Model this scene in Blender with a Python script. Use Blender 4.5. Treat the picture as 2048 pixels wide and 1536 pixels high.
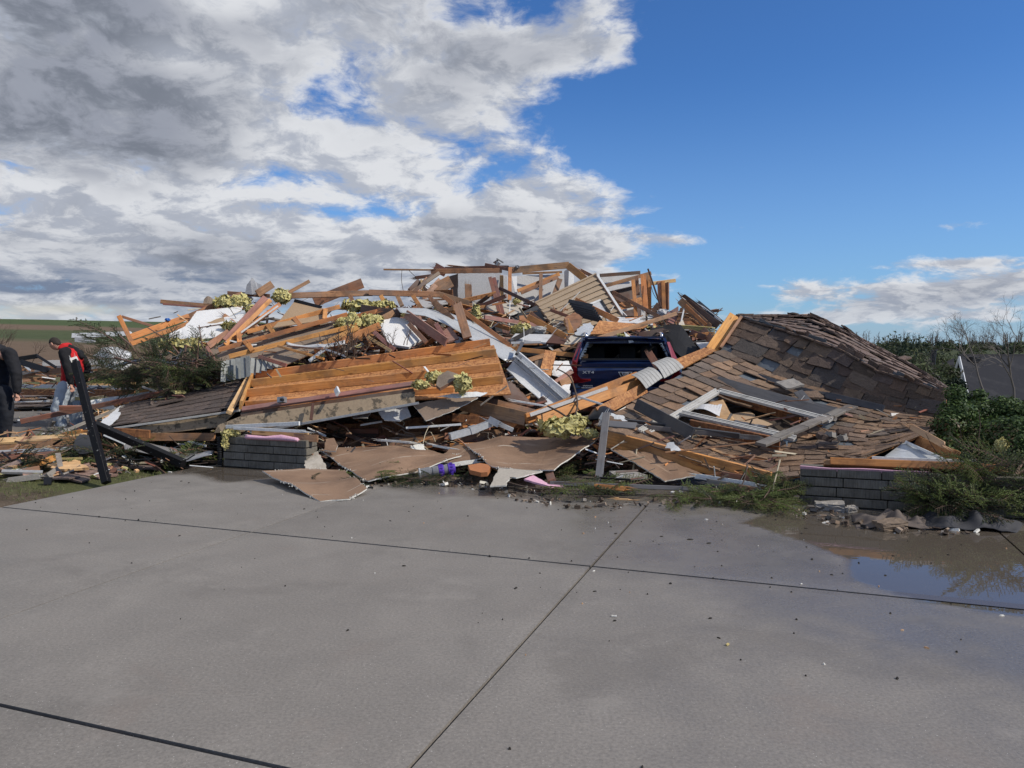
import bpy, bmesh, math, random
from mathutils import Vector, Matrix, noise, Euler
for o in list(bpy.data.objects): bpy.data.objects.remove(o)
SC = bpy.context.scene
COL = SC.collection
V = Vector
R = random.Random(7)
# ---------------------------------------------------------------- camera
CAMH = 1.6; FPX = 1539.0; PITCH = math.atan(78/1539)
cam = bpy.data.cameras.new('camera'); cam.lens = 36*FPX/2048; cam.sensor_width = 36; cam.clip_end = 6000; cam.clip_start = .05
camo = bpy.data.objects.new('camera', cam); COL.objects.link(camo)
camo.location = (0, 0, CAMH); camo.rotation_euler = (math.pi/2-PITCH, 0, 0); SC.camera = camo
SC.view_settings.view_transform = 'Standard'; SC.view_settings.look = 'None'
SC.view_settings.exposure = -0.22; SC.view_settings.gamma = 1
# ---------------------------------------------------------------- sun and sky
SUN_EL = math.radians(40); SUN_DIR = V((math.cos(SUN_EL)*.94, -math.cos(SUN_EL)*.34, math.sin(SUN_EL))).normalized()
sun = bpy.data.lights.new('sun', 'SUN'); sun.energy = 4.7; sun.angle = math.radians(.8); sun.color = (1, .93, .82)
suno = bpy.data.objects.new('sun', sun); COL.objects.link(suno)
suno.rotation_euler = SUN_DIR.to_track_quat('Z', 'Y').to_euler()

class NT:
    def __init__(s, tree): s.t = tree; s.n = tree.nodes; s.l = tree.links
    def add(s, typ, **kw):
        n = s.n.new(typ)
        for k, v in kw.items(): setattr(n, k, v)
        return n
    def put(s, sock, v):
        if isinstance(v, bpy.types.NodeSocket): s.l.new(v, sock)
        elif v is not None: sock.default_value = v
    def math(s, op, a, b=None, c=None, clamp=False):
        n = s.add('ShaderNodeMath', operation=op); n.use_clamp = clamp
        s.put(n.inputs[0], a)
        if b is not None: s.put(n.inputs[1], b)
        if c is not None: s.put(n.inputs[2], c)
        return n.outputs[0]
    def vmath(s, op, a, b=None, sc=None):
        n = s.add('ShaderNodeVectorMath', operation=op); s.put(n.inputs[0], a)
        if b is not None: s.put(n.inputs[1], b)
        if sc is not None: s.put(n.inputs[3], sc)
        return n.outputs[0]
    def noise(s, vec, scale, detail=4, rough=.5, dist=0, dim='3D'):
        n = s.add('ShaderNodeTexNoise', noise_dimensions=dim); s.put(n.inputs['Vector'], vec)
        n.inputs['Scale'].default_value = scale; n.inputs['Detail'].default_value = detail
        n.inputs['Roughness'].default_value = rough; n.inputs['Distortion'].default_value = dist
        return n.outputs[0]
    def vor(s, vec, scale, feature='F1', out='Distance', rnd=1):
        n = s.add('ShaderNodeTexVoronoi', feature=feature); s.put(n.inputs['Vector'], vec)
        n.inputs['Scale'].default_value = scale; n.inputs['Randomness'].default_value = rnd
        return n.outputs[out]
    def ramp(s, fac, stops, interp='LINEAR'):
        n = s.add('ShaderNodeValToRGB'); cr = n.color_ramp; cr.interpolation = interp
        while len(cr.elements) < len(stops): cr.elements.new(.5)
        for e, (p, c) in zip(cr.elements, stops):
            e.position = p; e.color = (c, c, c, 1) if isinstance(c, (int, float)) else (*c, 1)
        s.put(n.inputs[0], fac); return n.outputs[0]
    def mix(s, f, a, b, blend='MIX'):
        n = s.add('ShaderNodeMix', data_type='RGBA', blend_type=blend)
        s.put(n.inputs[0], f)
        for sock, v in ((n.inputs[6], a), (n.inputs[7], b)):
            if isinstance(v, (tuple, list)) and len(v) == 3: v = (*v, 1)
            s.put(sock, v)
        return n.outputs[2]
    def maprange(s, v, a, b, c=0, d=1, smooth=False):
        n = s.add('ShaderNodeMapRange'); n.interpolation_type = 'SMOOTHSTEP' if smooth else 'LINEAR'
        s.put(n.inputs[0], v)
        for i, x in zip((1, 2, 3, 4), (a, b, c, d)): s.put(n.inputs[i], x)
        return n.outputs[0]
    def sep(s, v):
        n = s.add('ShaderNodeSeparateXYZ'); s.put(n.inputs[0], v); return n.outputs
    def comb(s, x, y, z=0.0):
        n = s.add('ShaderNodeCombineXYZ')
        for i, q in enumerate((x, y, z)): s.put(n.inputs[i], q)
        return n.outputs[0]
    def curve(s, v, pts):
        n = s.add('ShaderNodeFloatCurve'); c = n.mapping.curves[0]
        while len(c.points) < len(pts): c.points.new(.5, .5)
        for p, (x, y) in zip(c.points, pts): p.location = (x, y)
        n.mapping.update(); s.put(n.inputs['Value'], v); n.inputs[0].default_value = 1
        return n.outputs[0]

W = bpy.data.worlds.new('World'); SC.world = W; W.use_nodes = True
t = NT(W.node_tree); t.n.clear()
SKY_STR = .1
out = t.add('ShaderNodeOutputWorld'); bg = t.add('ShaderNodeBackground'); bg.inputs[1].default_value = SKY_STR
t.l.new(bg.outputs[0], out.inputs[0])
sky = t.add('ShaderNodeTexSky', sky_type='NISHITA'); sky.sun_disc = False
sky.sun_elevation = SUN_EL; sky.sun_rotation = math.atan2(SUN_DIR.x, SUN_DIR.y); sky.altitude = 300; sky.dust_density = .6; sky.ozone_density = 2.5
D = t.add('ShaderNodeTexCoord').outputs['Generated']
dx, dy, dz = t.sep(D)
az = t.math('ARCTAN2', dx, dy)                       # 0 = straight ahead, + to the right
el = t.math('ARCSINE', dz)
skyc = t.mix(1.0, sky.outputs[0], (.54, .96, 1.50), 'MULTIPLY')
# hazier, paler air towards the horizon
zc = t.math('MAXIMUM', dz, 0.0)
q = t.math('ADD', zc, .30)
P = t.comb(t.math('DIVIDE', dx, q), t.math('DIVIDE', dy, q), 0.0)
wn = t.add('ShaderNodeTexNoise'); t.put(wn.inputs['Vector'], P); wn.inputs['Scale'].default_value = 3.2; wn.inputs['Detail'].default_value = 4
warp = t.vmath('SCALE', t.vmath('SUBTRACT', wn.outputs[1], (.5, .5, .5)), sc=.20)
Pw = t.vmath('ADD', P, warp)
def puff(px, py, rx, ry, amp):
    "soft patch of more (or less) cloud around one direction of the sky"
    a0 = math.atan((px-1024)/FPX); e0 = math.atan((690-py)/FPX)
    u = t.math('DIVIDE', t.math('SUBTRACT', az, a0), rx/FPX); v = t.math('DIVIDE', t.math('SUBTRACT', el, e0), ry/FPX)
    return t.math('MULTIPLY', t.math('POWER', 2.718, t.math('MULTIPLY', t.math('ADD', t.math('MULTIPLY', u, u), t.math('MULTIPLY', v, v)), -1.0)), amp)
def addall(lst):
    s_ = lst[0]
    for x in lst[1:]: s_ = t.math('ADD', s_, x)
    return s_
EL = t.maprange(el, 0.0, .6, 0, 1)
rows = [(0, .02), (.04, .05), (.10, .12), (.16, .16), (.22, .19), (.26, .17), (.30, .13), (.36, .07), (.45, .03), (.52, .05), (.58, .13), (.64, .15), (.70, .12), (.80, .30), (1.0, .45)]
edge = t.curve(EL, [(a, b+.3) for a, b in rows])
edge = t.math('SUBTRACT', edge, .3)
dist = t.math('SUBTRACT', edge, az)                  # > 0 inside the bank (left)
big = t.noise(Pw, 1.6, 3, .5)
def dens(vec): return t.math('ADD', t.math('MULTIPLY', t.math('SUBTRACT', t.noise(vec, 4.4, 9, .64), .5), 1.25), .5)
N0 = dens(Pw)
N1 = dens(t.vmath('ADD', Pw, (.05, -.035, 0)))
bias = t.maprange(dist, -.16, .20, -.34, .18)
behind = t.maprange(t.math('ABSOLUTE', az), 1.2, 2.2, 0, 1, True)
bias = t.math('ADD', t.math('MULTIPLY', bias, t.math('SUBTRACT', 1.0, behind)), t.math('MULTIPLY', behind, .02))
bias = addall([bias, puff(630, 205, 95, 50, -.24), puff(520, 215, 50, 25, -.10), puff(640, 425, 120, 24, -.27), puff(860, 430, 80, 22, -.14), puff(1180, 110, 110, 42, .22), puff(1040, 230, 70, 60, .10), puff(1120, 410, 150, 45, .20), puff(1230, 480, 150, 16, .17), puff(1340, 486, 60, 12, .26), puff(1590, 590, 70, 22, .33), puff(1180, 515, 90, 22, .22), puff(1300, 260, 300, 60, -.20),
    puff(1780, 612, 230, 40, .42), puff(1990, 590, 170, 60, .46), puff(1120, 500, 120, 40, .16), puff(1000, 560, 300, 60, .16), puff(1910, 484, 60, 9, .28), puff(1880, 548, 160, 10, .26), puff(1650, 640, 260, 14, .24), puff(250, 150, 420, 200, .16), puff(500, 480, 600, 60, .10), puff(200, 560, 700, 70, .12), puff(1250, 30, 200, 30, .03), puff(1400, 4, 150, 14, .20), puff(1230, 120, 60, 30, .08), puff(1120, 95, 130, 50, .06), puff(1010, 170, 90, 60, .10), puff(950, 280, 120, 90, .17), puff(1100, 380, 90, 50, .08)])
dn = t.math('ADD', t.math('ADD', N0, t.math('MULTIPLY', t.math('SUBTRACT', big, .5), .40)), bias)
cover = t.maprange(dn, .42, .68, 0, 1, True)
thick = t.maprange(dn, .56, .84, 0, 1, True)
lit = t.maprange(t.math('SUBTRACT', N0, N1), -.11, .10, 0, 1, True)
blob = t.noise(t.vmath('ADD', Pw, (7, 3, 1)), 1.7, 6, .50)
dk = addall([puff(180, 120, 210, 110, .20), puff(260, 330, 300, 110, .17), puff(60, 330, 180, 160, .12), puff(120, 200, 260, 200, .10), puff(330, 60, 160, 60, .10), puff(900, 60, 260, 60, .07), puff(600, 300, 160, 70, -.05), puff(420, 60, 60, 30, -.16), puff(520, 30, 160, 40, -.14), puff(350, 175, 70, 30, -.12), puff(60, 420, 90, 30, -.14), puff(850, 150, 180, 90, .03), puff(120, 520, 150, 40, .05)])
dark = t.math('MULTIPLY', thick, t.maprange(t.math('ADD', blob, dk), .42, .78, .04, 1, True))
c = t.mix(lit, (5.2, 5.6, 6.5), (8.6, 8.8, 9.2))
c = t.mix(t.math('MULTIPLY', dark, .92), c, t.mix(lit, (2.0, 2.25, 2.8), (3.2, 3.5, 4.3)))
lowb = addall([puff(200, 590, 520, 50, .95), puff(560, 575, 420, 40, .75), puff(880, 500, 260, 18, .35), puff(1900, 610, 260, 20, .55)])
streak = t.noise(t.comb(t.math('MULTIPLY', az, 2.0), t.math('MULTIPLY', el, 22.0), 0.0), 1.6, 6, .6)
lowb = t.math('MULTIPLY', lowb, t.maprange(t.math('ADD', t.math('MULTIPLY', streak, .6), t.math('MULTIPLY', N0, .4)), .40, .56, 1, .15, True), clamp=True)
c = t.mix(lowb, c, (2.2, 2.75, 3.9))
skyc = t.mix(t.maprange(el, .02, .34, .30, 0, True), skyc, (4.6, 6.9, 9.6))
final = t.mix(cover, skyc, c)
hza = t.maprange(el, .0, .06, .40, 0, True)
final = t.mix(hza, final, (4.7, 5.7, 7.0))
final = t.mix(addall([puff(150, 628, 90, 9, .7), puff(20, 640, 60, 16, .4)]), final, (7.5, 7.4, 6.6))
t.l.new(final, bg.inputs[0])

# ---------------------------------------------------------------- pixel helpers: where a line of sight meets a depth or the ground
def ray(px, py):
    a = (px-1024)/FPX; b = (768-py)/FPX
    cp, sp = math.cos(PITCH), math.sin(PITCH)
    return V((a, cp+b*sp, -sp+b*cp))
def at(px, py, Y):
    r = ray(px, py); return V((0, 0, CAMH)) + r*(Y/r.y)
def gr(px, py, z=0.0):
    r = ray(px, py); return V((0, 0, CAMH)) + r*((z-CAMH)/r.z)
J = V((.576, 5.51, 0)); E1 = V((.94, -.341, 0)).normalized(); E2 = V((.341, .94, 0)).normalized()
def G(a, b, z=0.0): return J + E1*a + E2*b + V((0, 0, z))

# ---------------------------------------------------------------- object helpers
WM = {}
def tag(o, label=None, cat=None, group=None, kind=None):
    if label: o['label'] = label
    if cat: o['category'] = cat
    if group: o['group'] = group
    if kind: o['kind'] = kind
    return o
def link(o, world, parent=None):
    COL.objects.link(o); WM[o.name] = world.copy()
    if parent is not None:
        o.parent = parent; o.matrix_basis = WM[parent.name].inverted() @ world
    else: o.matrix_basis = world
    return o
def empty(name, loc, label=None, cat=None, group=None, kind=None):
    o = bpy.data.objects.new(name, None); o.empty_display_size = .1
    link(o, Matrix.Translation(V(loc))); return tag(o, label, cat, group, kind)
def meshdata(name, verts, faces, mats, midx=None, uvs=None, smooth=False):
    me = bpy.data.meshes.new(name); me.from_pydata([tuple(v) for v in verts], [], faces)
    if not isinstance(mats, (list, tuple)): mats = [mats]
    for m in mats: me.materials.append(m)
    if midx: me.polygons.foreach_set('material_index', midx)
    if uvs:
        ul = me.uv_layers.new(name='uv'); flat = []
        for l in me.loops: flat.extend(uvs[l.vertex_index])
        ul.data.foreach_set('uv', flat)
    if smooth: me.polygons.foreach_set('use_smooth', [True]*len(me.polygons))
    me.update(); return me
def mk(name, verts, faces, mats, parent=None, midx=None, uvs=None, smooth=False, label=None, cat=None, group=None, kind=None, origin=None):
    verts = [V(v) for v in verts]
    if origin is None:
        origin = sum(verts, V())/len(verts)
        if parent is None: origin.z = min(v.z for v in verts)
    me = meshdata(name, [v-origin for v in verts], faces, mats, midx, uvs, smooth)
    o = bpy.data.objects.new(name, me); link(o, Matrix.Translation(origin), parent)
    return tag(o, label, cat, group, kind)
def inst(name, me, world, parent=None, **kw):
    o = bpy.data.objects.new(name, me); link(o, world, parent); return tag(o, **kw)
class MB:
    "collects geometry for one mesh"
    def __init__(s): s.v = []; s.f = []; s.m = []
    def add(s, vs, fs, mi=0):
        n = len(s.v); s.v += [V(v) for v in vs]; s.f += [tuple(i+n for i in f) for f in fs]; s.m += [mi]*len(fs)
    def box(s, M, dims, mi=0):
        x, y, z = dims[0]/2, dims[1]/2, dims[2]/2
        s.add([M @ V(p) for p in ((-x,-y,-z),(x,-y,-z),(x,y,-z),(-x,y,-z),(-x,-y,z),(x,-y,z),(x,y,z),(-x,y,z))],
              [(3,2,1,0),(4,5,6,7),(0,1,5,4),(1,2,6,5),(2,3,7,6),(3,0,4,7)], mi)
    def tube(s, pts, rad, n=6, mi=0):
        pts = [V(p) for p in pts]; rr = rad if isinstance(rad, (list, tuple)) else [rad]*len(pts)
        vs = []; up = V((.13, .21, 1)).normalized()
        for i, p in enumerate(pts):
            d = (pts[min(i+1, len(pts)-1)]-pts[max(i-1, 0)]).normalized()
            a = d.cross(up)
            if a.length < .1: a = d.cross(V((1, 0, 0)))
            a.normalize(); b = d.cross(a)
            for k in range(n):
                th = 2*math.pi*k/n; vs.append(p+(a*math.cos(th)+b*math.sin(th))*rr[i])
        fs = []
        for i in range(len(pts)-1):
            for k in range(n):
                k2 = (k+1) % n; fs.append((i*n+k, i*n+k2, (i+1)*n+k2, (i+1)*n+k))
        fs.append(tuple(range(n-1, -1, -1))); fs.append(tuple((len(pts)-1)*n+k for k in range(n)))
        s.add(vs, fs, mi)
    def obj(s, name, mats, parent=None, smooth=False, **kw):
        return mk(name, s.v, s.f, mats, parent, midx=s.m, smooth=smooth, **kw)
def frame(p0, p1, face=None, roll=0.0):
    "matrix: x along p0-p1, z = the facing of the wide side (towards the camera unless given)"
    p0, p1 = V(p0), V(p1); c = (p0+p1)/2; x = (p1-p0).normalized()
    f = V(face) if face is not None else (V((0, 0, CAMH))-c)
    z = f - x*f.dot(x)
    if z.length < 1e-4: z = V((0, 0, 1)) - x*x.z
    z.normalize()
    if roll: z = Matrix.Rotation(math.radians(roll), 3, x) @ z
    y = z.cross(x)
    M = Matrix((x, y, z)).transposed().to_4x4(); M.translation = c
    return M
SIZES = {'2x2': (.038, .038), '2x4': (.076, .036), '2x6': (.11, .036), '2x8': (.145, .036), '2x10': (.19, .036), '2x12': (.25, .04),
         '1x2': (.04, .018), '1x3': (.065, .018), '1x4': (.089, .019), '1x6': (.14, .019), '1x8': (.19, .019), '4x4': (.09, .09), 'lvl': (.24, .09), 'lath': (.03, .008)}
def boardmesh(L, w, th, rnd, spl=0, bow=0.0, name='board', mat=None, chip=True):
    n = max(2, min(12, int(L/.35))); c = min(.004, th*.2); vs = []; fs = []
    sec = [(-w/2+c, -th/2), (w/2-c, -th/2), (w/2, -th/2+c), (w/2, th/2-c), (w/2-c, th/2), (-w/2+c, th/2), (-w/2, th/2-c), (-w/2, -th/2+c)]
    ph = rnd.random()*6
    offs0 = [rnd.random()*min(.16, L*.15) if spl & 1 else rnd.random()*.004 for _ in sec]
    offs1 = [rnd.random()*min(.16, L*.15) if spl & 2 else rnd.random()*.004 for _ in sec]
    for i in range(n+1):
        u = i/n; x = (u-.5)*L; bz = bow*math.sin(math.pi*u); tw = .02*math.sin(ph+u*2)*(1 if L > 1 else .3)
        for k, (y, z) in enumerate(sec):
            xx = x + (offs0[k] if i == 0 else 0) - (offs1[k] if i == n else 0)
            vs.append((xx, y*math.cos(tw)-z*math.sin(tw)+rnd.uniform(-.0008, .0008), z*math.cos(tw)+y*math.sin(tw)+bz))
    for i in range(n):
        for k in range(8):
            k2 = (k+1) % 8; fs.append((i*8+k, i*8+k2, (i+1)*8+k2, (i+1)*8+k))
    for base, x, flip, sp in ((0, -L/2, True, spl & 1), (n*8, L/2, False, spl & 2)):
        ci = len(vs); vs.append((x+(.02 if flip else -.02)*(1 if sp else 0), 0, 0))
        for k in range(8):
            k2 = (k+1) % 8
            fs.append((base+k2, base+k, ci) if flip else (base+k, base+k2, ci))
        if sp:
            for _ in range(rnd.randint(4, 7)):
                y = rnd.uniform(-w*.45, w*.45); z = rnd.uniform(-th*.4, th*.4); l = rnd.uniform(.03, .14)*(-1 if flip else 1); r = rnd.uniform(.003, .009)
                j = len(vs); x0 = x+(.1 if flip else -.1)*min(1, L)
                vs.extend([(x0, y-r, z-r*.6), (x0, y+r, z-r*.6), (x0, y, z+r), (x+l, y+rnd.uniform(-.012, .012), z+rnd.uniform(-.008, .008))])
                fs.extend([(j, j+1, j+3), (j+1, j+2, j+3), (j+2, j, j+3), (j, j+2, j+1)])
    return meshdata(name, vs, fs, mat)
def board(p0, p1, size, mat, label=None, roll=0, spl=0, bow=0.0, name='board', cat=None, group=None, parent=None, face=None, kind=None):
    p0, p1 = V(p0), V(p1); w, th = SIZES[size] if isinstance(size, str) else size
    me = boardmesh((p1-p0).length, w, th, R, spl, bow, name, mat)
    o = bpy.data.objects.new(name, me); link(o, frame(p0, p1, face, roll), parent)
    if parent is None and cat is None: cat = name.replace('_', ' ')
    return tag(o, label, cat, group, kind)
def B(a, b, size, mat, label, roll=0, spl=0, name='board', **kw):
    return board(at(*a), at(*b), size, mat, label, roll, spl, name=name, **kw)
def loft(name, top, bot, nv, th, mats, label=None, cat=None, group=None, parent=None, bulge=0.0, rough=0.0, jag=0.0, hole=None, sub=6, smooth=False, kind=None, edge=1, back=2, wave=None, bl=0.0):
    "a sheet between two polylines (world points, same count); bulge along its normal; uv in metres; closed with real thickness"
    top = [V(p) for p in top]; bot = [V(p) for p in bot]; k = len(top)-1
    nu = k*sub
    def P(u, v):
        s = min(u*k, k-1e-6); i = int(s); f = s-i
        a = top[i].lerp(top[i+1], f); b = bot[i].lerp(bot[i+1], f); return a.lerp(b, v)
    nrm = (P(1, .5)-P(0, .5)).cross(P(.5, 0)-P(.5, 1))
    nrm = -nrm if nrm.dot(V((0, 0, CAMH))-P(.5, .5)) < 0 else nrm
    nrm.normalize(); Lu = (P(1, .5)-P(0, .5)).length; Lv = (P(.5, 1)-P(.5, 0)).length
    seed = R.random()*50; fr = []; bk = []; uv = []
    for j in range(nv+1):
        for i in range(nu+1):
            u, v = i/nu, j/nv
            uu, vv = u, v
            if jag:
                e = noise.noise(V((seed+u*Lu*7, v*Lv*7, 0)))*jag
                if i in (0, nu): uu += e/Lu*(1 if i == 0 else -1)
                if j in (0, nv): vv += e/Lv*(1 if j == 0 else -1)
            p = P(min(1, max(0, uu)), min(1, max(0, vv)))
            h = bulge*math.sin(math.pi*u)*math.sin(math.pi*v)*(1) + bl*4*(u-.5)**2 + rough*noise.noise(V((u*Lu*2.2+seed, v*Lv*2.2, seed)))
            if wave: h += wave(u, v)
            p = p+nrm*h; fr.append(p); uv.append((u*Lu, v*Lv))
    n1 = nu+1
    bk = [p-nrm*th for p in fr]; N = len(fr); vs = fr+bk; fs = []; mi = []; keep = set()
    for j in range(nv):
        for i in range(nu):
            if hole and hole((i+.5)/nu, (j+.5)/nv): continue
            keep.add((i, j))
    flip = (P(1, .5)-P(0, .5)).cross(P(.5, 0)-P(.5, 1)).dot(nrm) < 0
    for (i, j) in keep:
        a, b, c_, d = j*n1+i, j*n1+i+1, (j+1)*n1+i+1, (j+1)*n1+i
        f = (d, c_, b, a)
        if flip: f = f[::-1]
        fs.append(f); mi.append(0); fs.append(tuple(x+N for x in f[::-1])); mi.append(back)
        for (ii, jj, e0, e1) in ((i, j-1, a, b), (i+1, j, b, c_), (i, j+1, c_, d), (i-1, j, d, a)):
            if (ii, jj) not in keep:
                q_ = (e0, e1, e1+N, e0+N); fs.append(q_ if not flip else q_[::-1]); mi.append(edge)
    if not isinstance(mats, (list, tuple)): mats = [mats]
    mi = [min(x, len(mats)-1) for x in mi]
    o = mk(name, vs, fs, mats, parent, midx=mi, uvs=uv+uv, smooth=smooth, label=label, cat=cat or (None if parent else name.replace('_', ' ')), group=group, kind=kind)
    o['_n'] = list(nrm); return o
def S(name, pts_top, pts_bot, th, mats, label=None, nv=5, **kw):
    return loft(name, [at(*p) for p in pts_top], [at(*p) for p in pts_bot], nv, th, mats, label, **kw)
def poly(name, pts, th, mats, label=None, cat=None, group=None, parent=None, jag=0.0, back=2, edge=1, kind=None, world=False, rough=0.0):
    "flat (or slightly bent) sheet with an arbitrary outline, edges broken up, real thickness"
    P_ = [V(p) if world else at(*p) for p in pts]; out_ = []; seed = R.random()*90
    c = sum(P_, V())/len(P_); n = V()
    for i in range(len(P_)): n += (P_[i]-c).cross(P_[(i+1) % len(P_)]-c)
    n.normalize()
    if n.dot(V((0, 0, CAMH))-c) < 0: n = -n; P_.reverse()
    for i in range(len(P_)):
        a, b = P_[i], P_[(i+1) % len(P_)]; L = (b-a).length; m = max(1, int(L/(.035 if jag else .3))); d = (b-a).normalized(); sd = d.cross(n)
        for k in range(m):
            p = a.lerp(b, k/m)
            if jag and k: p = p+sd*(noise.noise(p*14+V((seed, 0, 0)))*jag*1.6) + d*R.uniform(-.3, .3)*jag
            out_.append(p)
    m = len(out_); mats = mats if isinstance(mats, (list, tuple)) else [mats]
    ax = (P_[1]-P_[0]).normalized(); ay = n.cross(ax)
    bm = bmesh.new(); fv = [bm.verts.new(p) for p in out_]; f = bm.faces.new(fv); bmesh.ops.triangulate(bm, faces=[f])
    bm.verts.index_update(); tri = [tuple(v.index for v in f.verts) for f in bm.faces]; bm.free()
    # consistent orientation
    def nn(f): return (out_[f[1]]-out_[f[0]]).cross(out_[f[2]]-out_[f[0]])
    tri = [f if nn(f).dot(n) > 0 else f[::-1] for f in tri]
    vs = out_+[p-n*th for p in out_]; fs = tri+[tuple(i+m for i in f[::-1]) for f in tri]+[(i, i+m, (i+1) % m+m, (i+1) % m) for i in range(m)]
    mi = [0]*len(tri)+[back]*len(tri)+[edge]*m; mi = [min(x, len(mats)-1) for x in mi]
    uv = [((p-c).dot(ax), (p-c).dot(ay)) for p in out_]
    return mk(name, vs, fs, mats, parent, midx=mi, uvs=uv+uv, label=label, cat=cat or (None if parent else name.replace('_', ' ')), group=group, kind=kind)
# ---------------------------------------------------------------- materials
def newmat(name):
    m = bpy.data.materials.new(name); m.use_nodes = True; t = NT(m.node_tree)
    b = t.n['Principled BSDF']; b.inputs['Specular IOR Level'].default_value = .35
    return m, t, b
def rndoff(t, coord='Object', k=37.0):
    tc = t.add('ShaderNodeTexCoord').outputs[coord]; r = t.add('ShaderNodeObjectInfo').outputs['Random']
    return t.vmath('ADD', tc, t.comb(t.math('MULTIPLY', r, k), t.math('MULTIPLY', r, k*1.7), t.math('MULTIPLY', r, k*.6))), r
def bump(t, b, h, strength=.3, dist=.01):
    n = t.add('ShaderNodeBump'); n.inputs['Strength'].default_value = strength; n.inputs['Distance'].default_value = dist
    t.put(n.inputs['Height'], h); t.l.new(n.outputs[0], b.inputs['Normal'])
def hsv(t, col, v=None, h=None, s=None):
    n = t.add('ShaderNodeHueSaturation'); t.put(n.inputs['Color'], col)
    if v is not None: t.put(n.inputs['Value'], v)
    if h is not None: t.put(n.inputs['Hue'], h)
    if s is not None: t.put(n.inputs['Saturation'], s)
    return n.outputs[0]
def wood(name, light, dark, knots=True, var=.35, weather=0.0, dirt=.4, rough=.7):
    m, t, b = newmat(name); vec, r = rndoff(t)
    st = t.vmath('MULTIPLY', vec, (1.1, 17, 17)); g = t.noise(st, 2.2, 5, .65, .6)
    st2 = t.vmath('MULTIPLY', vec, (.5, 60, 60)); g2 = t.noise(st2, 2.0, 3, .6)
    g = t.math('ADD', t.math('MULTIPLY', g, .7), t.math('MULTIPLY', g2, .3))
    c = t.ramp(g, [(.34, dark), (.62, light)])
    if knots:
        kv = t.vor(t.vmath('MULTIPLY', vec, (2.2, 9, 9)), 1.0); kn = t.maprange(kv, .05, .13, 1, 0, True)
        c = t.mix(t.math('MULTIPLY', kn, .75), c, tuple(x*.35 for x in dark))
    bl = t.noise(vec, 3.1, 5, .65); c = t.mix(t.math('MULTIPLY', t.maprange(bl, .46, .66, 0, 1, True), min(.8, dirt*1.5)), c, (.055, .036, .024))
    weather = weather or .38
    if weather: c = t.mix(t.math('MULTIPLY', t.maprange(t.noise(vec, 1.7, 4, .6), .4, .65, 0, 1, True), weather), c, (.17, .155, .14))
    c = hsv(t, c, v=t.maprange(r, 0, 1, 1-var*.6, 1+var*.55), h=t.maprange(t.math('FRACT', t.math('MULTIPLY', r, 7.3)), 0, 1, .488, .508))
    t.l.new(c, b.inputs['Base Color']); b.inputs['Roughness'].default_value = rough
    bump(t, b, g, .35, .004); return m
M = {}
M['pine'] = wood('pine_lumber', (.64, .30, .092), (.42, .165, .042), dirt=.3, weather=.25)
M['pale'] = wood('pale_lumber', (.66, .43, .21), (.47, .26, .105), dirt=.25)
M['brown'] = wood('brown_lumber', (.40, .205, .10), (.22, .10, .045), dirt=.4)
M['red'] = wood('reddish_lumber', (.33, .135, .085), (.19, .072, .045), dirt=.35, knots=False)
M['mauve'] = wood('mauve_stained_lumber', (.40, .20, .15), (.27, .115, .085), dirt=.3, knots=False)
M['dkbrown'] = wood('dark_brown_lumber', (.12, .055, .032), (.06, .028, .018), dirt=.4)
M['grey'] = wood('weathered_grey_wood', (.24, .215, .185), (.13, .115, .10), weather=.4)
M['charc'] = wood('charcoal_painted_wood', (.055, .06, .072), (.03, .033, .042), knots=False, var=.5, dirt=.2, rough=.5)
M['slate'] = wood('slate_grey_painted_wood', (.135, .132, .138), (.08, .08, .085), knots=False, dirt=.2, rough=.5)
def mat_osb(name, a=(.52, .25, .095), c_=(.25, .10, .038), dirt=.35, sc=1.0):
    m, t, b = newmat(name); vec, r = rndoff(t)
    col = None
    f1 = t.vor(t.vmath('MULTIPLY', vec, (14, 42, 30)), sc, out='Color'); f2 = t.vor(t.vmath('MULTIPLY', vec, (45, 16, 30)), sc, out='Color')
    f = t.math('ADD', t.math('MULTIPLY', t.sep(f1)[0], .5), t.math('MULTIPLY', t.sep(f2)[1], .5))
    col = t.ramp(f, [(.15, c_), (.5, tuple((x+y)/2 for x, y in zip(a, c_))), (.9, a)])
    bl = t.noise(vec, 2.3, 6, .7); col = t.mix(t.math('MULTIPLY', t.maprange(bl, .5, .68, 0, 1, True), dirt), col, (.07, .05, .04))
    col = hsv(t, col, v=t.maprange(r, 0, 1, .85, 1.15))
    t.l.new(col, b.inputs['Base Color']); b.inputs['Roughness'].default_value = .75; bump(t, b, f, .4, .003); return m
M['osb'] = mat_osb('strand_board')
M['osbdk'] = mat_osb('wet_strand_board', (.30, .13, .05), (.13, .05, .022), .5)
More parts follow.
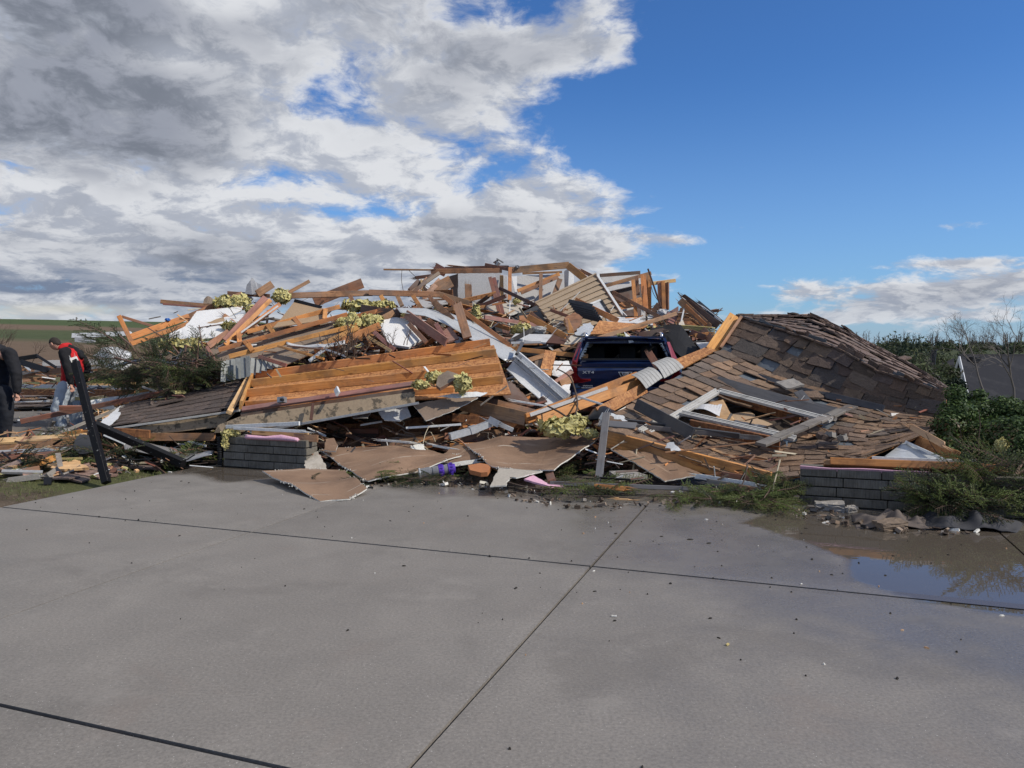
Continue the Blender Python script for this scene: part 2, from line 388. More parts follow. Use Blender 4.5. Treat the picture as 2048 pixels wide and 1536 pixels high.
def flat(name, c, rough=.7, var=.15, dirt=.3, dirtc=(.10, .08, .06), dsc=2.5, bsc=40, bst=.1, metal=0, spec=.35, sp2=None, lo=.5, hi=.7):
    m, t, b = newmat(name); vec, r = rndoff(t)
    bl = t.noise(vec, dsc, 7, .68); c2 = t.mix(t.math('MULTIPLY', t.maprange(bl, lo, hi, 0, 1, True), dirt), c, dirtc)
    f = t.noise(vec, bsc, 3, .6); c2 = t.mix(.35, c2, t.mix(1, c2, t.ramp(f, [(.3, .55), (.7, 1.25)]), 'MULTIPLY'))
    if sp2: c2 = t.mix(t.maprange(t.noise(t.vmath('ADD', vec, (9, 4, 2)), dsc*1.7, 5, .6), .58, .64, 0, 1, True), c2, sp2)
    c2 = hsv(t, c2, v=t.maprange(r, 0, 1, 1-var, 1+var))
    t.l.new(c2, b.inputs['Base Color']); b.inputs['Roughness'].default_value = rough; b.inputs['Metallic'].default_value = metal
    b.inputs['Specular IOR Level'].default_value = spec
    if bst: bump(t, b, t.math('ADD', f, t.math('MULTIPLY', bl, 2)), bst, .006)
    return m
def mat_paper(name, base, dk_, lt):
    m, t, b = newmat(name); uv = t.add('ShaderNodeTexCoord').outputs['UV']; r = t.add('ShaderNodeObjectInfo').outputs['Random']; vec = t.vmath('ADD', uv, t.comb(t.math('MULTIPLY', r, 31), t.math('MULTIPLY', r, 17), 0.0))
    n1 = t.noise(vec, 1.5, 6, .65, .5); st = t.noise(t.vmath('MULTIPLY', vec, (.8, 7, 1)), 1.6, 5, .65, .3); fine = t.noise(vec, 40, 4, .7)
    c = t.mix(t.maprange(n1, .38, .66, 0, .9, True), base, dk_); c = t.mix(t.math('MULTIPLY', t.maprange(st, .56, .70, 0, 1, True), .55), c, lt)
    c = t.mix(t.math('MULTIPLY', t.maprange(t.noise(t.vmath('ADD', vec, (5, 3, 0)), 3.2, 7, .7), .62, .68, 0, 1, True), .6), c, tuple(x*.5 for x in dk_))
    x, y, z = t.sep(vec); seam = t.math('PINGPONG', y, .31); c = t.mix(t.math('MULTIPLY', t.maprange(seam, .0, .010, 1, 0), t.maprange(t.noise(vec, 4, 3), .46, .54, 0, .85)), c, (.55, .50, .42))
    c = t.mix(.4, c, t.mix(1, c, t.ramp(fine, [(.3, .7), (.7, 1.2)]), 'MULTIPLY')); t.l.new(c, b.inputs['Base Color']); b.inputs['Roughness'].default_value = .8; bump(t, b, t.math('ADD', n1, t.math('MULTIPLY', fine, .3)), .35, .02); return m
M['paper'] = mat_paper('brown_drywall_paper', (.255, .160, .100), (.165, .100, .063), (.40, .29, .20))
M['paperdk'] = flat('damp_brown_paper', (.20, .145, .105), .85, .1, .5, (.09, .065, .05), 2, 60, .12)
M['chalk'] = flat('gypsum_edge', (.66, .64, .58), .95, .08, .65, (.26, .21, .16), 9, 60, .4)
M['dwhite'] = flat('white_drywall', (.66, .65, .63), .8, .08, .22, (.36, .30, .23), 3, 50, .06, lo=.58, hi=.66)
M['dwhiter'] = flat('white_sheet_metal', (.64, .64, .63), .35, .05, .3, (.30, .29, .26), 2.2, 40, .05, metal=.0, spec=.6)
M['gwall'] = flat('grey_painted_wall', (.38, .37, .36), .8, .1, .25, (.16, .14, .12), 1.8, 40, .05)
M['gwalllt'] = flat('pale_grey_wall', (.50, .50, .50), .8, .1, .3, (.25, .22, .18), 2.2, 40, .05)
M['beige'] = flat('beige_gypsum', (.43, .385, .32), .85, .1, .4, (.2, .16, .12), 2.0, 40, .12)
M['gmetal'] = flat('galvanised_flashing', (.35, .345, .34), .38, .12, .5, (.16, .155, .15), 3.5, 30, .15, metal=.55)
M['lmetal'] = flat('pale_blue_grey_sheet', (.50, .515, .52), .38, .08, .4, (.22, .23, .22), 3, 30, .1, metal=.2)
M['siding'] = flat('tan_clapboard_siding', (.40, .30, .20), .7, .06, .35, (.22, .16, .11), 3.5, 40, .05)
M['vinyl'] = flat('pale_grey_vinyl_siding', (.42, .41, .38), .55, .05, .35, (.2, .18, .15), 4, 40, .05)
M['vgrey'] = flat('weathered_grey_green_siding', (.27, .28, .265), .55, .12, .4, (.12, .12, .11), 4, 40, .08)
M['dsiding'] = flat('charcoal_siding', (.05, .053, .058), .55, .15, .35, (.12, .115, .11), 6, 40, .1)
M['fascia'] = flat('stained_tan_fascia', (.33, .25, .165), .8, .05, .85, (.075, .062, .045), 7, 30, .2, lo=.52, hi=.60)
M['deck'] = flat('grey_brown_decking', (.15, .135, .12), .7, .15, .4, (.08, .07, .06), 4, 40, .1)
M['tan'] = flat('tan_fibre_board', (.37, .255, .155), .85, .06, .5, (.22, .15, .10), 1.4, 60, .1)
M['grime'] = flat('grey_brown_backing', (.235, .18, .135), .85, .1, .5, (.13, .10, .075), 1.7, 60, .12)
M['black'] = flat('black_painted_post', (.006, .006, .007), .55, .1, .9, (.32, .32, .30), 22, 60, .3, lo=.64, hi=.67, spec=.2)
M['blackp'] = flat('black_plastic', (.012, .012, .014), .45, .2, .3, (.05, .05, .05), 6, 40, .1)
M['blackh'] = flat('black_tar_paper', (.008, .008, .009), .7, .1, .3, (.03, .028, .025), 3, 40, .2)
M['white'] = flat('white_trim', (.66, .66, .64), .5, .08, .35, (.3, .27, .23), 9, 40, .1)
M['wframe'] = flat('dirty_white_window_frame', (.46, .445, .41), .45, .05, .55, (.19, .17, .145), 7, 40, .1)
M['pink'] = flat('pink_foam', (.66, .38, .48), .85, .05, .2, (.4, .25, .3), 4, 40, .05)
M['red_'] = flat('red_tape', (.45, .03, .04), .5, .05, .2, (.1, .02, .02), 4, 40, .05)
M['blue'] = flat('blue_plastic', (.02, .12, .42), .4, .05, .2, (.02, .05, .1), 4, 40, .05)
M['purple'] = flat('purple_plastic', (.09, .04, .34), .35, .05, .2, (.02, .01, .1), 4, 40, .05)
M['gplast'] = flat('smoky_grey_plastic', (.17, .17, .175), .25, .05, .2, (.1, .1, .1), 4, 40, .05, spec=.6)
M['stone'] = flat('grey_stone', (.27, .25, .225), .85, .15, .5, (.13, .11, .09), 5, 40, .6)
M['brownst'] = flat('brown_stone', (.21, .155, .11), .85, .15, .5, (.1, .07, .05), 6, 40, .8)
M['cloth'] = flat('dusty_brown_fabric', (.13, .105, .09), .95, .1, .5, (.06, .05, .045), 3, 120, .2)
M['clothdk'] = flat('dark_grey_fabric', (.045, .045, .05), .9, .1, .4, (.09, .085, .08), 3, 120, .2)
M['terra'] = flat('orange_clay', (.42, .165, .065), .8, .1, .3, (.2, .08, .04), 5, 50, .2)
M['soil'] = flat('rubble_soil', (.075, .055, .04), .95, .1, .6, (.03, .024, .018), 2.5, 25, 1.0)
M['wire'] = flat('pale_cable', (.42, .36, .25), .6, .2, .2)
M['yarn'] = flat('yellow_cable', (.50, .40, .16), .6, .2, .2)
def mat_insul():
    m, t, b = newmat('yellow_fibreglass_wool'); vec, r = rndoff(t)
    n1 = t.noise(vec, 9, 8, .75, 1.5); n2 = t.noise(t.vmath('MULTIPLY', vec, (1, 1, 4)), 16, 5, .7)
    c = t.ramp(n1, [(.28, (.38, .33, .11)), (.5, (.72, .64, .27)), (.72, (.82, .77, .45))])
    c = t.mix(t.math('MULTIPLY', t.maprange(n2, .52, .7, 0, 1, True), .5), c, (.22, .18, .08))
    t.l.new(c, b.inputs['Base Color']); b.inputs['Roughness'].default_value = .95; b.inputs['Specular IOR Level'].default_value = .1
    bump(t, b, t.math('ADD', n1, n2), 1.0, .04); return m
M['insul'] = mat_insul()
def mat_shingle(name, cols, vr=.4, wet=0.0):
    m, t, b = newmat(name); r = t.add('ShaderNodeObjectInfo').outputs['Random']; isl = t.add('ShaderNodeNewGeometry').outputs['Random Per Island']
    w = t.add('ShaderNodeTexCoord').outputs['Object']; rr = t.math('FRACT', t.math('ADD', t.math('MULTIPLY', r, 3.7), t.math('MULTIPLY', isl, 5.1)))
    vec = t.vmath('ADD', w, t.comb(t.math('MULTIPLY', rr, 31), t.math('MULTIPLY', rr, 17), rr))
    k = len(cols); base = t.ramp(rr, [((i+.5)/k, c) for i, c in enumerate(cols)])
    n1 = t.noise(vec, 1.7, 7, .7, .8); base = t.mix(1, base, t.ramp(n1, [(.25, .62), (.75, 1.3)]), 'MULTIPLY')
    n2 = t.noise(vec, 14, 4, .7); base = t.mix(.6, base, t.mix(1, base, t.ramp(n2, [(.3, .6), (.7, 1.35)]), 'MULTIPLY'))
    v2 = t.math('FRACT', t.math('MULTIPLY', rr, 13.7)); base = hsv(t, base, v=t.maprange(v2, 0, 1, 1-vr*.5, 1+vr*.6))
    t.l.new(base, b.inputs['Base Color']); b.inputs['Roughness'].default_value = .72; b.inputs['Specular IOR Level'].default_value = .4
    bump(t, b, t.math('ADD', t.math('MULTIPLY', n1, 2), n2), .7, .025); return m
M['sh_low'] = mat_shingle('warm_brown_shakes', [(.18, .110, .066), (.235, .152, .094), (.13, .085, .06), (.20, .132, .088), (.24, .14, .078), (.145, .11, .086)], .6)
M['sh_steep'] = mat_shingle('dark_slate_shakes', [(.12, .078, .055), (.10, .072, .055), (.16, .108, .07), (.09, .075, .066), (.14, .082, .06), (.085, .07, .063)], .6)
M['sh_far'] = mat_shingle('rose_brown_shakes', [(.18, .118, .088), (.15, .10, .076), (.20, .135, .10), (.13, .094, .076)], .4)
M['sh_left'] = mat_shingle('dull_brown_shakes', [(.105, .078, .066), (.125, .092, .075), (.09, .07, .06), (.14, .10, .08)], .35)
M['sh_pink'] = mat_shingle('pinkish_shakes', [(.24, .15, .115), (.13, .11, .10), (.28, .18, .14), (.17, .13, .115)], .4)
M['under'] = flat('torn_grey_underlay', (.11, .125, .14), .6, .1, .6, (.30, .31, .31), 9, 30, .3, lo=.55, hi=.68)
def mat_drive():
    m, t, b = newmat('broom_finished_concrete'); w = t.add('ShaderNodeTexCoord').outputs['Object']
    geo = t.add('ShaderNodeNewGeometry').outputs['Position']; r = t.add('ShaderNodeObjectInfo').outputs['Random']
    att = t.add('ShaderNodeAttribute', attribute_name='wet').outputs['Fac']
    big = t.noise(geo, .45, 5, .6); mid = t.noise(geo, 2.2, 7, .65, .5); fine = t.noise(geo, 60, 3, .7); pore = t.noise(geo, 190, 2, .6)
    c = t.ramp(big, [(.3, (.172, .155, .135)), (.5, (.194, .175, .153)), (.7, (.212, .192, .168))])
    c = t.mix(.45, c, t.mix(1, c, t.ramp(mid, [(.3, .80), (.7, 1.18)]), 'MULTIPLY'))
    c = t.mix(.8, c, t.mix(1, c, t.ramp(fine, [(.3, .68), (.7, 1.28)]), 'MULTIPLY'))
    c = t.mix(t.maprange(pore, .66, .72, 0, .7), c, (.07, .062, .055))
    c = t.mix(t.maprange(t.noise(t.vmath('ADD', geo, (3, 9, 0)), 95, 2, .5), .70, .74, 0, .8), c, (.55, .53, .48))
    # rusty tyre streak
    st = t.noise(t.vmath('MULTIPLY', geo, (1, 1, 1)), 1.0, 6, .65, .6); c = t.mix(t.math('MULTIPLY', t.maprange(st, .56, .72, 0, 1, True), .30), c, (.20, .155, .125))
    st2 = t.noise(t.vmath('ADD', geo, (20, 4, 0)), .8, 9, .72, .3); c = t.mix(t.math('MULTIPLY', t.maprange(st2, .52, .66, 0, 1, True), .38), c, (.115, .102, .088)); c = t.mix(t.math('MULTIPLY', t.maprange(t.noise(t.vmath('ADD', geo, (2, 14, 0)), 1.4, 8, .7), .56, .66, 0, 1, True), .3), c, (.27, .245, .215))
    # thin water film and puddle
    wn = t.noise(geo, 1.5, 6, .6); wv = t.math('ADD', att, t.math('MULTIPLY', t.math('SUBTRACT', wn, .5), .55))
    film = t.maprange(wv, .10, .55, 0, 1, True); pud = t.maprange(wv, .52, .80, 0, 1, True)
    c = t.mix(t.math('MULTIPLY', film, .42), c, t.mix(1, c, (.52, .48, .44), 'MULTIPLY')); c = t.mix(t.math('MULTIPLY', pud, .8), c, (.075, .060, .045))
    c = hsv(t, c, v=t.maprange(r, 0, 1, .95, 1.05)); t.l.new(c, b.inputs['Base Color'])
    ro = t.maprange(film, 0, 1, .60, .26); ro = t.math('ADD', ro, t.math('MULTIPLY', t.math('SUBTRACT', mid, .5), .5)); ro = t.math('MULTIPLY', ro, t.maprange(pud, 0, 1, 1, .0)); ro = t.math('MAXIMUM', ro, .015)
    t.l.new(ro, b.inputs['Roughness']); b.inputs['Specular IOR Level'].default_value = .5
    hgt = t.math('MULTIPLY', t.math('ADD', t.math('MULTIPLY', fine, 1.0), t.math('MULTIPLY', pore, .6)), t.maprange(pud, 0, 1, 1, 0))
    rip = t.math('MULTIPLY', t.noise(t.vmath('MULTIPLY', geo, (1, 2.4, 1)), 3.0, 3, .5), t.math('MULTIPLY', pud, .55))
    bump(t, b, t.math('ADD', hgt, rip), .22, .006); return m
M['drive'] = mat_drive()
M['joint'] = flat('dark_joint_filler', (.022, .019, .016), .9, 0, .5, (.05, .04, .03), 9, 60, .3)
def mat_block():
    m, t, b = newmat('ribbed_grey_foundation_concrete'); vec, r = rndoff(t, k=9)
    rib = t.noise(t.vmath('MULTIPLY', vec, (90, 90, 4)), 1.0, 3, .6); bl = t.noise(vec, 4, 7, .7)
    c = t.ramp(bl, [(.3, (.10, .088, .070)), (.5, (.165, .148, .12)), (.75, (.24, .22, .185))])
    c = t.mix(.7, c, t.mix(1, c, t.ramp(rib, [(.3, .55), (.7, 1.3)]), 'MULTIPLY')); c = hsv(t, c, v=t.maprange(r, 0, 1, .85, 1.12))
    t.l.new(c, b.inputs['Base Color']); b.inputs['Roughness'].default_value = .85; bump(t, b, t.math('ADD', rib, bl), .8, .012); return m
M['block'] = mat_block()
def mat_leaf(name, cols, tr=.25, rough=.5, var=.5):
    m, t, b = newmat(name); r = t.add('ShaderNodeObjectInfo').outputs['Random']; isl = t.add('ShaderNodeNewGeometry').outputs['Random Per Island']
    rr = t.math('FRACT', t.math('ADD', isl, r)); k = len(cols); c = t.ramp(rr, [((i+.5)/k, q_) for i, q_ in enumerate(cols)])
    c = hsv(t, c, v=t.maprange(t.math('FRACT', t.math('MULTIPLY', rr, 9.7)), 0, 1, 1-var*.5, 1+var*.5))
    t.l.new(c, b.inputs['Base Color']); b.inputs['Roughness'].default_value = rough; b.inputs['Specular IOR Level'].default_value = .3
    tn = t.add('ShaderNodeBsdfTranslucent'); t.l.new(c, tn.inputs[0]); mx = t.add('ShaderNodeMixShader'); mx.inputs[0].default_value = tr
    t.l.new(b.outputs[0], mx.inputs[1]); t.l.new(tn.outputs[0], mx.inputs[2]); t.l.new(mx.outputs[0], t.n['Material Output'].inputs[0]); return m
M['needle'] = mat_leaf('spruce_needles', [(.045, .068, .03), (.06, .088, .036), (.05, .076, .04), (.08, .10, .038)], .15)
M['needlelt'] = mat_leaf('fresh_spruce_needles', [(.14, .19, .05), (.19, .25, .07), (.10, .15, .05), (.24, .27, .09)], .2)
M['leaf'] = mat_leaf('hedge_leaves', [(.032, .060, .018), (.05, .085, .022), (.075, .12, .03), (.04, .07, .022), (.10, .15, .04)], .25, .6)
M['leafdry'] = mat_leaf('rusty_dry_leaves', [(.12, .07, .035), (.08, .06, .03), (.07, .08, .03)], .2)
M['scrub'] = mat_leaf('spring_scrub_leaves', [(.055, .075, .03), (.075, .095, .038), (.05, .062, .034), (.095, .11, .042), (.06, .055, .04)], .15, .8, .6)
M['scrubdk'] = mat_leaf('distant_evergreen_leaves', [(.018, .032, .02), (.025, .042, .024), (.032, .045, .03)], .1, .8)
M['grass'] = mat_leaf('short_grass', [(.09, .12, .03), (.13, .15, .05), (.16, .15, .07), (.07, .10, .03)], .2, .7)
M['bark'] = flat('brown_bark', (.085, .06, .045), .9, .2, .4, (.04, .03, .025), 9, 60, .8)
M['barkred'] = flat('reddish_bark', (.14, .085, .065), .85, .2, .4, (.06, .04, .03), 9, 60, .6)
M['barkgrey'] = flat('grey_bark', (.15, .13, .115), .9, .2, .4, (.07, .06, .05), 5, 30, .4)
def mat_ground():
    m, t, b = newmat('fields_and_soil'); p = t.add('ShaderNodeNewGeometry').outputs['Position']; x, y, z = t.sep(p)
    n1 = t.noise(p, .35, 6, .65); n2 = t.noise(p, 5, 6, .7); n3 = t.noise(p, 45, 3, .7)
    soil = t.ramp(n2, [(.3, (.062, .046, .033)), (.55, (.12, .09, .064)), (.75, (.19, .15, .11))])
    gs = t.ramp(n3, [(.3, (.055, .065, .022)), (.7, (.13, .135, .055))])
    near = t.mix(t.maprange(n1, .44, .55, 0, .9, True), soil, gs)
    d = t.math('ADD', y, t.math('MULTIPLY', t.math('SUBTRACT', t.noise(p, .02, 3), .5), 22))
    farc = t.ramp(t.maprange(d, 0, 350), [(0.05, (.10, .085, .055)), (.14, (.09, .10, .042)), (.24, (.135, .092, .062)), (.33, (.14, .098, .066)), (.37, (.062, .078, .035)), (.44, (.072, .085, .038)), (.47, (.145, .102, .07)), (.515, (.15, .105, .072)), (.54, (.064, .088, .035)), (1, (.062, .09, .034))])
    farc = t.mix(.4, farc, t.mix(1, farc, t.ramp(n1, [(.3, .7), (.7, 1.25)]), 'MULTIPLY'))
    rc = t.mix(t.maprange(x, 5, 30, 0, 1, True), farc, (.055, .065, .03))
    c = t.mix(t.maprange(y, 18, 34, 0, 1, True), near, rc)
    t.l.new(c, b.inputs['Base Color']); b.inputs['Roughness'].default_value = .95; b.inputs['Specular IOR Level'].default_value = .15
    bump(t, b, t.math('ADD', n2, n3), .8, .04); return m
M['ground'] = mat_ground()
def simple(name, c, rough=.5, metal=0.0, spec=.5, coat=0.0, emit=None):
    m, t, b = newmat(name); b.inputs['Base Color'].default_value = (*c, 1); b.inputs['Roughness'].default_value = rough; b.inputs['Metallic'].default_value = metal
    b.inputs['Specular IOR Level'].default_value = spec; b.inputs['Coat Weight'].default_value = coat; b.inputs['Coat Roughness'].default_value = .04; return m
M['paint'] = flat('midnight_blue_car_paint', (.006, .022, .085), .28, 0, .35, (.05, .045, .04), 6, 80, .03, metal=.5, spec=.6)
M['paint'].node_tree.nodes['Principled BSDF'].inputs['Coat Weight'].default_value = .8
M['chrome'] = simple('bright_chrome', (.7, .7, .72), .18, 1.0)
M['badge'] = simple('silver_badge_letters', (.62, .64, .66), .3, .6)
M['taillamp'] = simple('red_lamp_plastic', (.22, .006, .012), .15, 0, .6, .8)
M['glassdk'] = simple('dark_car_glass', (.006, .007, .008), .05, 0, .7)
M['shard'] = simple('shattered_glass', (.18, .21, .23), .12, .3, .8)
M['plate'] = simple('licence_plate', (.30, .31, .33), .5)
M['interior'] = simple('dark_car_interior', (.008, .008, .009), .8)
M['skin'] = flat('skin', (.50, .27, .19), .55, .02, .1, (.35, .15, .1), 8, 60, .03)
M['hair'] = flat('short_dark_hair', (.03, .022, .017), .8, .05, .3, (.06, .05, .04), 40, 200, .5)
M['redc'] = flat('red_hooded_sweatshirt', (.50, .016, .018), .9, .02, .3, (.22, .008, .01), 5, 120, .15)
M['blackc'] = flat('black_sleeve_fabric', (.010, .010, .012), .9, .02, .2, (.02, .02, .022), 5, 120, .15)
M['navyc'] = flat('black_coat_cloth', (.012, .012, .015), .85, .02, .3, (.022, .022, .026), 3, 120, .2)
M['denim'] = flat('light_washed_denim', (.44, .49, .54), .9, .02, .6, (.15, .19, .25), 5, 150, .25)
M['denimdk'] = flat('dark_trouser_cloth', (.014, .016, .022), .9, .02, .3, (.03, .03, .035), 5, 120, .15)
M['roofdk'] = flat('dark_asphalt_roofing', (.016, .016, .020), .95, 0, .4, (.055, .053, .055), 1.2, 20, .2)
M['housew'] = flat('white_clapboard', (.62, .63, .64), .7, 0, .2, (.4, .4, .4), 2, 20, .05)
# ---------------------------------------------------------------- ground
def sstep(a, b, x):
    u = min(1, max(0, (x-a)/(b-a))); return u*u*(3-2*u)
def H(x, y):
    r = math.hypot(x, y)
    az_ = math.atan2(x, y)
    left = sstep(-.12, -.32, az_); h = -.035
    hl = 10.4*sstep(60, 330, r) - 1.0*sstep(25, 60, r)*(1-sstep(60, 160, r))
    hr = -5.5*sstep(16, 60, r) - 6*sstep(60, 180, r) + 9.5*sstep(230, 560, r)
    side = left*hl + (1-left)*hr if y > 0 else -.2*sstep(20, 100, r)
    k = sstep(14, 30, r); h += side*k + k*noise.noise(V((x*.02, y*.02, 0)))*.5
    h += .03*noise.noise(V((x*1.3, y*1.3, 2)))*(1 if r < 30 else 0)
    return h
def terrain():
    rs = [0, 2, 4, 6]; r = 6.0
    while r < 2600: r *= 1.075; rs.append(r)
    na = 220; vs = [V((0, 0, H(0, 0)-.02))]; fs = []
    for r in rs[1:]:
        for k in range(na):
            a = 2*math.pi*k/na; x, y = r*math.sin(a), r*math.cos(a); h = H(x, y)
            a_ = (V((x, y, 0))-J).dot(E1); b_ = (V((x, y, 0))-J).dot(E2)
            if -6.3 < a_ < 6.4 and -9 < b_ < 11: h = min(h, -.09)
            vs.append(V((x, y, h)))
    for k in range(na): fs.append((0, 1+k, 1+(k+1) % na))
    for i in range(len(rs)-2):
        o = 1+i*na
        for k in range(na): fs.append((o+k, o+na+k, o+na+(k+1) % na, o+(k+1) % na))
    fs = [f[::-1] for f in fs]
    mk('ground', vs, fs, M['ground'], smooth=True, kind='structure', origin=V((0, 0, 0)))
terrain()
# ---------------------------------------------------------------- driveway: poured slabs, each its own piece, joints recessed between them
def pin(p, pts):
    c = False; n = len(pts)
    for i in range(n):
        a, b = pts[i], pts[(i+1) % n]
        if (a[1] > p.y) != (b[1] > p.y) and p.x < (b[0]-a[0])*(p.y-a[1])/(b[1]-a[1])+a[0]: c = not c
    return c
def dseg(p, pts):
    m = 9
    for i in range(len(pts)):
        a = V((*pts[i][:2], 0)); b = V((*pts[(i+1) % len(pts)][:2], 0)); ab = b-a
        u = max(0, min(1, (p-a).dot(ab)/ab.length_squared)); m = min(m, (p-a-ab*u).length)
    return m
PUD = [gr(*p)[:2] for p in ((1490, 1045), (1620, 1085), (1700, 1118), (1720, 1160), (1850, 1200), (2000, 1226), (2200, 1250), (2400, 1190), (2200, 1085), (1960, 1052), (1700, 1020), (1560, 1025))]
PUD2 = [gr(*p)[:2] for p in ((380, 945), (450, 965), (560, 955), (620, 935), (450, 930))]
FILM = [gr(*p)[:2] for p in ((1130, 1010), (1180, 1120), (1500, 1200), (1950, 1330), (2300, 1400), (2400, 1100), (1600, 1010))]
def wetness(p):
    w = 0
    for pts, s0, s1, mx in ((PUD, .22, .10, 1.0), (PUD2, .2, .12, .78), (FILM, .9, .4, .50)):
        d = dseg(V((p.x, p.y, 0)), pts); d = d if pin(p, pts) else -d
        w = max(w, mx*sstep(-s0, s1, d))
    b_ = (p-J).dot(E2); w = max(w, .62*sstep(1.6, 2.6, b_+.5*noise.noise(p*.9)))
    return w
drive = empty('driveway', G(0, 0), kind='structure')
def slab(name, a0, a1, b0, b1, step, parent, z=0.0, mat='drive', gap=.006, ga=(.006, .006)):
    a0 += ga[0]; a1 -= ga[1]; b0 += gap; b1 -= gap
    na = max(1, round((a1-a0)/step)); nb = max(1, round((b1-b0)/step)); vs = []; wv = []; fs = []
    for j in range(nb+1):
        for i in range(na+1):
            a = a0+(a1-a0)*i/na; b = b0+(b1-b0)*j/nb; p = G(a, b, z)
            if i in (0, na) or j in (0, nb): p.z -= .004
            elif False: pass
            vs.append(p); wv.append(wetness(p) if mat == 'drive' else 0)
    n1 = na+1; N = len(vs)
    for j in range(nb):
        for i in range(na): q_ = j*n1+i; fs.append((q_, q_+1, q_+n1+1, q_+n1))
    rim = [i for i in range(n1)]+[j*n1+na for j in range(1, nb+1)]+[nb*n1+i for i in range(na-1, -1, -1)]+[j*n1 for j in range(nb-1, 0, -1)]
    for i in rim: p = vs[i].copy(); p.z = z-.09; vs.append(p); wv.append(0)
    for k in range(len(rim)): k2 = (k+1) % len(rim); fs.append((rim[k2], rim[k], N+k, N+k2))
    o = mk(name, vs, fs, M[mat], parent, smooth=False)
    at_ = o.data.attributes.new('wet', 'FLOAT', 'POINT'); at_.data.foreach_set('value', wv); return o
aa = [-6, -3, 0, 3.04, 6.1]
for bi, (b0, b1) in enumerate(((0, 2.78), (-3.0, 0), (-6.0, -3.0), (-9.0, -6.0))):
    for i in range(4):
        thin = .004
        slab('slab', aa[i], aa[i+1], b0, b1, .09 if bi < 2 else .3, drive, gap=.013, ga=((.006, .005, .010, .008)[i], (.005, .010, .008, .006)[i]))
# joint filler sits low in the gaps
mb = MB(); mb.add([G(-6, -9, -.03), G(6.1, -9, -.03), G(6.1, 2.78, -.03), G(-6, 2.78, -.03)], [(0, 1, 2, 3)]); mb.obj('joint_filler', M['joint'], drive)
garage = slab('garage_floor', -5.9, 3.6, 2.81, 10.5, .25, None, z=0.0)
garage['kind'] = 'structure'
# ---------------------------------------------------------------- rubble heap under everything that lies on it
def HP(x, y):
    "height of the heap"
    a_ = (V((x, y, 0))-J).dot(E1); b_ = (V((x, y, 0))-J).dot(E2)
    h = .9*sstep(10.9, 12.6, y) + .55*sstep(13.0, 15, y) + .95*sstep(15.2, 18.0, y)*sstep(-4.6, -2, x)*(1-sstep(2.9, 4.3, x))
    h *= sstep(-7.0, -5.0, x)*(1-sstep(4.2, 6.2, x))
    h *= 1-sstep(19, 22.5, y)
    if .6 < x < 3.7: h = min(h, .25+ .2*max(0, y-13) if y < 15.2 else h*sstep(15.2, 16.2, y)+.3)
    # lower in front of the white panel and car
    return h + .10*noise.noise(V((x*2, y*2, 0)))*(1 if h > .05 else 0)
def heap():
    vs = []; fs = []; xs = [-8+.22*i for i in range(70)]; ys = [10.4+.22*j for j in range(60)]
    for y in ys:
        for x in xs: vs.append(V((x, y, HP(x, y)-.02)))
    n = len(xs)
    for j in range(len(ys)-1):
        for i in range(n-1): q_ = j*n+i; fs.append((q_, q_+1, q_+n+1, q_+n))
    mk('rubble_heap', vs, fs, M['soil'], label='dark heap of crushed rubble and soil under the collapsed house', cat='rubble heap', kind='stuff')
heap()
# loose small scraps over the heap: nobody could count them
def scraps(name, n, region, mats, label, seed, smin=.08, smax=.7, zoff=.03, kinds=('b', 's'), cat='debris'):
    r = random.Random(seed); mb = MB()
    for _ in range(n):
        x, y = region(r); z = (HP(x, y) if y > 10.4 else 0)+zoff+r.random()*.06
        k = r.random(); L = smin+(smax-smin)*r.random()**2.2
        rot = Euler((r.gauss(0, .35), r.gauss(0, .35), r.random()*6.3)).to_matrix().to_4x4(); rot.translation = (x, y, z)
        mi = r.randrange(len(mats))
        if k < .55: mb.box(rot, (L, r.choice((.02, .035, .06, .09)), r.choice((.01, .018, .03))), mi)
        else:
            m = r.randint(4, 6); pts = []
            for i in range(m): th = 6.283*i/m+r.uniform(-.4, .4); rr = L*.5*r.uniform(.5, 1); pts.append((rr*math.cos(th), rr*math.sin(th)*.7))
            tk = r.choice((.005, .012)); vs = [rot @ V((a, b, 0)) for a, b in pts]+[rot @ V((a, b, -tk)) for a, b in pts]
            mb.add(vs, [tuple(range(m)), tuple(range(2*m-1, m-1, -1))]+[(i, i+m, (i+1) % m+m, (i+1) % m) for i in range(m)], mi)
    mb.obj(name, [M[q_] for q_ in mats], label=label, cat=cat, kind='stuff')
WM_ = ['brown', 'red', 'pine', 'dkbrown', 'paperdk', 'dwhite', 'grey', 'osbdk', 'blackp', 'brown', 'gwall', 'mauve', 'insul', 'dkbrown', 'blackp', 'soil']
scraps('splintered_scraps', 6500, lambda r: (r.uniform(-7.2, 6.0), r.uniform(10.9, 20.5)), WM_, 'splintered wood, board and plaster scraps covering the heap', 3, .08, .9, zoff=.05)
scraps('splintered_scraps', 1300, lambda r: (r.uniform(-2.6, 1.6), r.uniform(9.6, 11.4)), ['brown', 'dkbrown', 'red', 'soil', 'paperdk', 'blackp', 'pine'], 'dark scraps on the garage floor between the two foundation walls', 5, .05, .6)
def leftreg(r):
    while 1:
        x, y = r.uniform(-13, -4.6), r.uniform(9.2, 19)
        a_ = (V((x, y, 0))-J).dot(E1)
        if a_ < -6.1 or y > 12.8: return x, y
scraps('splintered_scraps', 2200, leftreg, ['brown', 'dkbrown', 'pale', 'sh_pink', 'paperdk', 'white', 'grey', 'blackp', 'insul', 'gmetal'], 'scattered scraps over the lawn left of the driveway', 8, .04, .6, zoff=.01)
def edge_reg(r):
    a = r.uniform(-3.6, 3.0); return G(a, 2.15+.35*math.sin(a*2.1)+abs(r.gauss(0, .30)))[:2]
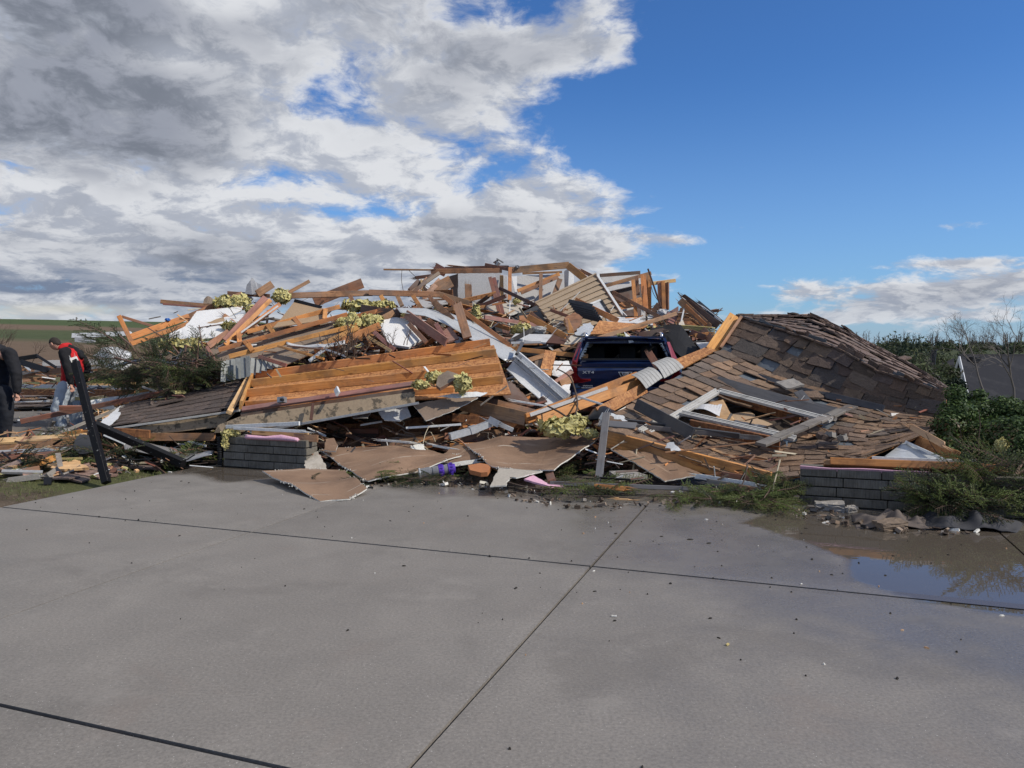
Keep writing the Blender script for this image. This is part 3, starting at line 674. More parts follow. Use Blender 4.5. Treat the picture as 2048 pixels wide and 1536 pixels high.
scraps('crumbled_scraps', 800, edge_reg, ['chalk', 'grey', 'paperdk', 'bark', 'soil', 'blackp', 'soil', 'soil', 'bark', 'grime'], 'crumbs of gypsum and wood along the edge of the driveway', 12, .008, .055, zoff=-.03)
def crumbs():
    r = random.Random(4); mb = MB()
    for _ in range(300):
        a = r.uniform(-5.9, 5.9); b = 2.7-abs(r.gauss(0, 2.3)); 
        if r.random() < .55: a = r.uniform(-.5, 4.5); b = r.uniform(-1.5, 2.4)
        p = G(a, b, .004); m = r.randint(4, 5); s = r.uniform(.002, .008)*(1.6 if r.random() < .08 else 1); st = r.choice((1, 1, 1, 2.2, 3.2)); ph = r.random()*6.3
        pts = [Matrix.Rotation(ph, 3, 'Z') @ V((s*st*math.cos(6.283*i/m), s*math.sin(6.283*i/m), 0)) for i in range(m)]
        mb.add([p+q_-V((0, 0, .004)) for q_ in pts]+[p+q_*.6+V((0, 0, s*.5)) for q_ in pts], [tuple(range(m, 2*m))]+[(i, (i+1) % m, (i+1) % m+m, i+m) for i in range(m)], 0 if r.random() < .82 else r.choice((1, 2)))
    mb.obj('gravel_crumbs', [M['joint'], M['chalk'], M['pale']], label='tiny dark crumbs, chips and grit sprinkled over the concrete driveway', cat='debris', kind='stuff')
crumbs()
# grass at the near left corner
def grass():
    r = random.Random(5); mb = MB()
    for _ in range(9000):
        y = r.uniform(7.0, 10.6); x = r.uniform(-9.5, -4.0)
        p = V((x, y, H(x, y)))
        if (p-J).dot(E1) > -6.05: continue
        if noise.noise(V((x*1.1, y*1.1, 3))) < .02: continue
        h = r.uniform(.02, .055); th = r.random()*6.3; d = V((math.cos(th), math.sin(th), 0))*.004; l = V((r.gauss(0, .02), r.gauss(0, .02), h))
        mb.add([p-d, p+d, p+l], [(0, 1, 2)])
    mb.obj('grass', M['grass'], label='patchy short grass at the left edge of the driveway', cat='grass', kind='stuff')
grass()
# ---------------------------------------------------------------- foundation walls of coursed blocks
def blockmesh(L, h, t_, r):
    bm = bmesh.new(); bmesh.ops.create_cube(bm, size=1)
    for v in bm.verts: v.co = V((v.co.x*L, v.co.y*t_, v.co.z*h))+V([r.uniform(-.002, .002) for _ in range(3)])
    bmesh.ops.bevel(bm, geom=bm.edges[:], offset=.005, segments=1, affect='EDGES'); me = bpy.data.meshes.new('block'); bm.to_mesh(me); bm.free(); me.materials.append(M['block']); return me
def foundation(a0, a1, b, h, label, courses=4, T=.24):
    w = empty('foundation_wall', G((a0+a1)/2, b), label, 'foundation wall')
    r = random.Random(int(a0*10)); ch = h/courses; mbc = MB()
    rot = Matrix((E1, E2, V((0, 0, 1)))).transposed().to_4x4()
    c0 = rot.copy(); c0.translation = G((a0+a1)/2, b+T/2+.012, h/2-.006); mbc.box(c0, (a1-a0-.02, T-.02, h-.012)); mbc.obj('mortar_core', M['joint'], w)
    for k in range(courses):
        x = a0
        while x < a1-.02:
            L = .40 if x > a0 else (.40 if k % 2 == 0 else .34)
            L = min(L, a1-x);
            if a1-x-L < .12: L = a1-x
            Mx = rot.copy(); Mx.translation = G(x+L/2, b+T/2+r.uniform(-.003, .003), (k+.5)*ch)
            me = blockmesh(L-.006, ch-.011, T, r); inst('block', me, Mx, w); x += L
    return w
foundation(-5.68, -4.38, 2.80, .40, 'short grey block foundation wall at the left side of the garage opening')
foundation(1.44, 4.6, 2.80, .385, 'long grey block foundation wall at the right, under the fallen roof and hedge')
# black corner drain on the left wall
mb = MB()
for k in range(13): mb.tube([G(-5.73, 2.80, .01+k*.03), G(-5.73, 2.80, .022+k*.03)], .036, 10); mb.tube([G(-5.73, 2.80, .022+k*.03), G(-5.73, 2.80, .031+k*.03)], .029, 10)
mb.obj('drain_pipe', M['blackp'], label='black corrugated drain pipe at the corner of the left foundation wall', cat='pipe')
# ---------------------------------------------------------------- shakes
def shakemesh(mat, seed, chip):
    r = random.Random(seed); n = 4; vs = []; fs = []
    for j in range(n+1):
        for i in range(n+1):
            x = i/n-.5; y = j/n-.5
            if i in (0, n): x += r.uniform(-.015, .015)
            if j in (0, n): y += r.uniform(-.02, .02)
            z = .5+r.uniform(-.22, .22)
            if chip and (i, j) == chip: x *= .86; y *= .86
            vs.append((x, y, z))
    for j in range(n):
        for i in range(n): q_ = j*(n+1)+i; fs.append((q_, q_+1, q_+n+2, q_+n+1))
    rim = list(range(n+1))+[j*(n+1)+n for j in range(1, n+1)]+[n*(n+1)+i for i in range(n-1, -1, -1)]+[j*(n+1) for j in range(n-1, 0, -1)]
    N = len(vs)
    for i in rim: vs.append((vs[i][0], vs[i][1], -.5))
    for k in range(len(rim)): k2 = (k+1) % len(rim); fs.append((rim[k2], rim[k], N+k, N+k2))
    return meshdata('shingle', vs, fs, mat)
SHK = {}
def shakes(parent, P, rows, avgw, mat, th=.014, skip=None, limit=290, seed=1, tilt=.03, jitter=.02, loose=.04, miss=.03, flip=False, lap=1.22, big=0.0):
    if mat not in SHK: SHK[mat] = [shakemesh(M[mat], s, c) for s, c in ((1, None), (2, (0, 0)), (3, None), (4, (4, 0)), (5, None))]
    r = random.Random(seed); items = []
    for j in range(rows):
        v0, v1 = j/rows, (j+1)/rows; L = (P(1, v0)-P(0, v0)).length; x = -r.random()*avgw*.6
        while x < L:
            w = avgw*r.uniform(.6, 1.45); hh = 1.0
            if big and r.random() < big: w *= 1.3; hh = 1.6
            a, b = max(0, x/L), min(1, (x+w)/L); x += w
            if b-a < .02/L*4: continue
            um, vm = (a+b)/2, (v0+v1)/2
            if skip and skip(um, vm): continue
            if r.random() < miss: continue
            c = P(um, vm); ux = P(b, vm)-P(a, vm); uy = P(um, v0)-P(um, v1)
            X = ux.normalized(); Z = ux.cross(uy).normalized()
            if Z.dot(V((0, 0, CAMH))-c) < 0 and not flip: Z = -Z
            if flip and Z.z < 0: Z = -Z
            Y = Z.cross(X)
            if Y.dot(uy) < 0: X = -X; Y = -Y
            lo_ = r.random() < loose
            rot = Matrix((X, Y, Z)).transposed()
            rot = rot @ Euler((-(tilt+(r.uniform(.04, .16) if lo_ else r.uniform(0, .02))), r.gauss(0, .012), r.gauss(0, jitter*(4 if lo_ else 1)))).to_matrix()
            Mx = rot.to_4x4(); Mx.translation = c+Z*(th*.7+(.012 if lo_ else 0)+r.uniform(0, .004))
            Mx = Mx @ Matrix.Diagonal(((ux.length-.008), uy.length*lap*hh*r.uniform(.94, 1.06), th*r.uniform(.8, 1.35), 1))
            items.append(((c-V((0, 0, CAMH))).length, Mx))
    items.sort(key=lambda i: i[0]); ms = SHK[mat]
    for d, Mx in items[:limit]: inst('shingle', ms[r.randrange(5)], Mx, parent)
    if items[limit:]:
        mb = MB()
        for d, Mx in items[limit:]:
            me = ms[r.randrange(5)]; mb.add([Mx @ v.co for v in me.vertices], [tuple(p.vertices) for p in me.polygons])
        mb.obj('shingle_field', M[mat], parent, kind='stuff')
def PL(top, bot, bulge=0.0, n=None):
    top = [at(*p) for p in top]; bot = [at(*p) for p in bot]; k = len(top)-1
    def f(u, v):
        s = min(max(u, 0)*k, k-1e-6); i = int(s); g = s-i
        p = top[i].lerp(top[i+1], g).lerp(bot[i].lerp(bot[i+1], g), v)
        if bulge: p = p+V((0, 0, 1))*bulge*math.sin(math.pi*u)*math.sin(math.pi*v)
        return p
    return f
def deckfrom(name, P, nu, nv, th, mat, parent, hole=None, off=0.0):
    top = [P(i/nu, 0) for i in range(nu+1)]; bot = [P(i/nu, 1) for i in range(nu+1)]
    o = loft(name, top, bot, nv, th, mat, parent=parent, sub=1, hole=hole); return o
# ---------------------------------------------------------------- RIGHT: big fallen roof, lower slope
lt = [(1442, 700, 12.35), (1545, 746, 11.7), (1680, 790, 10.9), (1800, 826, 10.2), (1890, 842, 9.7)]
lb = [(1190, 852, 9.55), (1330, 905, 8.95), (1500, 965, 8.35), (1660, 945, 8.15), (1850, 868, 8.75)]
roof1 = empty('fallen_roof', at(1550, 900, 9), 'big fallen roof slope of brown shakes, at the right, with a hole around a window frame', 'fallen roof')
Plow = PL(lt, lb)
HOLE = [(1438, 795), (1655, 850), (1560, 885), (1500, 880), (1352, 852), (1300, 868), (1290, 856), (1345, 830)]
def px_of(p):
    d = p-V((0, 0, CAMH)); cp, sp = math.cos(PITCH), math.sin(PITCH); f = d.y*cp-d.z*sp; u = d.y*sp+d.z*cp
    return 1024+d.x/f*FPX, 768-u/f*FPX
def inhole(u, v, pad=0):
    x, y = px_of(Plow(u, v)); return pin(V((x, y, 0)), HOLE)
deckfrom('roof_deck', Plow, 40, 34, .018, [M['under'], M['osb'], M['osbdk']], roof1, hole=inhole)
shakes(roof1, Plow, 16, .26, 'sh_low', th=.015, skip=inhole, seed=21, loose=.11, miss=.03, jitter=.035, tilt=.05)
# rafters under the front edge
board(at(1215, 878, 9.35), at(1540, 962, 8.32), (.20, .06), M['pine'], parent=roof1, name='rafter', roll=12, label='heavy orange rafter along the lower edge')
board(at(1400, 925, 8.85), at(1535, 968, 8.30), (.09, .04), M['brown'], parent=roof1, name='rafter')
board(at(1232, 868, 9.6), at(1420, 912, 8.95), (.035, .02), M['pale'], parent=roof1, name='trim_strip')
# exposed board edges at the left rim
R1 = loft('deck_edge', [at(1412, 694, 12.5), at(1348, 720, 12.1)], [at(1432, 700, 12.3), at(1366, 736, 11.95)], 2, .02, [M['osb']], parent=roof1, sub=2)
board(at(1290, 776, 11.3), at(1196, 826, 10.3), (.16, .03), M['osb'], parent=roof1, name='deck_edge')
board(at(1260, 812, 10.6), at(1215, 838, 10.0), (.05, .02), M['chalk'], parent=roof1, name='torn_strip', spl=3)
# ---------------------------------------------------------------- RIGHT: roof, upper body with steep face and far slope
ridge = [(1479, 638, 12.9), (1578, 666, 12.1), (1630, 684, 11.6), (1691, 708, 11.2), (1759, 746, 10.7), (1821, 766, 10.3), (1893, 790, 9.9)]
vall = [(1440, 700, 12.45), (1520, 733, 11.85), (1590, 764, 11.35), (1680, 790, 10.95), (1745, 808, 10.55), (1812, 824, 10.2), (1890, 842, 9.75)]
farl = [(1474, 633, 14.2), (1560, 631, 14.4), (1626, 632, 14.4), (1690, 661, 13.8), (1745, 690, 13.2), (1815, 727, 12.4), (1893, 776, 11.5)]
roof2 = empty('fallen_roof', at(1650, 780, 11.2), 'broken roof ridge of dark shakes rearing up steeply above the lower slope, at the right', 'fallen roof')
Pst = PL(ridge, vall); Pfar = PL(farl, ridge, .06)
deckfrom('roof_deck', Pst, 24, 6, .018, [M['under'], M['osb'], M['osbdk']], roof2)
deckfrom('roof_deck', Pfar, 24, 8, .018, [M['under'], M['osb'], M['osbdk']], roof2)
def sksteep(u, v): return (.13 < u < .2 and v > .86) or (u < .05 and v > .84)
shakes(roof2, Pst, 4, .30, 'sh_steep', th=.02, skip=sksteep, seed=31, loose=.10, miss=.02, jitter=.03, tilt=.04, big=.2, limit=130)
shakes(roof2, Pfar, 9, .27, 'sh_far', th=.024, seed=41, loose=.16, miss=.02, jitter=.05, tilt=.06, limit=160, flip=True)
# torn ridge underlay and caps
r = random.Random(77)
for k in range(26):
    u = (k+.5)/26; a = Pst(u, 0); b = Pst(min(1, u+.045), 0); d = (b-a)
    Mx = Matrix((d.normalized(), V((0, -.5, .86)), d.normalized().cross(V((0, -.5, .86))))).transposed().to_4x4()
    Mx = Mx @ Euler((r.uniform(-.5, .3), r.gauss(0, .06), r.gauss(0, .12))).to_matrix().to_4x4(); Mx.translation = a+V((0, .02, .012+r.uniform(-.01, .02)))
    if u < .45: mat = 'under' if r.random() < .75 else 'sh_far'
    else: mat = 'sh_far' if r.random() < .75 else 'under'
    if mat == 'under':
        Mx = Mx @ Matrix.Diagonal((d.length*1.3, .10*r.uniform(.7, 1.4), .006, 1)); SHK.setdefault('under', [shakemesh(M['under'], s, None) for s in (6, 7, 8, 9, 10)])
    else: Mx = Mx @ Matrix.Diagonal((d.length*1.1, .16*r.uniform(.8, 1.3), .018, 1))
    inst('ridge_cap', SHK[mat][r.randrange(5)], Mx, roof2)
board(at(1470, 632, 12.9), at(1422, 702, 12.45), (.20, .04), M['pine'], parent=roof2, name='edge_board', label='broad orange board along the broken left edge')
board(at(1482, 634, 12.8), at(1440, 697, 12.4), (.05, .07), M['brown'], parent=roof2, name='edge_board')
loft('deck_edge', [at(1484, 633, 14.5), at(1560, 629, 14.7), at(1622, 628, 14.7)], [at(1500, 645, 14.2), at(1560, 640, 14.4), at(1626, 636, 14.4)], 2, .02, [M['osb']], parent=roof2, sub=2)
def SH(px, py, Y, w, h, rz, tilt, mat, label, th=.02, cat='shingle', name='shingle', n=None):
    if mat not in SHK: SHK[mat] = [shakemesh(M[mat], s, (4, 4) if s % 2 else None) for s in (11, 12, 13, 14, 15)]
    p = at(px, py, Y); Mx = Euler((tilt[0], tilt[1], rz)).to_matrix().to_4x4(); Mx.translation = p; Mx = Mx @ Matrix.Diagonal((w, h, th, 1))
    return inst(name, SHK[mat][R.randrange(5)], Mx, None, label=label, cat=cat)
SH(1580, 768, 10.85, .30, .24, .3, (.35, -.15), 'stone', 'square grey shake lying loose on the charcoal trim above the window hole', .03)
SH(1627, 790, 10.7, .22, .20, .1, (.4, 0), 'sh_low', 'small tan shake on the charcoal boards, right of the loose grey shake', .03)
SH(1662, 835, 9.7, .12, .09, .5, (.2, .3), 'stone', 'small grey chunk lying just below the end of the slate boards', .05, 'rubble', 'rubble_chunk')
for k, (x, y, Y, s, mt, lb_) in enumerate(((1648, 874, 9.0, .16, 'sh_steep', 'dark brown chunk, left end of the small chunk row above the right foundation wall'), (1662, 871, 9.0, .13, 'stone', 'grey broken chunk, second in the small chunk row on the roof'), (1685, 866, 9.05, .17, 'sh_steep', 'ragged brown chunk in the middle of the small chunk row on the roof'), (1684, 876, 8.9, .10, 'stone', 'smallest grey chunk in front of the chunk row on the roof'), (1708, 708, 11.35, .2, 'sh_far', 'shake standing proud of the ridge, left one of two'), (1807, 717, 12.1, .2, 'sh_far', 'shake sticking up above the far end of the ridge'))):
    SH(x, y, Y, s, s*.7, k*.7, (.2*(-1)**k, .25), mt, lb_, .06 if k < 4 else .025, 'rubble', 'rubble_chunk')
# slate grey and charcoal boards lying on the roof
B((1432, 762, 11.2), (1668, 832, 9.85), (.17, .03), M['slate'], 'wide slate grey board lying over the upper edge of the window hole', roll=-32, spl=0, name='trim_board')
B((1560, 795, 10.6), (1688, 825, 10.0), (.10, .022), M['slate'], 'second slate grey board half under the wide one, beside the window hole', roll=-35, name='trim_board')
B((1596, 783, 10.62), (1622, 812, 10.25), (.125, .02), M['slate'], 'short slate grey board lying crosswise on top of the wide slate board', roll=-25, name='trim_board')
B((1515, 752, 11.5), (1572, 772, 11.0), (.08, .035), M['charc'], 'short charcoal trim stick at the foot of the steep face, upper left', roll=-20, name='trim_board')
B((1590, 776, 11.0), (1650, 790, 10.8), (.07, .03), M['charc'], 'charcoal trim stick behind the loose grey shake', roll=-20, name='trim_board')
B((1640, 788, 10.75), (1768, 818, 10.2), (.10, .04), M['charc'], 'long charcoal trim board at the foot of the steep face, right', roll=-20, spl=1, name='trim_board')
B((1272, 808, 9.95), (1385, 868, 9.05), (.15, .03), M['charc'], 'broad charcoal board propped diagonally across the left part of the fallen roof', roll=10, name='trim_board')
B((1310, 818, 9.9), (1392, 862, 9.1), (.02, .02), M['grey'], 'thin grey strip along the broad charcoal board', name='trim_strip')
# window frame in the hole
wf = empty('window_frame', at(1480, 860, 9.4), 'empty white window frame lying in the hole of the fallen roof, glass gone', 'window frame')
def prof(a, b, w, parent, name='frame_bar'):
    p0, p1 = at(*a), at(*b); M0 = frame(p0, p1, V((.1, -.45, 1))); L = (p1-p0).length; mb = MB()
    for (dy, dz, ww, hh) in ((0, 0, w, .02), (-w*.36, .015, w*.2, .014), (w*.05, .013, w*.14, .012), (w*.38, .018, w*.2, .016)):
        mm = M0 @ Matrix.Translation((0, dy, dz)); mb.box(mm, (L, ww, hh))
    return mb.obj(name, M['wframe'], parent)
prof((1436, 782, 10.6), (1662, 842, 9.55), .11, wf); prof((1436, 782, 10.6), (1290, 868, 9.35), .11, wf)
prof((1362, 826, 9.85), (1590, 878, 8.98), .10, wf, 'mullion')
prof((1278, 862, 9.35), (1330, 832, 9.9), .05, wf, 'jamb')
r = random.Random(6); mb = MB()
for k in range(60):
    u = r.random(); p = at(1375+200*u, 838+45*u, 9.72-.62*u); l = r.uniform(.02, .08)
    mb.add([p, p+V((.03, 0, 0)), p+V((r.uniform(-.01, .03), -.01, -l))], [(0, 1, 2)])
mb.obj('glass_splinters', M['shard'], wf, kind='stuff')
# ridge flashing strip crossing at the right of the window
rc = empty('flashing_strip', at(1600, 870, 9), 'mossy grey-brown ridge strip lying across the roof at the right of the window frame', 'flashing')
for k in range(7):
    a, b = k/7, (k+.97)/7; A_, B_ = at(1706, 816, 10.05), at(1520, 893, 8.75)
    board(A_.lerp(B_, a)+V((0, 0, .02+.01*(k % 2))), A_.lerp(B_, b)+V((0, 0, .02)), (.14, .035), M['grey'], parent=rc, name='strip_piece', face=V((-.3, -.4, 1)))
B((1200, 846, 9.7), (1535, 878, 8.9), (.06, .03), M['grey'], 'long weathered batten lying across the front of the fallen roof below the window', name='batten', spl=2)
B((1218, 838, 9.8), (1480, 872, 9.0), (.07, .03), M['charc'], 'long dark batten under the weathered batten, front of the fallen roof', name='batten', roll=30)
B((1330, 905, 8.7), (1560, 880, 8.9), (.02, .02), M['brown'], 'thin twig-like lath lying on the front shakes', name='lath')
# things inside the hole
S('paper_bundle', [(1398, 822, 10.3), (1420, 806, 10.4), (1446, 804, 10.4)], [(1412, 842, 9.9), (1440, 846, 9.9), (1470, 838, 9.9)], .01, [M['pale']], 'sheaf of curled cream paper inside the window hole', nv=4, bulge=.08, rough=.12, cat='paper', smooth=True)
S('foil_scrap', [(1392, 812, 10.6), (1420, 800, 10.7), (1450, 798, 10.6)], [(1380, 836, 10.2), (1410, 842, 10.0), (1440, 850, 9.9)], .006, [M['gwalllt']], 'crumpled pale foil behind the curled paper in the window hole', nv=4, rough=.3, cat='foil', jag=.03)
poly('drywall_piece', [(1462, 828, 10.3), (1500, 822, 10.4), (1518, 838, 10.0), (1545, 848, 9.8), (1535, 852, 9.7), (1470, 840, 9.9)], .03, [M['tan'], M['chalk']], 'tan board scrap lying inside the window hole', jag=.02, cat='drywall')
B((1440, 792, 10.7), (1600, 838, 9.95), '2x6', M['osbdk'], 'dark orange rafter seen under the window hole, far side', name='rafter', roll=30)
B((1380, 850, 9.6), (1560, 888, 8.95), '2x8', M['osbdk'], 'dark orange rafter seen under the near window bar', name='rafter', roll=20)
S('dark_hole_backing', [(1380, 795, 11.6), (1500, 790, 11.6), (1680, 830, 10.6)], [(1290, 890, 9.7), (1450, 905, 9.3), (1640, 880, 9.3)], .02, [M['soil']], 'dark backing sheet standing in for the shade inside the window hole', rough=.15, cat='rubble', nv=8)  # backing put in to darken the cavity, stands for the shade below the roof
# right triangular opening at the lower right
poly('white_panel', [(1808, 884, 8.6), (1880, 917, 8.1), (1890, 921, 8.0), (1800, 921, 8.1), (1770, 912, 8.4)], .02, [M['lmetal'], M['white']], 'white panel standing under the right corner of the fallen roof, behind the foundation wall', cat='panel')
B((1812, 884, 8.55), (1890, 920, 7.95), (.03, .03), M['white'], 'white slanting trim on the panel at the lower right roof corner', name='trim_strip')
B((1830, 886, 8.7), (1915, 918, 8.2), (.17, .02), M['osb'], 'rust-coloured strand board piece behind the white slanting trim at lower right', name='strand_board', roll=0)
B((1818, 851, 8.6), (1893, 893, 8.15), (.07, .03), M['pale'], 'split pale board pointing down at the right corner of the fallen roof', name='board', spl=3)
poly('dark_sheet', [(1740, 915, 8.6), (1800, 880, 8.9), (1862, 868, 9.1), (1900, 905, 8.8), (1900, 925, 8.5), (1745, 925, 8.4)], .01, [M['blackh']], 'black tar paper in the gap under the lower right roof corner', cat='tar paper')
# sill plates over the right foundation wall
fr_ = V((-.341, -.94, .2))
board(G(1.72, 2.86, .445), G(3.15, 2.88, .45), (.07, .05), M['pine'], 'long orange sill plate lying on top of the right foundation wall', name='sill_plate', cat='sill plate', face=V((-.2, -1, .3)))
board(G(1.66, 2.90, .405), G(3.25, 2.93, .41), (.05, .12), M['brown'], 'brown sill plate under the orange one on the right foundation wall', name='sill_plate', cat='sill plate', face=V((-.2, -1, .6)))
board(G(2.1, 2.90, .492), G(3.0, 2.92, .50), (.03, .05), M['white'], 'long white trim strip on top of the orange sill plate at right', name='trim_strip', cat='trim')
loft('foam_strip', [G(1.44, 2.79, .397), G(2.0, 2.80, .397), G(2.6, 2.82, .39)], [G(1.44, 2.785, .392), G(2.0, 2.79, .392), G(2.6, 2.81, .388)], 2, .04, [M['pink']], 'thin pink foam gasket on top of the right foundation wall', cat='foam', rough=.02)
# ---------------------------------------------------------------- FRONT: long orange joist panel
jp = empty('joist_panel', at(750, 830, 10.8), 'big torn-off floor panel with four long orange joists, in the middle of the wreck', 'joist panel')
TL, TR, BL, BR = at(512, 758, 12.1), at(988, 690, 12.5), at(490, 818, 10.45), at(1012, 788, 10.75)
def JP(u, v): return TL.lerp(TR, u).lerp(BL.lerp(BR, u), v)
jn = (TR-TL).cross(BL-TL).normalized(); jn = jn if jn.z > 0 else -jn
loft('strand_board', [JP(0, 0), JP(.5, 0), JP(1.0, 0)], [JP(0, 1), JP(.5, 1), JP(1.02, 1.0)], 6, .02, [M['osb'], M['osb'], M['osbdk']], parent=jp, jag=.03)
def joist(u0, v0, u1, v1, h, spl=0, mat='pine', lift=0, **kw):
    a, b = JP(u0, v0)+jn*(h/2+lift), JP(u1, v1)+jn*(h/2+lift)
    x = (b-a).normalized(); sd = jn.cross(x); sd = sd if sd.y < 0 else -sd
    return board(a, b, (h, .04), M[mat], parent=jp, name='joist', face=sd, spl=spl, **kw)
joist(.0, .0, .985, .0, .115, label='uppermost joist'); joist(-.005, .28, 1.0, .25, .115); joist(-.008, .62, 1.0, .55, .115)
joist(.80, .83, 1.0, .80, .115, spl=1, label='short broken joist at the right end'); joist(.0, .93, .80, .90, .08, label='low joist above the mauve plate')
a, b = JP(-.012, -.02)+jn*.06, JP(-.012, 1.0)+jn*.06
board(a, b, (.12, .04), M['pine'], parent=jp, name='rim_joist', face=V((-1, -.4, .1)))
board(JP(-.03, -.15)+jn*.03, JP(-.055, 1.08), (.075, .05), M['pale'], parent=jp, name='edge_post', label='pale weathered post at the left end')
board(at(484, 819, 10.3), at(826, 768, 10.45), (.085, .04), M['mauve'], parent=jp, name='wall_plate', label='mauve-stained plate along the lower edge', face=V((0, -.6, .8)))
board(at(482, 830, 10.3), at(828, 781, 10.42), (.06, .035), M['dkbrown'], parent=jp, name='wall_plate', face=V((0, -1, .2)))
loft('fascia', [at(436, 850, 10.25), at(480, 833, 10.24), at(650, 808, 10.3), at(830, 783, 10.36)], [at(428, 866, 10.2), at(480, 864, 10.18), at(650, 838, 10.24), at(830, 806, 10.3)], 3, .02, [M['fascia']], parent=jp, jag=.008)
board(at(500, 866, 10.2), at(838, 806, 10.3), (.035, .03), M['gmetal'], parent=jp, name='drip_edge')
B((626, 806, 10.2), (622, 840, 10.1), (.04, .02), M['dkbrown'], 'short dark brown bracket hanging over the tan fascia', name='bracket')
B((672, 777, 10.3), (676, 788, 10.15), (.075, .03), M['white'], 'small white plastic clip on the mauve plate', name='plastic_clip', roll=40)
mb = MB(); mb.box(frame(at(557, 801, 10.25), at(571, 799, 10.22), V((-.2, -1, .3))), (.10, .075, .08)); mb.box(frame(at(560, 800, 10.19), at(568, 799, 10.16), V((-.2, -1, .3))), (.04, .03, .04), 1)
mb.obj('junction_box', [M['gmetal'], M['blackp']], label='small grey electrical box on the mauve plate, left part', cat='electrical box')
# long beams under the joist panel
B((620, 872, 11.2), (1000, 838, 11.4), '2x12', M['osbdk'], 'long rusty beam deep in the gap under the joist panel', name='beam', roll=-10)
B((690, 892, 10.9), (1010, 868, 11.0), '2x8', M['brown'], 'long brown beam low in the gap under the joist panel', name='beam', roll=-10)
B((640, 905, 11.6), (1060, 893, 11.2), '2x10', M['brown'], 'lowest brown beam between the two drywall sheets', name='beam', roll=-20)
B((900, 893, 10.4), (1080, 885, 10.3), '2x4', M['pine'], 'orange stud behind the right drywall sheet', name='stud', roll=10)
B((812, 856, 10.3), (922, 849, 10.25), (.03, .03), M['white'], 'straight white stick lying under the joist panel', name='trim_strip')
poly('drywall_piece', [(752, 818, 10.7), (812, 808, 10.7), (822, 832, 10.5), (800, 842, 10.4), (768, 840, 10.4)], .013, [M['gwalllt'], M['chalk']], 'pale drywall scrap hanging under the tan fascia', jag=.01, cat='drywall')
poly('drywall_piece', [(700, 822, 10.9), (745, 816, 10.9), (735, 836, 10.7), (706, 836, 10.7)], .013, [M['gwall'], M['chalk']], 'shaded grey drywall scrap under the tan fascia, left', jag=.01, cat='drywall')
poly('drywall_piece', [(826, 808, 10.45), (900, 796, 10.5), (956, 795, 10.6), (905, 822, 10.3), (852, 841, 10.1)], .014, [M['paperdk'], M['chalk']], 'hanging brown drywall flap below the right end of the joist panel', jag=.008, cat='drywall')
poly('paper_scrap', [(872, 793, 10.35), (935, 784, 10.4), (975, 785, 10.5), (960, 793, 10.35), (905, 795, 10.3)], .006, [M['white']], 'torn white paper strip under the right end of the joist panel', jag=.02, cat='paper')
# insulation lumps
def lump(name, px, py, Y, rx, ry, rz, label, mat='insul', n=2, seed=0, cat='insulation', rough=.45, strands=True, squash=None):
    bm = bmesh.new(); bmesh.ops.create_icosphere(bm, subdivisions=4, radius=1); rr = random.Random(seed*13+5)
    for v in bm.verts:
        d = v.co.normalized(); k = .84+rough*.8*noise.fractal(d*1.8+V((seed*3.1, 0, 0)), 1, 2, 4)+.12*noise.noise(d*7+V((seed, 0, 0)))-.22*abs(noise.noise(d*3.5+V((0, seed, 0))))
        k += .16*noise.noise(d*14+V((seed, 3, 0)))-.34*max(0, noise.noise(d*5.5+V((0, 0, seed)))) if mat == 'insul' else 0; v.co = V((d.x*rx*k, d.y*ry*k, d.z*rz*k))
    me = bpy.data.meshes.new(name); bm.to_mesh(me); bm.free(); me.materials.append(M[mat]); me.polygons.foreach_set('use_smooth', [True]*len(me.polygons))
    o = bpy.data.objects.new(name, me); p = at(px, py, Y); link(o, Matrix.Translation(p)); tag(o, label, cat)
    if strands:
        mb = MB()
        for _ in range(64):
            d = V((rr.gauss(0, 1), rr.gauss(0, 1), rr.gauss(.2, 1))).normalized(); b0 = V((d.x*rx, d.y*ry, d.z*rz))*rr.uniform(.7, 1.0); w_ = rr.uniform(.25, .75)*(rx+rz)/2
            X = d.cross(V((rr.gauss(0, 1), rr.gauss(0, 1), rr.gauss(0, 1)))).normalized(); Y_ = (d.cross(X)+d*rr.uniform(-.5, .9)).normalized(); g = []
            for j in range(4):
                for i in range(4): g.append(p+b0+(X*(i/3-.5)*rr.uniform(.8, 1.3)+Y_*(j/3-.5)*rr.uniform(.7, 1.4))*w_+d*rr.gauss(0, .12)*w_)
            mb.add(g, [(j*4+i, j*4+i+1, j*4+i+5, j*4+i+4) for j in range(3) for i in range(3)])
        mb.obj('tufts', M[mat], o, kind='stuff')
    return o
lump('insulation_lump', 842, 770, 10.35, .13, .08, .06, 'yellow insulation tuft at the left of the cluster on the joist panel', seed=1)
lump('insulation_lump', 872, 755, 10.55, .16, .1, .09, 'yellow insulation wad behind the small wooden box on the joist panel', seed=2)
lump('insulation_lump', 925, 768, 10.3, .13, .09, .13, 'yellow insulation wad hanging at the right of the cluster on the joist panel', seed=3)
lump('insulation_lump', 905, 760, 10.5, .10, .08, .07, 'small yellow insulation scrap in the middle of the cluster on the joist panel', seed=4)
poly('wooden_flap', [(876, 752, 10.4), (895, 741, 10.5), (916, 748, 10.45), (908, 760, 10.3), (880, 776, 10.2), (872, 770, 10.25)], .05, [M['grime'], M['brown'], M['brown']], 'splintered grey box corner among yellow insulation on the joist panel', cat='wood fragment')
lump('insulation_lump', 1122, 856, 9.6, .30, .2, .10, 'big yellow insulation wad on the ground in front of the car', seed=5)
lump('insulation_lump', 1150, 848, 9.6, .16, .14, .12, 'rounded yellow insulation wad beside the twisted branch in front of the car', seed=6)
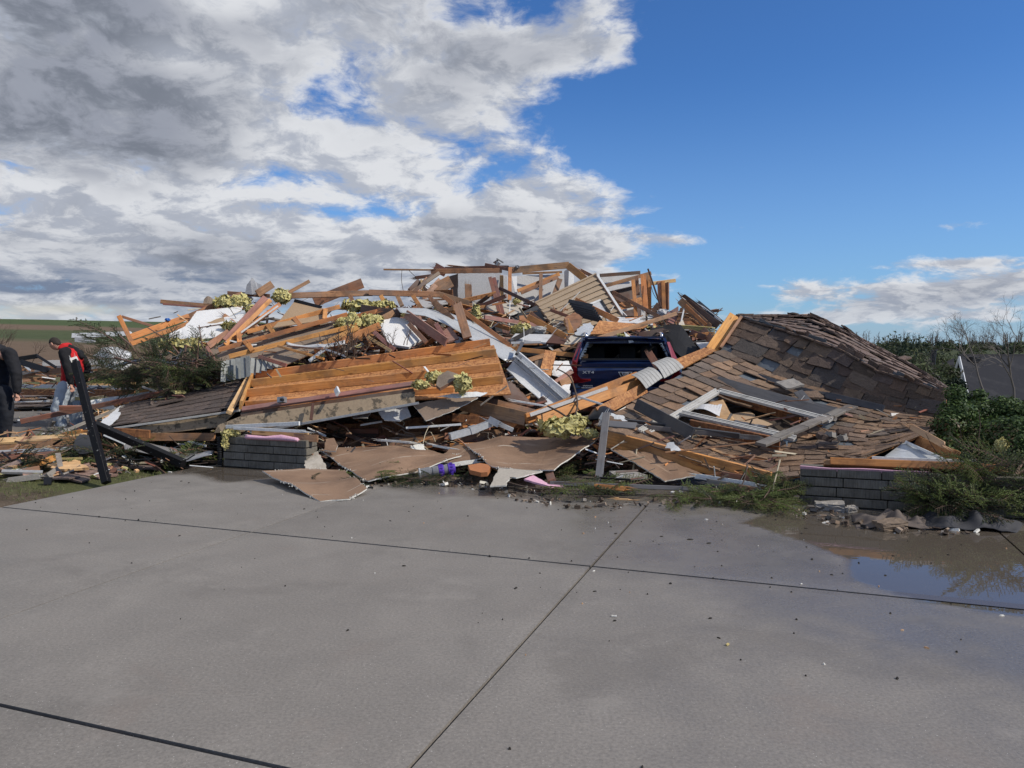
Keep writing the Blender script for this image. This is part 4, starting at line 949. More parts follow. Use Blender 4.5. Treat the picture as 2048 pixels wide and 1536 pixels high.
lump('insulation_lump', 1180, 868, 9.4, .12, .1, .05, 'thin yellow insulation tail right of the twisted branch', seed=7)
# ---------------------------------------------------------------- FRONT: drywall sheets on the driveway
DW = [M['paper'], M['chalk'], M['dwhite']]
def torn(o, n=3, seed=1):
    rr = random.Random(seed); mb = MB(); k = WM[o.name].translation; me = o.data; vs = [me.vertices[i].co+k for p in me.polygons if p.material_index == 1 for i in p.vertices]
    for v in vs:
        if noise.noise(v*5) < .08: continue
        for _ in range(rr.randint(0, n)):
            c_ = v+V((rr.gauss(0, .012), rr.gauss(0, .012), rr.gauss(0, .004))); s_ = rr.uniform(.003, .010)
            mb.box(Matrix.Translation(c_) @ Euler((rr.random()*3, rr.random()*3, rr.random()*3)).to_matrix().to_4x4(), (s_*1.6, s_, s_*.6))
    if mb.v: mb.obj('torn_edge', M['chalk'], o, kind='stuff')
    return o
torn(S('drywall_sheet', [(640, 900, 10.0), (730, 893, 10.2), (818, 890, 10.3)], [(736, 964, 8.70), (830, 940, 9.0), (922, 913, 9.5)], .014, DW, 'left of the two big brown drywall sheets, leaning over the low grey wall', nv=14, sub=12, bulge=.05, rough=.035, jag=.022, smooth=False, cat='drywall'))
torn(S('drywall_sheet', [(524, 942, 9.0), (600, 936, 9.2), (690, 940, 9.15)], [(640, 1000, 7.80), (700, 997, 7.86), (734, 976, 8.2)], .014, DW, 'front brown drywall sheet curling off the concrete, nearest to the camera', nv=14, sub=12, bulge=-.035, rough=.03, jag=.03, cat='drywall'))
torn(S('drywall_sheet', [(930, 888, 9.9), (1000, 872, 10.0), (1100, 874, 9.9), (1200, 870, 9.6)], [(985, 932, 8.8), (1030, 938, 8.7), (1070, 941, 8.6), (1108, 941, 8.5)], .014, DW, 'right of the two big brown drywall sheets, bent like a saddle', nv=14, sub=10, bulge=-.07, rough=.05, jag=.016, cat='drywall'), 2)
poly('drywall_piece', [(1222, 898, 9.1), (1300, 905, 9.0), (1405, 948, 8.6), (1330, 962, 8.4), (1295, 940, 8.6)], .014, DW, 'brown drywall sheet hanging under the orange rafter of the fallen roof', jag=.012, cat='drywall')
poly('drywall_piece', [(912, 885, 10.1), (960, 905, 9.6), (952, 918, 9.4), (905, 925, 9.3), (860, 925, 9.4), (892, 905, 9.8)], .013, DW, 'small brown drywall piece between the two big sheets', jag=.012, cat='drywall')
poly('drywall_piece', [(1022, 878, 10.2), (1080, 876, 10.3), (1108, 893, 10.0), (1016, 896, 9.95)], .03, [M['paperdk'], M['red_']], 'dark brown board piece with a red taped edge behind the right drywall sheet', cat='drywall')
poly('drywall_piece', [(612, 914, 9.75), (636, 902, 9.8), (655, 940, 9.45), (612, 943, 9.4), (608, 930, 9.5)], .014, [M['beige'], M['chalk']], 'torn grey-white drywall piece against the end of the low grey wall', jag=.02, cat='drywall')
poly('drywall_piece', [(652, 878, 9.85), (668, 876, 9.9), (676, 890, 9.8), (672, 902, 9.7), (648, 900, 9.7)], .02, [M['paper'], M['chalk']], 'small rounded brown drywall scrap standing on the end of the low grey wall', jag=.01, cat='drywall')
poly('drywall_piece', [(998, 936, 8.7), (1085, 942, 8.5), (1032, 955, 8.3), (1020, 952, 8.35), (1012, 971, 8.05), (980, 972, 8.05)], .014, [M['beige'], M['chalk']], 'broken pale plaster piece in front of the right drywall sheet', jag=.012, cat='drywall')
poly('foam_scrap', [(1048, 958, 8.35), (1066, 950, 8.45), (1098, 968, 8.2), (1148, 966, 8.25), (1146, 970, 8.2), (1098, 972, 8.1)], .02, [M['pink']], 'pink foam strip in front of the right drywall sheet', cat='foam', jag=.006)
poly('drywall_piece', [(820, 890, 10.1), (848, 888, 10.1), (852, 905, 9.9), (830, 902, 9.9)], .02, [M['chalk']], 'crumbling white gypsum corner at the upper right of the left drywall sheet', jag=.025, cat='drywall')
B((755, 880, 10.25), (830, 886, 10.0), (.03, .04), M['chalk'], 'broken white gypsum strip behind the left drywall sheet', name='gypsum_strip', spl=3)
B((862, 890, 10.1), (925, 902, 9.8), (.03, .02), M['chalk'], 'thin white gypsum strip between the big drywall sheets', name='gypsum_strip', spl=3)
B((905, 930, 9.2), (958, 922, 9.3), (.05, .02), M['chalk'], 'jagged plaster strip above the purple cylinder', name='gypsum_strip', spl=3)
S('wood_chunk', [(936, 930, 8.95), (960, 926, 9.05), (984, 930, 8.95)], [(940, 940, 8.7), (962, 945, 8.6), (975, 944, 8.6)], .05, [M['terra']], 'orange clay-coloured block lying between the drywall sheets', cat='broken block', nv=3)
B((1098, 945, 8.6), (1104, 962, 8.25), (.09, .03), M['red'], 'short reddish block under the corner of the right drywall sheet', name='wood_block', roll=0)
# downspout, bent
ds = MB(); pts = [at(900, 873, 9.9), at(940, 862, 10.0), at(982, 846, 10.1), at(1003, 850, 10.1), at(1026, 860, 10.1)]
def sqtube(mb, pts, w, h, mi=0):
    vs = []; up = V((0, 0, 1))
    for i, p in enumerate(pts):
        d = (pts[min(i+1, len(pts)-1)]-pts[max(i-1, 0)]).normalized(); a = d.cross(up).normalized(); b = a.cross(d)
        for s1, s2 in ((-1, -1), (1, -1), (1, 1), (-1, 1)): vs.append(p+a*s1*w/2+b*s2*h/2)
    fs = [(i*4+k, i*4+(k+1) % 4, i*4+4+(k+1) % 4, i*4+4+k) for i in range(len(pts)-1) for k in range(4)]
    fs += [(3, 2, 1, 0), tuple(len(vs)-4+k for k in range(4))]; mb.add(vs, fs, mi)
sqtube(ds, pts[:3], .10, .08); sqtube(ds, [pts[1]+V((0, 0, .004)), pts[1].lerp(pts[2], .3)+V((0, 0, .004))], .115, .095); sqtube(ds, pts[2:], .09, .05)
ds.obj('downspout', M['lmetal'], label='bent pale metal downspout in front of the brown beams', cat='downspout')
B((976, 838, 10.05), (1000, 850, 10.0), (.09, .01), M['gmetal'], 'crumpled metal bracket on the bend of the downspout', name='metal_bracket', spl=3)
# vacuum cylinder, purple and smoky grey
vc = empty('vacuum_cylinder', at(875, 948, 8.9), 'vacuum cleaner cylinder of smoky grey plastic with purple rings, on the driveway edge', 'vacuum part')
A_, B_ = at(838, 947, 8.85), at(912, 936, 8.95); d = B_-A_
def ring(a, b, r0, r1, mat, name, n=18):
    mb = MB(); mb.tube([A_+d*a, A_+d*(a+(b-a)*.15), A_+d*(a+(b-a)*.85), A_+d*b], [r0*.97, r0, r1, r1*.97], n); mb.obj(name, M[mat], vc, smooth=False)
ring(0, .04, .062, .062, 'lmetal', 'rim'); ring(.04, .30, .055, .06, 'gplast', 'bin'); ring(.30, .36, .05, .05, 'gplast', 'waist'); ring(.36, .52, .058, .062, 'gplast', 'bin')
ring(.52, .66, .066, .066, 'purple', 'collar'); ring(.66, .78, .055, .055, 'gplast', 'band'); ring(.78, .97, .063, .058, 'purple', 'collar')
mb = MB()
for k in range(12):
    th = k*.5236; ax = d.normalized(); a_ = ax.cross(V((0, 0, 1))).normalized(); b_ = ax.cross(a_)
    for c0 in (.59, .87): mb.box(Matrix.Translation(A_+d*c0+(a_*math.cos(th)+b_*math.sin(th))*.066), (.03, .014, .014))
mb.obj('grip_ribs', M['purple'], vc)
# pile on the left foundation wall
board(G(-5.66, 2.85, .52), G(-4.55, 2.9, .60), (.05, .03), M['white'], 'white trim stick lying highest on the left foundation wall', name='trim_strip', cat='trim')
board(G(-5.25, 2.86, .47), G(-4.42, 2.9, .455), '2x4', M['pale'], 'pale stud lying on the left foundation wall', name='stud')
board(G(-5.5, 2.80, .515), G(-4.4, 2.85, .505), (.04, .02), M['white'], 'white trim strip on top of the pale stud, left foundation wall', name='trim_strip', cat='trim', spl=2)
board(G(-4.6, 2.85, .43), G(-4.28, 2.9, .415), (.09, .05), M['brown'], 'short brown block at the right end of the left foundation wall', name='wood_block')
loft('foam_strip', [G(-5.3, 2.79, .44), G(-5.0, 2.79, .43), G(-4.75, 2.79, .46), G(-4.5, 2.79, .43)], [G(-5.3, 2.76, .405), G(-5.0, 2.76, .405), G(-4.75, 2.76, .405), G(-4.5, 2.76, .402)], 2, .05, [M['pink']], 'pink foam bulging between wall and studs on the left foundation wall', cat='foam', smooth=True)
lump('insulation_lump', 462, 866, 10.05, .12, .06, .05, 'yellow insulation on the left end of the left foundation wall', seed=8)
lump('insulation_lump', 450, 884, 9.98, .035, .03, .10, 'strip of yellow insulation hanging down the left foundation wall', seed=9)
# L of slate trim standing before the right sheet
B((1213, 826, 9.15), (1197, 962, 8.40), (.085, .025), M['slate'], 'upright splintered slate grey board standing in front of the fallen roof', name='trim_board', spl=2, roll=10)
B((1198, 846, 9.35), (1272, 852, 9.2), (.15, .02), M['slate'], 'flat slate grey board crossing the upright splintered one', name='trim_board', roll=-62)
B((1204, 842, 9.2), (1212, 828, 9.2), (.10, .02), M['lmetal'], 'torn blue-white foil behind the upright slate board', name='foil', spl=3)
poly('foil_scrap', [(1222, 826, 9.6), (1250, 834, 9.5), (1256, 842, 9.4), (1228, 838, 9.5)], .004, [M['dwhiter']], 'torn white wrap on the left corner of the fallen roof', cat='foil', jag=.03)
poly('foil_scrap', [(1330, 896, 8.85), (1340, 884, 8.9), (1356, 893, 8.75), (1362, 900, 8.7), (1342, 903, 8.7)], .004, [M['dwhiter']], 'crumpled bluish white wrap on the front edge of the fallen roof', cat='foil', jag=.035)
B((1100, 966, 8.2), (1395, 978, 8.0), (.045, .045), M['slate'], 'long slate blue pipe lying along the garage edge', name='pipe')
B((1188, 972, 8.05), (1255, 978, 7.95), (.05, .04), M['pine'], 'short orange stick on the driveway under the spruce twig', name='stick', spl=2)
B((1236, 998, 7.7), (1258, 999, 7.68), (.02, .01), M['pale'], 'tiny pale splinter on the driveway near the joint', name='splinter', spl=3)
poly('paver', [(1218, 942, 8.7), (1262, 940, 8.8), (1295, 950, 8.5), (1238, 956, 8.4)], .04, [M['stone']], 'flat grey paving stone inside the garage opening', cat='paving stone', rough=.01)
for k, (x0, y0, x1, y1, Y0, Y1, mt, lb_) in enumerate(((1390, 952, 1520, 972, 8.4, 7.95, 'white', 'crushed white trim under the front corner of the fallen roof'), (1410, 962, 1530, 982, 8.2, 7.8, 'grey', 'grey batten low under the front corner of the fallen roof'), (1440, 948, 1560, 965, 8.5, 8.1, 'red', 'dark red batten under the front corner of the fallen roof'), (1450, 972, 1500, 978, 8.0, 7.85, 'brown', 'brown wood chunk beside the spruce twigs, front right'))):
    B((x0, y0, Y0), (x1, y1, Y1), (.06, .03), M[mt], lb_, name='batten', spl=3)
# ---------------------------------------------------------------- LEFT: fallen roof strip with shakes
r3 = empty('fallen_roof', at(350, 860, 11), 'low strip of dull brown shake roof left of the joist panel, beside the black posts', 'fallen roof')
P3 = PL([(243, 812, 12.3), (360, 788, 12.4), (482, 760, 12.5)], [(205, 858, 10.9), (345, 838, 10.9), (478, 818, 10.8)])
deckfrom('roof_deck', P3, 16, 8, .018, [M['under'], M['osb'], M['osbdk']], r3)
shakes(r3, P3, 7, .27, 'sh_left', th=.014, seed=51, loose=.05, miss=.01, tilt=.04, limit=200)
board(at(206, 860, 10.85), at(480, 821, 10.75), (.03, .05), M['vinyl'], parent=r3, name='drip_edge')
loft('fascia', [at(222, 862, 10.86), at(350, 842, 10.86), at(470, 825, 10.8)], [at(226, 872, 10.84), at(350, 864, 10.84), at(440, 854, 10.8)], 2, .02, [M['fascia']], parent=r3)
B((41, 843, 11.6), (445, 761, 12.7), '2x4', M['red'], 'long reddish beam running from the left man past the black post to the siding', name='beam', spl=0, roll=15)
B((92, 878, 11.2), (250, 812, 12.1), (.05, .02), M['grey'], 'grey lath leaning under the long reddish beam near the left men', name='lath')
B((118, 816, 11.7), (164, 816, 11.8), '2x4', M['red'], 'short reddish board behind the tilted black post', name='board', roll=20)
poly('paper_scrap', [(192, 850, 11.0), (218, 830, 11.3), (241, 811, 11.8), (236, 822, 11.5), (241, 828, 11.3), (226, 846, 11.0), (210, 862, 10.8)], .004, [M['dwhiter']], 'torn white and blue house wrap at the left end of the low shake roof', jag=.02, cat='house wrap')
B((224, 863, 10.7), (300, 868, 10.7), '2x6', M['osbdk'], 'orange brown board below the low shake roof, left', name='board', roll=10)
B((262, 874, 10.9), (430, 874, 10.7), '2x6', M['brown'], 'brown board under the fascia of the low shake roof', name='board')
B((130, 868, 11.0), (166, 862, 11.0), (.06, .02), M['pine'], 'orange splinter in front of the jeans of the man in red', name='splinter', spl=3)
# black posts
post1 = board(at(150, 722, 9.6), at(213, 966, 8.92), (.082, .082), M['black'], 'tilted black square post standing at the driveway edge, white-speckled', name='post', cat='post', roll=28)
board(at(147, 717, 9.62), at(151, 726, 9.60), (.085, .085), M['chalk'], name='broken_top', spl=1, parent=post1)
B((190, 850, 10.1), (367, 927, 9.75), (.095, .095), M['black'], 'fallen black square post lying from the tilted one towards the low wall', name='post', roll=28)
# left debris field
B((-60, 886, 10.9), (178, 872, 11.1), '2x10', M['pale'], 'pale topped plank stack at the left edge of the picture, upper plank', roll=-68, name='plank')
B((-60, 900, 10.85), (165, 882, 11.0), '2x8', M['brown'], 'brown plank face under the pale top plank at the left edge', name='plank')
B((-60, 912, 10.8), (160, 894, 10.9), '2x4', M['dkbrown'], 'dark plank at the bottom of the stack at the left edge', name='plank')
B((-60, 907, 10.7), (145, 897, 10.8), (.05, .03), M['lmetal'], 'grey metal edge strip along the plank stack at the left edge', name='metal_strip')
B((-60, 926, 10.5), (130, 905, 10.6), '2x4', M['red'], 'rusty plank below the metal strip at the left edge', name='plank')
dk = empty('siding_wall', at(80, 840, 12), 'fallen wall panel of grey-brown boards lying behind the plank stack, left', 'siding')
for k in range(7):
    y = 822+k*7.5; Yk = gr(90, y).y*.965; board(at(10-k*2, y+2, Yk), at(175-k*1.5, y, Yk+.05), (.30+.10*(17-Yk)/3, .015), M['deck'], parent=dk, name='siding_board', face=V((0, -.6, 1)))
P4 = PL([(10, 786, 21), (165, 780, 21.5)], [(20, 816, 17.6), (165, 813, 17.8)])
r4 = empty('fallen_roof', at(90, 800, 14), 'small grey-brown shake roof piece behind the men at the left', 'fallen roof')
deckfrom('roof_deck', P4, 6, 3, .02, [M['under']], r4); shakes(r4, P4, 5, .45, 'sh_left', seed=61, loose=.2, jitter=.05, limit=60)
B((30, 772, 19), (270, 776, 17.5), (.09, .03), M['lmetal'], 'long white metal strip behind the man in red', name='metal_strip')
B((30, 784, 18.6), (270, 786, 17), '2x8', M['osbdk'], 'long rusty board below the white strip behind the man in red', name='board')
B((150, 797, 13.8), (235, 800, 13.9), (.06, .02), M['yarn'], 'yellowish lath right of the man in red', name='lath')
B((180, 806, 13.2), (300, 788, 13.6), (.10, .02), M['white'], 'white board end right of the man in red', name='board', roll=-30)
B((226, 808, 13.0), (330, 785, 13.6), '2x8', M['osb'], 'wide orange board lying flat above the low shake roof', name='board', roll=-50)
B((280, 782, 13.7), (325, 784, 13.6), '2x4', M['pine'], 'short orange stud lying above the low shake roof', name='stud')
B((236, 772, 14.0), (345, 773, 14.0), (.05, .04), M['pale'], 'pale stick lying in front of the fallen spruce', name='stick')
poly('board_sheet', [(315, 765, 14.0), (355, 755, 14.5), (440, 760, 14.2), (400, 768, 13.5)], .03, [M['mauve']], 'reddish sheet lying flat in front of the fallen spruce', cat='board sheet')
poly('crate_shell', [(150, 880, 10.4), (160, 868, 10.6), (188, 870, 10.5), (200, 902, 10.0), (160, 908, 10.0), (146, 895, 10.2)], .02, [M['blackp']], 'dark crumpled plastic tub behind the tilted black post', cat='plastic tub', jag=.015, rough=.03)
S('metal_sheet', [(245, 888, 10.6), (300, 885, 10.8), (380, 892, 10.7), (430, 902, 10.5)], [(250, 897, 10.2), (310, 905, 10.1), (370, 917, 9.95), (425, 916, 10.0)], .004, [M['gmetal']], 'crumpled grey sheet metal behind the fallen black post', nv=5, rough=.12, jag=.02, cat='sheet metal', smooth=True)
B((208, 870, 10.4), (250, 888, 10.3), (.03, .02), M['white'], 'thin white stick under the fallen black post', name='stick')
r = random.Random(15)
for k in range(26):
    x = r.uniform(120, 365); y = 960-(x-120)*.12-r.uniform(0, 28); Y = gr(x, y).y
    SH(x, y, Y, r.uniform(.35, .8), r.uniform(.10, .2), r.gauss(-.32, .15), (r.gauss(0, .05), r.gauss(0, .04)), 'sh_pink' if k % 4 else 'sh_left', f"{'pinkish' if k % 4 else 'dull brown'} shake flat on the ground, {'left' if x < 190 else 'middle' if x < 270 else 'right'} of the strewn ones, {'near the driveway' if y > 946 else 'towards the boughs'}", .02)['group'] = 'shakes strewn behind the black post'
B((50, 938, 9.6), (110, 915, 9.8), '2x4', M['pine'], 'splintered orange stud end on the lawn at left', name='stud', spl=3)
B((45, 945, 9.4), (80, 938, 9.5), '4x4', M['brown'], 'chunky brown block end on the lawn at left', name='wood_block')
B((100, 918, 9.9), (165, 917, 9.9), (.03, .015), M['yarn'], 'thin yellow stick on the lawn at left', name='stick')
poly('bark_piece', [(98, 928, 9.7), (150, 918, 9.9), (178, 935, 9.5), (140, 938, 9.45), (105, 938, 9.5)], .03, [M['pale']], 'pale split wood slab on the lawn left of the tilted post', jag=.03, cat='wood fragment')
B((10, 962, 9.1), (85, 952, 9.2), (.07, .04), M['stone'], 'grey-white broken stick on the lawn at far left', name='stick', spl=3)
B((98, 955, 9.2), (120, 941, 9.4), (.12, .02), M['grey'], 'small grey slab on the lawn', name='wood_block')
B((88, 962, 8.95), (104, 962, 8.98), (.09, .08), M['blackp'], 'small black plastic box on the soil at left', name='plastic_box')
for k in range(34):
    x = r.uniform(0, 215); y = r.uniform(722, 775) if k < 22 else r.uniform(775, 812); Y = max(14.9, min(22, gr(x, y+14).y))
    L = r.uniform(.5, 2.0)*Y/17; p = at(x, y, Y); a = r.gauss(0, .18); d_ = V((math.cos(a), r.gauss(0, .4), math.sin(a)*.8))*L/2
    board(p-d_, p+d_, r.choice(((.10, .02), (.16, .01), (.06, .03))), M[mt_ := r.choice(('dkbrown', 'white', 'brown', 'lmetal', 'black', 'gwall', 'brown', 'pale'))], f"{dict(dkbrown='dark brown', lmetal='metallic', gwall='grey').get(mt_, mt_)} {'short' if L < 1.2 else 'long'} board in the low wreckage, {'far left' if x < 60 else 'behind the man in red' if x > 110 else 'between the two men'}", name='board', group='boards strewn behind the men', spl=r.choice((0, 3)))
B((36, 718, 17), (75, 712, 17), (.10, .05), M['blackp'], 'black bent frame bar sticking up left of the man in red, upper', name='frame_bar')
B((75, 712, 17), (112, 735, 17), (.06, .05), M['blackp'], 'black bent frame bar sloping down behind the man in red', name='frame_bar')
B((34, 722, 17), (100, 742, 16.8), (.13, .05), M['blackp'], 'broad black charred bar left of the man in red', name='frame_bar', spl=3)
S('bulging_sheet', [(186, 712, 17), (205, 698, 17.4), (235, 693, 17.4), (262, 700, 17)], [(215, 735, 16.2), (228, 742, 16), (245, 738, 16), (262, 728, 16.2)], .01, [M['dwhiter']], 'bulging white panel behind the fallen spruce', nv=6, bulge=.25, rough=.1, cat='white sheet', smooth=True)
B((145, 672, 19), (262, 668, 19), (.12, .08), M['dwhiter'], 'long white panel edge above the fallen spruce', name='long_sheet', spl=0, roll=-20)
B((150, 679, 18.5), (190, 682, 18.5), (.12, .05), M['gwalllt'], 'pale strip under the long white panel edge', name='trim_strip')
# ---------------------------------------------------------------- UPPER LEFT heap
U = 'above the fallen spruce'
B((238, 632, 13.6), (264, 686, 13.3), '2x4', M['pine'], 'upright orange stud at the far left tip of the heap, '+U, name='stud')
B((243, 633, 13.7), (308, 653, 14.0), (.05, .04), M['brown'], 'thin brown rail dropping from the upright stud at the heap tip', name='rail')
B((256, 676, 13.4), (378, 633, 14.2), '2x6', M['pine'], 'long orange beam climbing right from the upright stud, upper one', name='beam', roll=5)
B((262, 688, 13.2), (395, 641, 13.9), '2x4', M['pine'], 'long orange beam climbing right from the upright stud, lower one', name='beam')
B((370, 637, 14.2), (485, 588, 14.8), '2x6', M['brown'], 'brown beam continuing the long orange ones up to the insulation', name='beam')
B((376, 646, 14.0), (462, 610, 14.4), '2x4', M['mauve'], 'mauve beam under the brown one, beside the white sheet', name='beam')
B((321, 603, 14.8), (420, 612, 14.9), '2x4', M['brown'], 'brown board poking out to the left into the sky, upper', name='board', roll=-12)
B((326, 608, 14.7), (418, 615, 14.8), '2x2', M['red'], 'reddish board poking out to the left into the sky, lower', name='board')
lump('insulation_lump', 335, 640, 13.9, .055, .04, .04, 'small bright blue plastic lump on the long orange beam', mat='blue', seed=21, strands=False, cat='plastic')
poly('drywall_sheet', [(339, 682, 13.0), (339, 668, 13.1), (371, 652, 13.5), (394, 622, 14.1), (440, 617, 14.2), (486, 612, 14.3), (482, 620, 14.2), (455, 634, 13.9), (495, 624, 14.0), (507, 622, 14.0), (495, 634, 13.8), (464, 661, 13.3), (431, 675, 13.0), (380, 679, 12.9)], .014, [M['dwhite'], M['chalk']], 'big torn white sheet lying on the heap above the spruce', jag=.01, cat='drywall')
poly('torn_scar', [(406, 649, 13.58), (428, 640, 13.72), (446, 634, 13.85), (450, 641, 13.72), (432, 646, 13.62)], .004, [M['tan']], 'brown torn scar in the big white sheet', cat='torn paper', jag=.01)
B((395, 656, 13.4), (452, 647, 13.55), (.018, .006), M['dkbrown'], 'dark crack lath across the big white sheet', name='lath')
lump('insulation_lump', 452, 606, 14.4, .24, .15, .13, 'yellow insulation puff over the white sheet, left one', seed=11)
lump('insulation_lump', 480, 604, 14.4, .22, .15, .14, 'yellow insulation puff over the white sheet, second from left', seed=12)
lump('insulation_lump', 563, 593, 13.8, .16, .13, .15, 'round yellow insulation ball on the crossing boards against the sky', seed=13)
lump('insulation_lump', 503, 620, 14.0, .12, .08, .10, 'yellow insulation tuft at the right edge of the white sheet', seed=14)
lump('insulation_lump', 475, 652, 13.3, .30, .06, .05, 'yellow insulation strip along the lower right edge of the white sheet', seed=15)
lump('insulation_lump', 370, 690, 12.9, .42, .1, .06, 'dull yellow insulation strip under the white sheet', seed=16)
S('roofing_sheet', [(428, 606, 15.0), (445, 592, 15.2), (462, 584, 15.3), (500, 588, 15.3)], [(432, 611, 14.8), (450, 598, 14.9), (470, 592, 15), (505, 596, 15)], .02, [M['under'], M['brown']], 'dark curved roofing sheet on the top left of the heap', nv=2, cat='roofing')
B((455, 586, 15.0), (540, 592, 15.0), '2x4', M['brown'], 'brown board along the top left of the heap', name='board')
poly('roofing_piece', [(406, 607, 15.0), (410, 596, 15.1), (416, 592, 15.1), (428, 600, 15.1), (430, 608, 15)], .05, [M['grime']], 'grey lump of roofing at the heap crest, left', jag=.02, cat='roofing')
poly('sheet_metal', [(489, 588, 14.8), (493, 572, 14.9), (504, 555, 15.0), (513, 565, 15.0), (524, 570, 15.0), (517, 582, 14.9), (512, 589, 14.8)], .006, [M['gmetal']], 'upright grey metal scrap against the sky, left part of the heap', jag=.012, cat='sheet metal')
B((514, 588, 14.7), (545, 568, 14.9), '2x8', M['brown'], 'brown board stub slanting up beside the grey metal scrap', name='board')
B((572, 588, 14.6), (619, 562, 14.8), (.065, .04), M['brown'], 'thin brown stick slanting up into the sky beside the insulation ball', name='board')
B((628, 604, 14.6), (725, 566, 15.0), '2x10', M['brown'], 'wide brown plank slanting up into the sky', name='plank', roll=8)
B((560, 592, 14.2), (745, 586, 14.6), '2x6', M['brown'], 'long level beam across the heap top, left half', name='beam', roll=-15)
B((738, 585, 14.5), (880, 589, 14.7), '2x6', M['brown'], 'long level beam across the heap top, right half', name='beam', roll=-15)
B((875, 588, 14.7), (938, 607, 14.9), '2x6', M['brown'], 'brown beam dropping right from the level beams', name='beam')
for k, (x0, x1, y1) in enumerate(((700, 712, 615), (762, 775, 617), (795, 804, 612), (826, 842, 616), (858, 880, 622))):
    B((x0, 592, 14.4), (x1, y1, 13.9), '2x4', M[('brown', 'pine', 'brown', 'pine', 'brown')[k]], ['first (leftmost) short web below the level beam', 'second short web below the level beam', 'third short web below the level beam', 'fourth short web below the level beam', 'fifth and rightmost short web below the level beam'][k], name='truss_web')
B((533, 596, 13.6), (452, 683, 12.9), '2x8', M['mauve'], 'wide mauve-brown plank falling from the insulation ball to the lower left', name='plank', roll=10)
B((541, 600, 13.5), (450, 690, 12.8), '2x4', M['pine'], 'orange stud along the wide mauve plank, lower side', name='stud')
B((560, 608, 13.4), (470, 676, 12.9), '2x4', M['pine'], 'orange stud right of the wide mauve plank', name='stud')
B((556, 612, 13.2), (478, 668, 12.9), (.03, .04), M['white'], 'white-edged lath right of the wide mauve plank', name='lath')
B((416, 692, 12.8), (458, 664, 13.1), '2x6', M['brown'], 'short brown board under the white sheet, by the grey siding', name='board')
poly('fibre_board', [(590, 601, 13.9), (642, 614, 13.7), (652, 622, 13.5), (648, 640, 13.2), (546, 655, 12.9), (560, 640, 13.2)], .015, [M['tan']], 'tan fibre board triangle with a black top edge behind the ladder trusses', cat='fibre board')
B((589, 601, 13.85), (643, 615, 13.65), (.06, .03), M['blackp'], 'black rail along the top of the tan fibre board', name='rail')
poly('fibre_board', [(417, 697, 12.9), (450, 683, 13.0), (560, 655, 13.2), (700, 640, 13.4), (712, 655, 13.0), (640, 700, 12.6), (560, 735, 12.3), (470, 735, 12.3), (440, 728, 12.4)], .015, [M['grime'], M['brown']], 'large grey-brown sheathing board under the ladder trusses', cat='fibre board')
B((414, 694, 12.75), (441, 740, 12.3), (.05, .04), M['mauve'], 'thin mauve edge board along the left of the large sheathing board', name='board')
# ladder trusses
def truss(c1, c2, rungs, label, mat='pine'):
    t_ = empty('ladder_truss', at(*c1[0]), label, 'ladder truss')
    for c_ in (c1, c2): board(at(*c_[0]), at(*c_[1]), '2x4', M[mat], parent=t_, name='chord')
    for u0, u1 in rungs:
        a = at(*c1[0]).lerp(at(*c1[1]), u0); b = at(*c2[0]).lerp(at(*c2[1]), u1)
        board(a+V((0, -.02, .02)), b+V((0, -.02, .02)), '2x4', M[mat], parent=t_, name='rung')
truss([(494, 664, 12.95), (680, 613, 13.5)], [(437, 700, 12.55), (694, 629, 13.3)], [(-.08, .16), (.22, .42), (.50, .63), (.84, .82)], 'upper orange ladder truss lying across the heap')
truss([(437, 700, 12.5), (695, 629, 13.25)], [(458, 713, 12.25), (715, 650, 12.9)], [(.20, .17)], 'lower orange ladder truss just under the upper one')
B((556, 692, 12.3), (648, 718, 12.0), '2x2', M['pine'], 'thin orange stick across the lower part of the sheathing board', name='stick')
B((517, 713, 12.1), (573, 731, 11.9), (.06, .03), M['red'], 'dark red stick above the top joist, left', name='stick')
B((496, 688, 12.4), (505, 702, 12.3), '2x4', M['pine'], 'short orange web below the ladder trusses', name='truss_web')
S('plastic_strip', [(572, 680, 12.5), (610, 690, 12.4), (650, 692, 12.3), (690, 680, 12.4)], [(572, 685, 12.4), (608, 697, 12.3), (650, 699, 12.2), (690, 688, 12.3)], .004, [M['gwalllt']], 'curved pale plastic strip over the sheathing board', nv=2, rough=.05, cat='plastic strip', smooth=True)
B((618, 722, 12.0), (650, 698, 12.1), (.05, .01), M['lmetal'], 'thin pale metal strip bent up behind the top joist, left leg', name='metal_strip')
B((650, 698, 12.1), (692, 713, 12.0), (.03, .01), M['lmetal'], 'thin pale metal strip bent down behind the top joist, right leg', name='metal_strip')
# grey siding pieces behind the left end of the joist panel
sp = empty('fallen_siding', at(480, 760, 12.2), 'curved grey-green vertical siding standing behind the left end of the joist panel', 'siding')
for k in range(6):
    a = k/6; x0 = 442+a*58; board(at(x0+5, 722-2*k, 12.1+.12*math.sin(k)), at(x0+4+k*.6, 764-2*k, 12.0+.12*math.sin(k)), (.075, .012), M['vgrey'], parent=sp, name='siding_strip', roll=-18+9*k)
sp = empty('fallen_siding', at(530, 735, 12.2), 'smaller grey siding scrap right of the curved siding, behind the top joist', 'siding')
for k in range(5): board(at(507+k*12, 716+1.5*k, 12.1), at(506+k*11, 750-4*k, 12.0), (.085, .012), M['vgrey'], parent=sp, name='siding_strip', roll=-8+4*k)
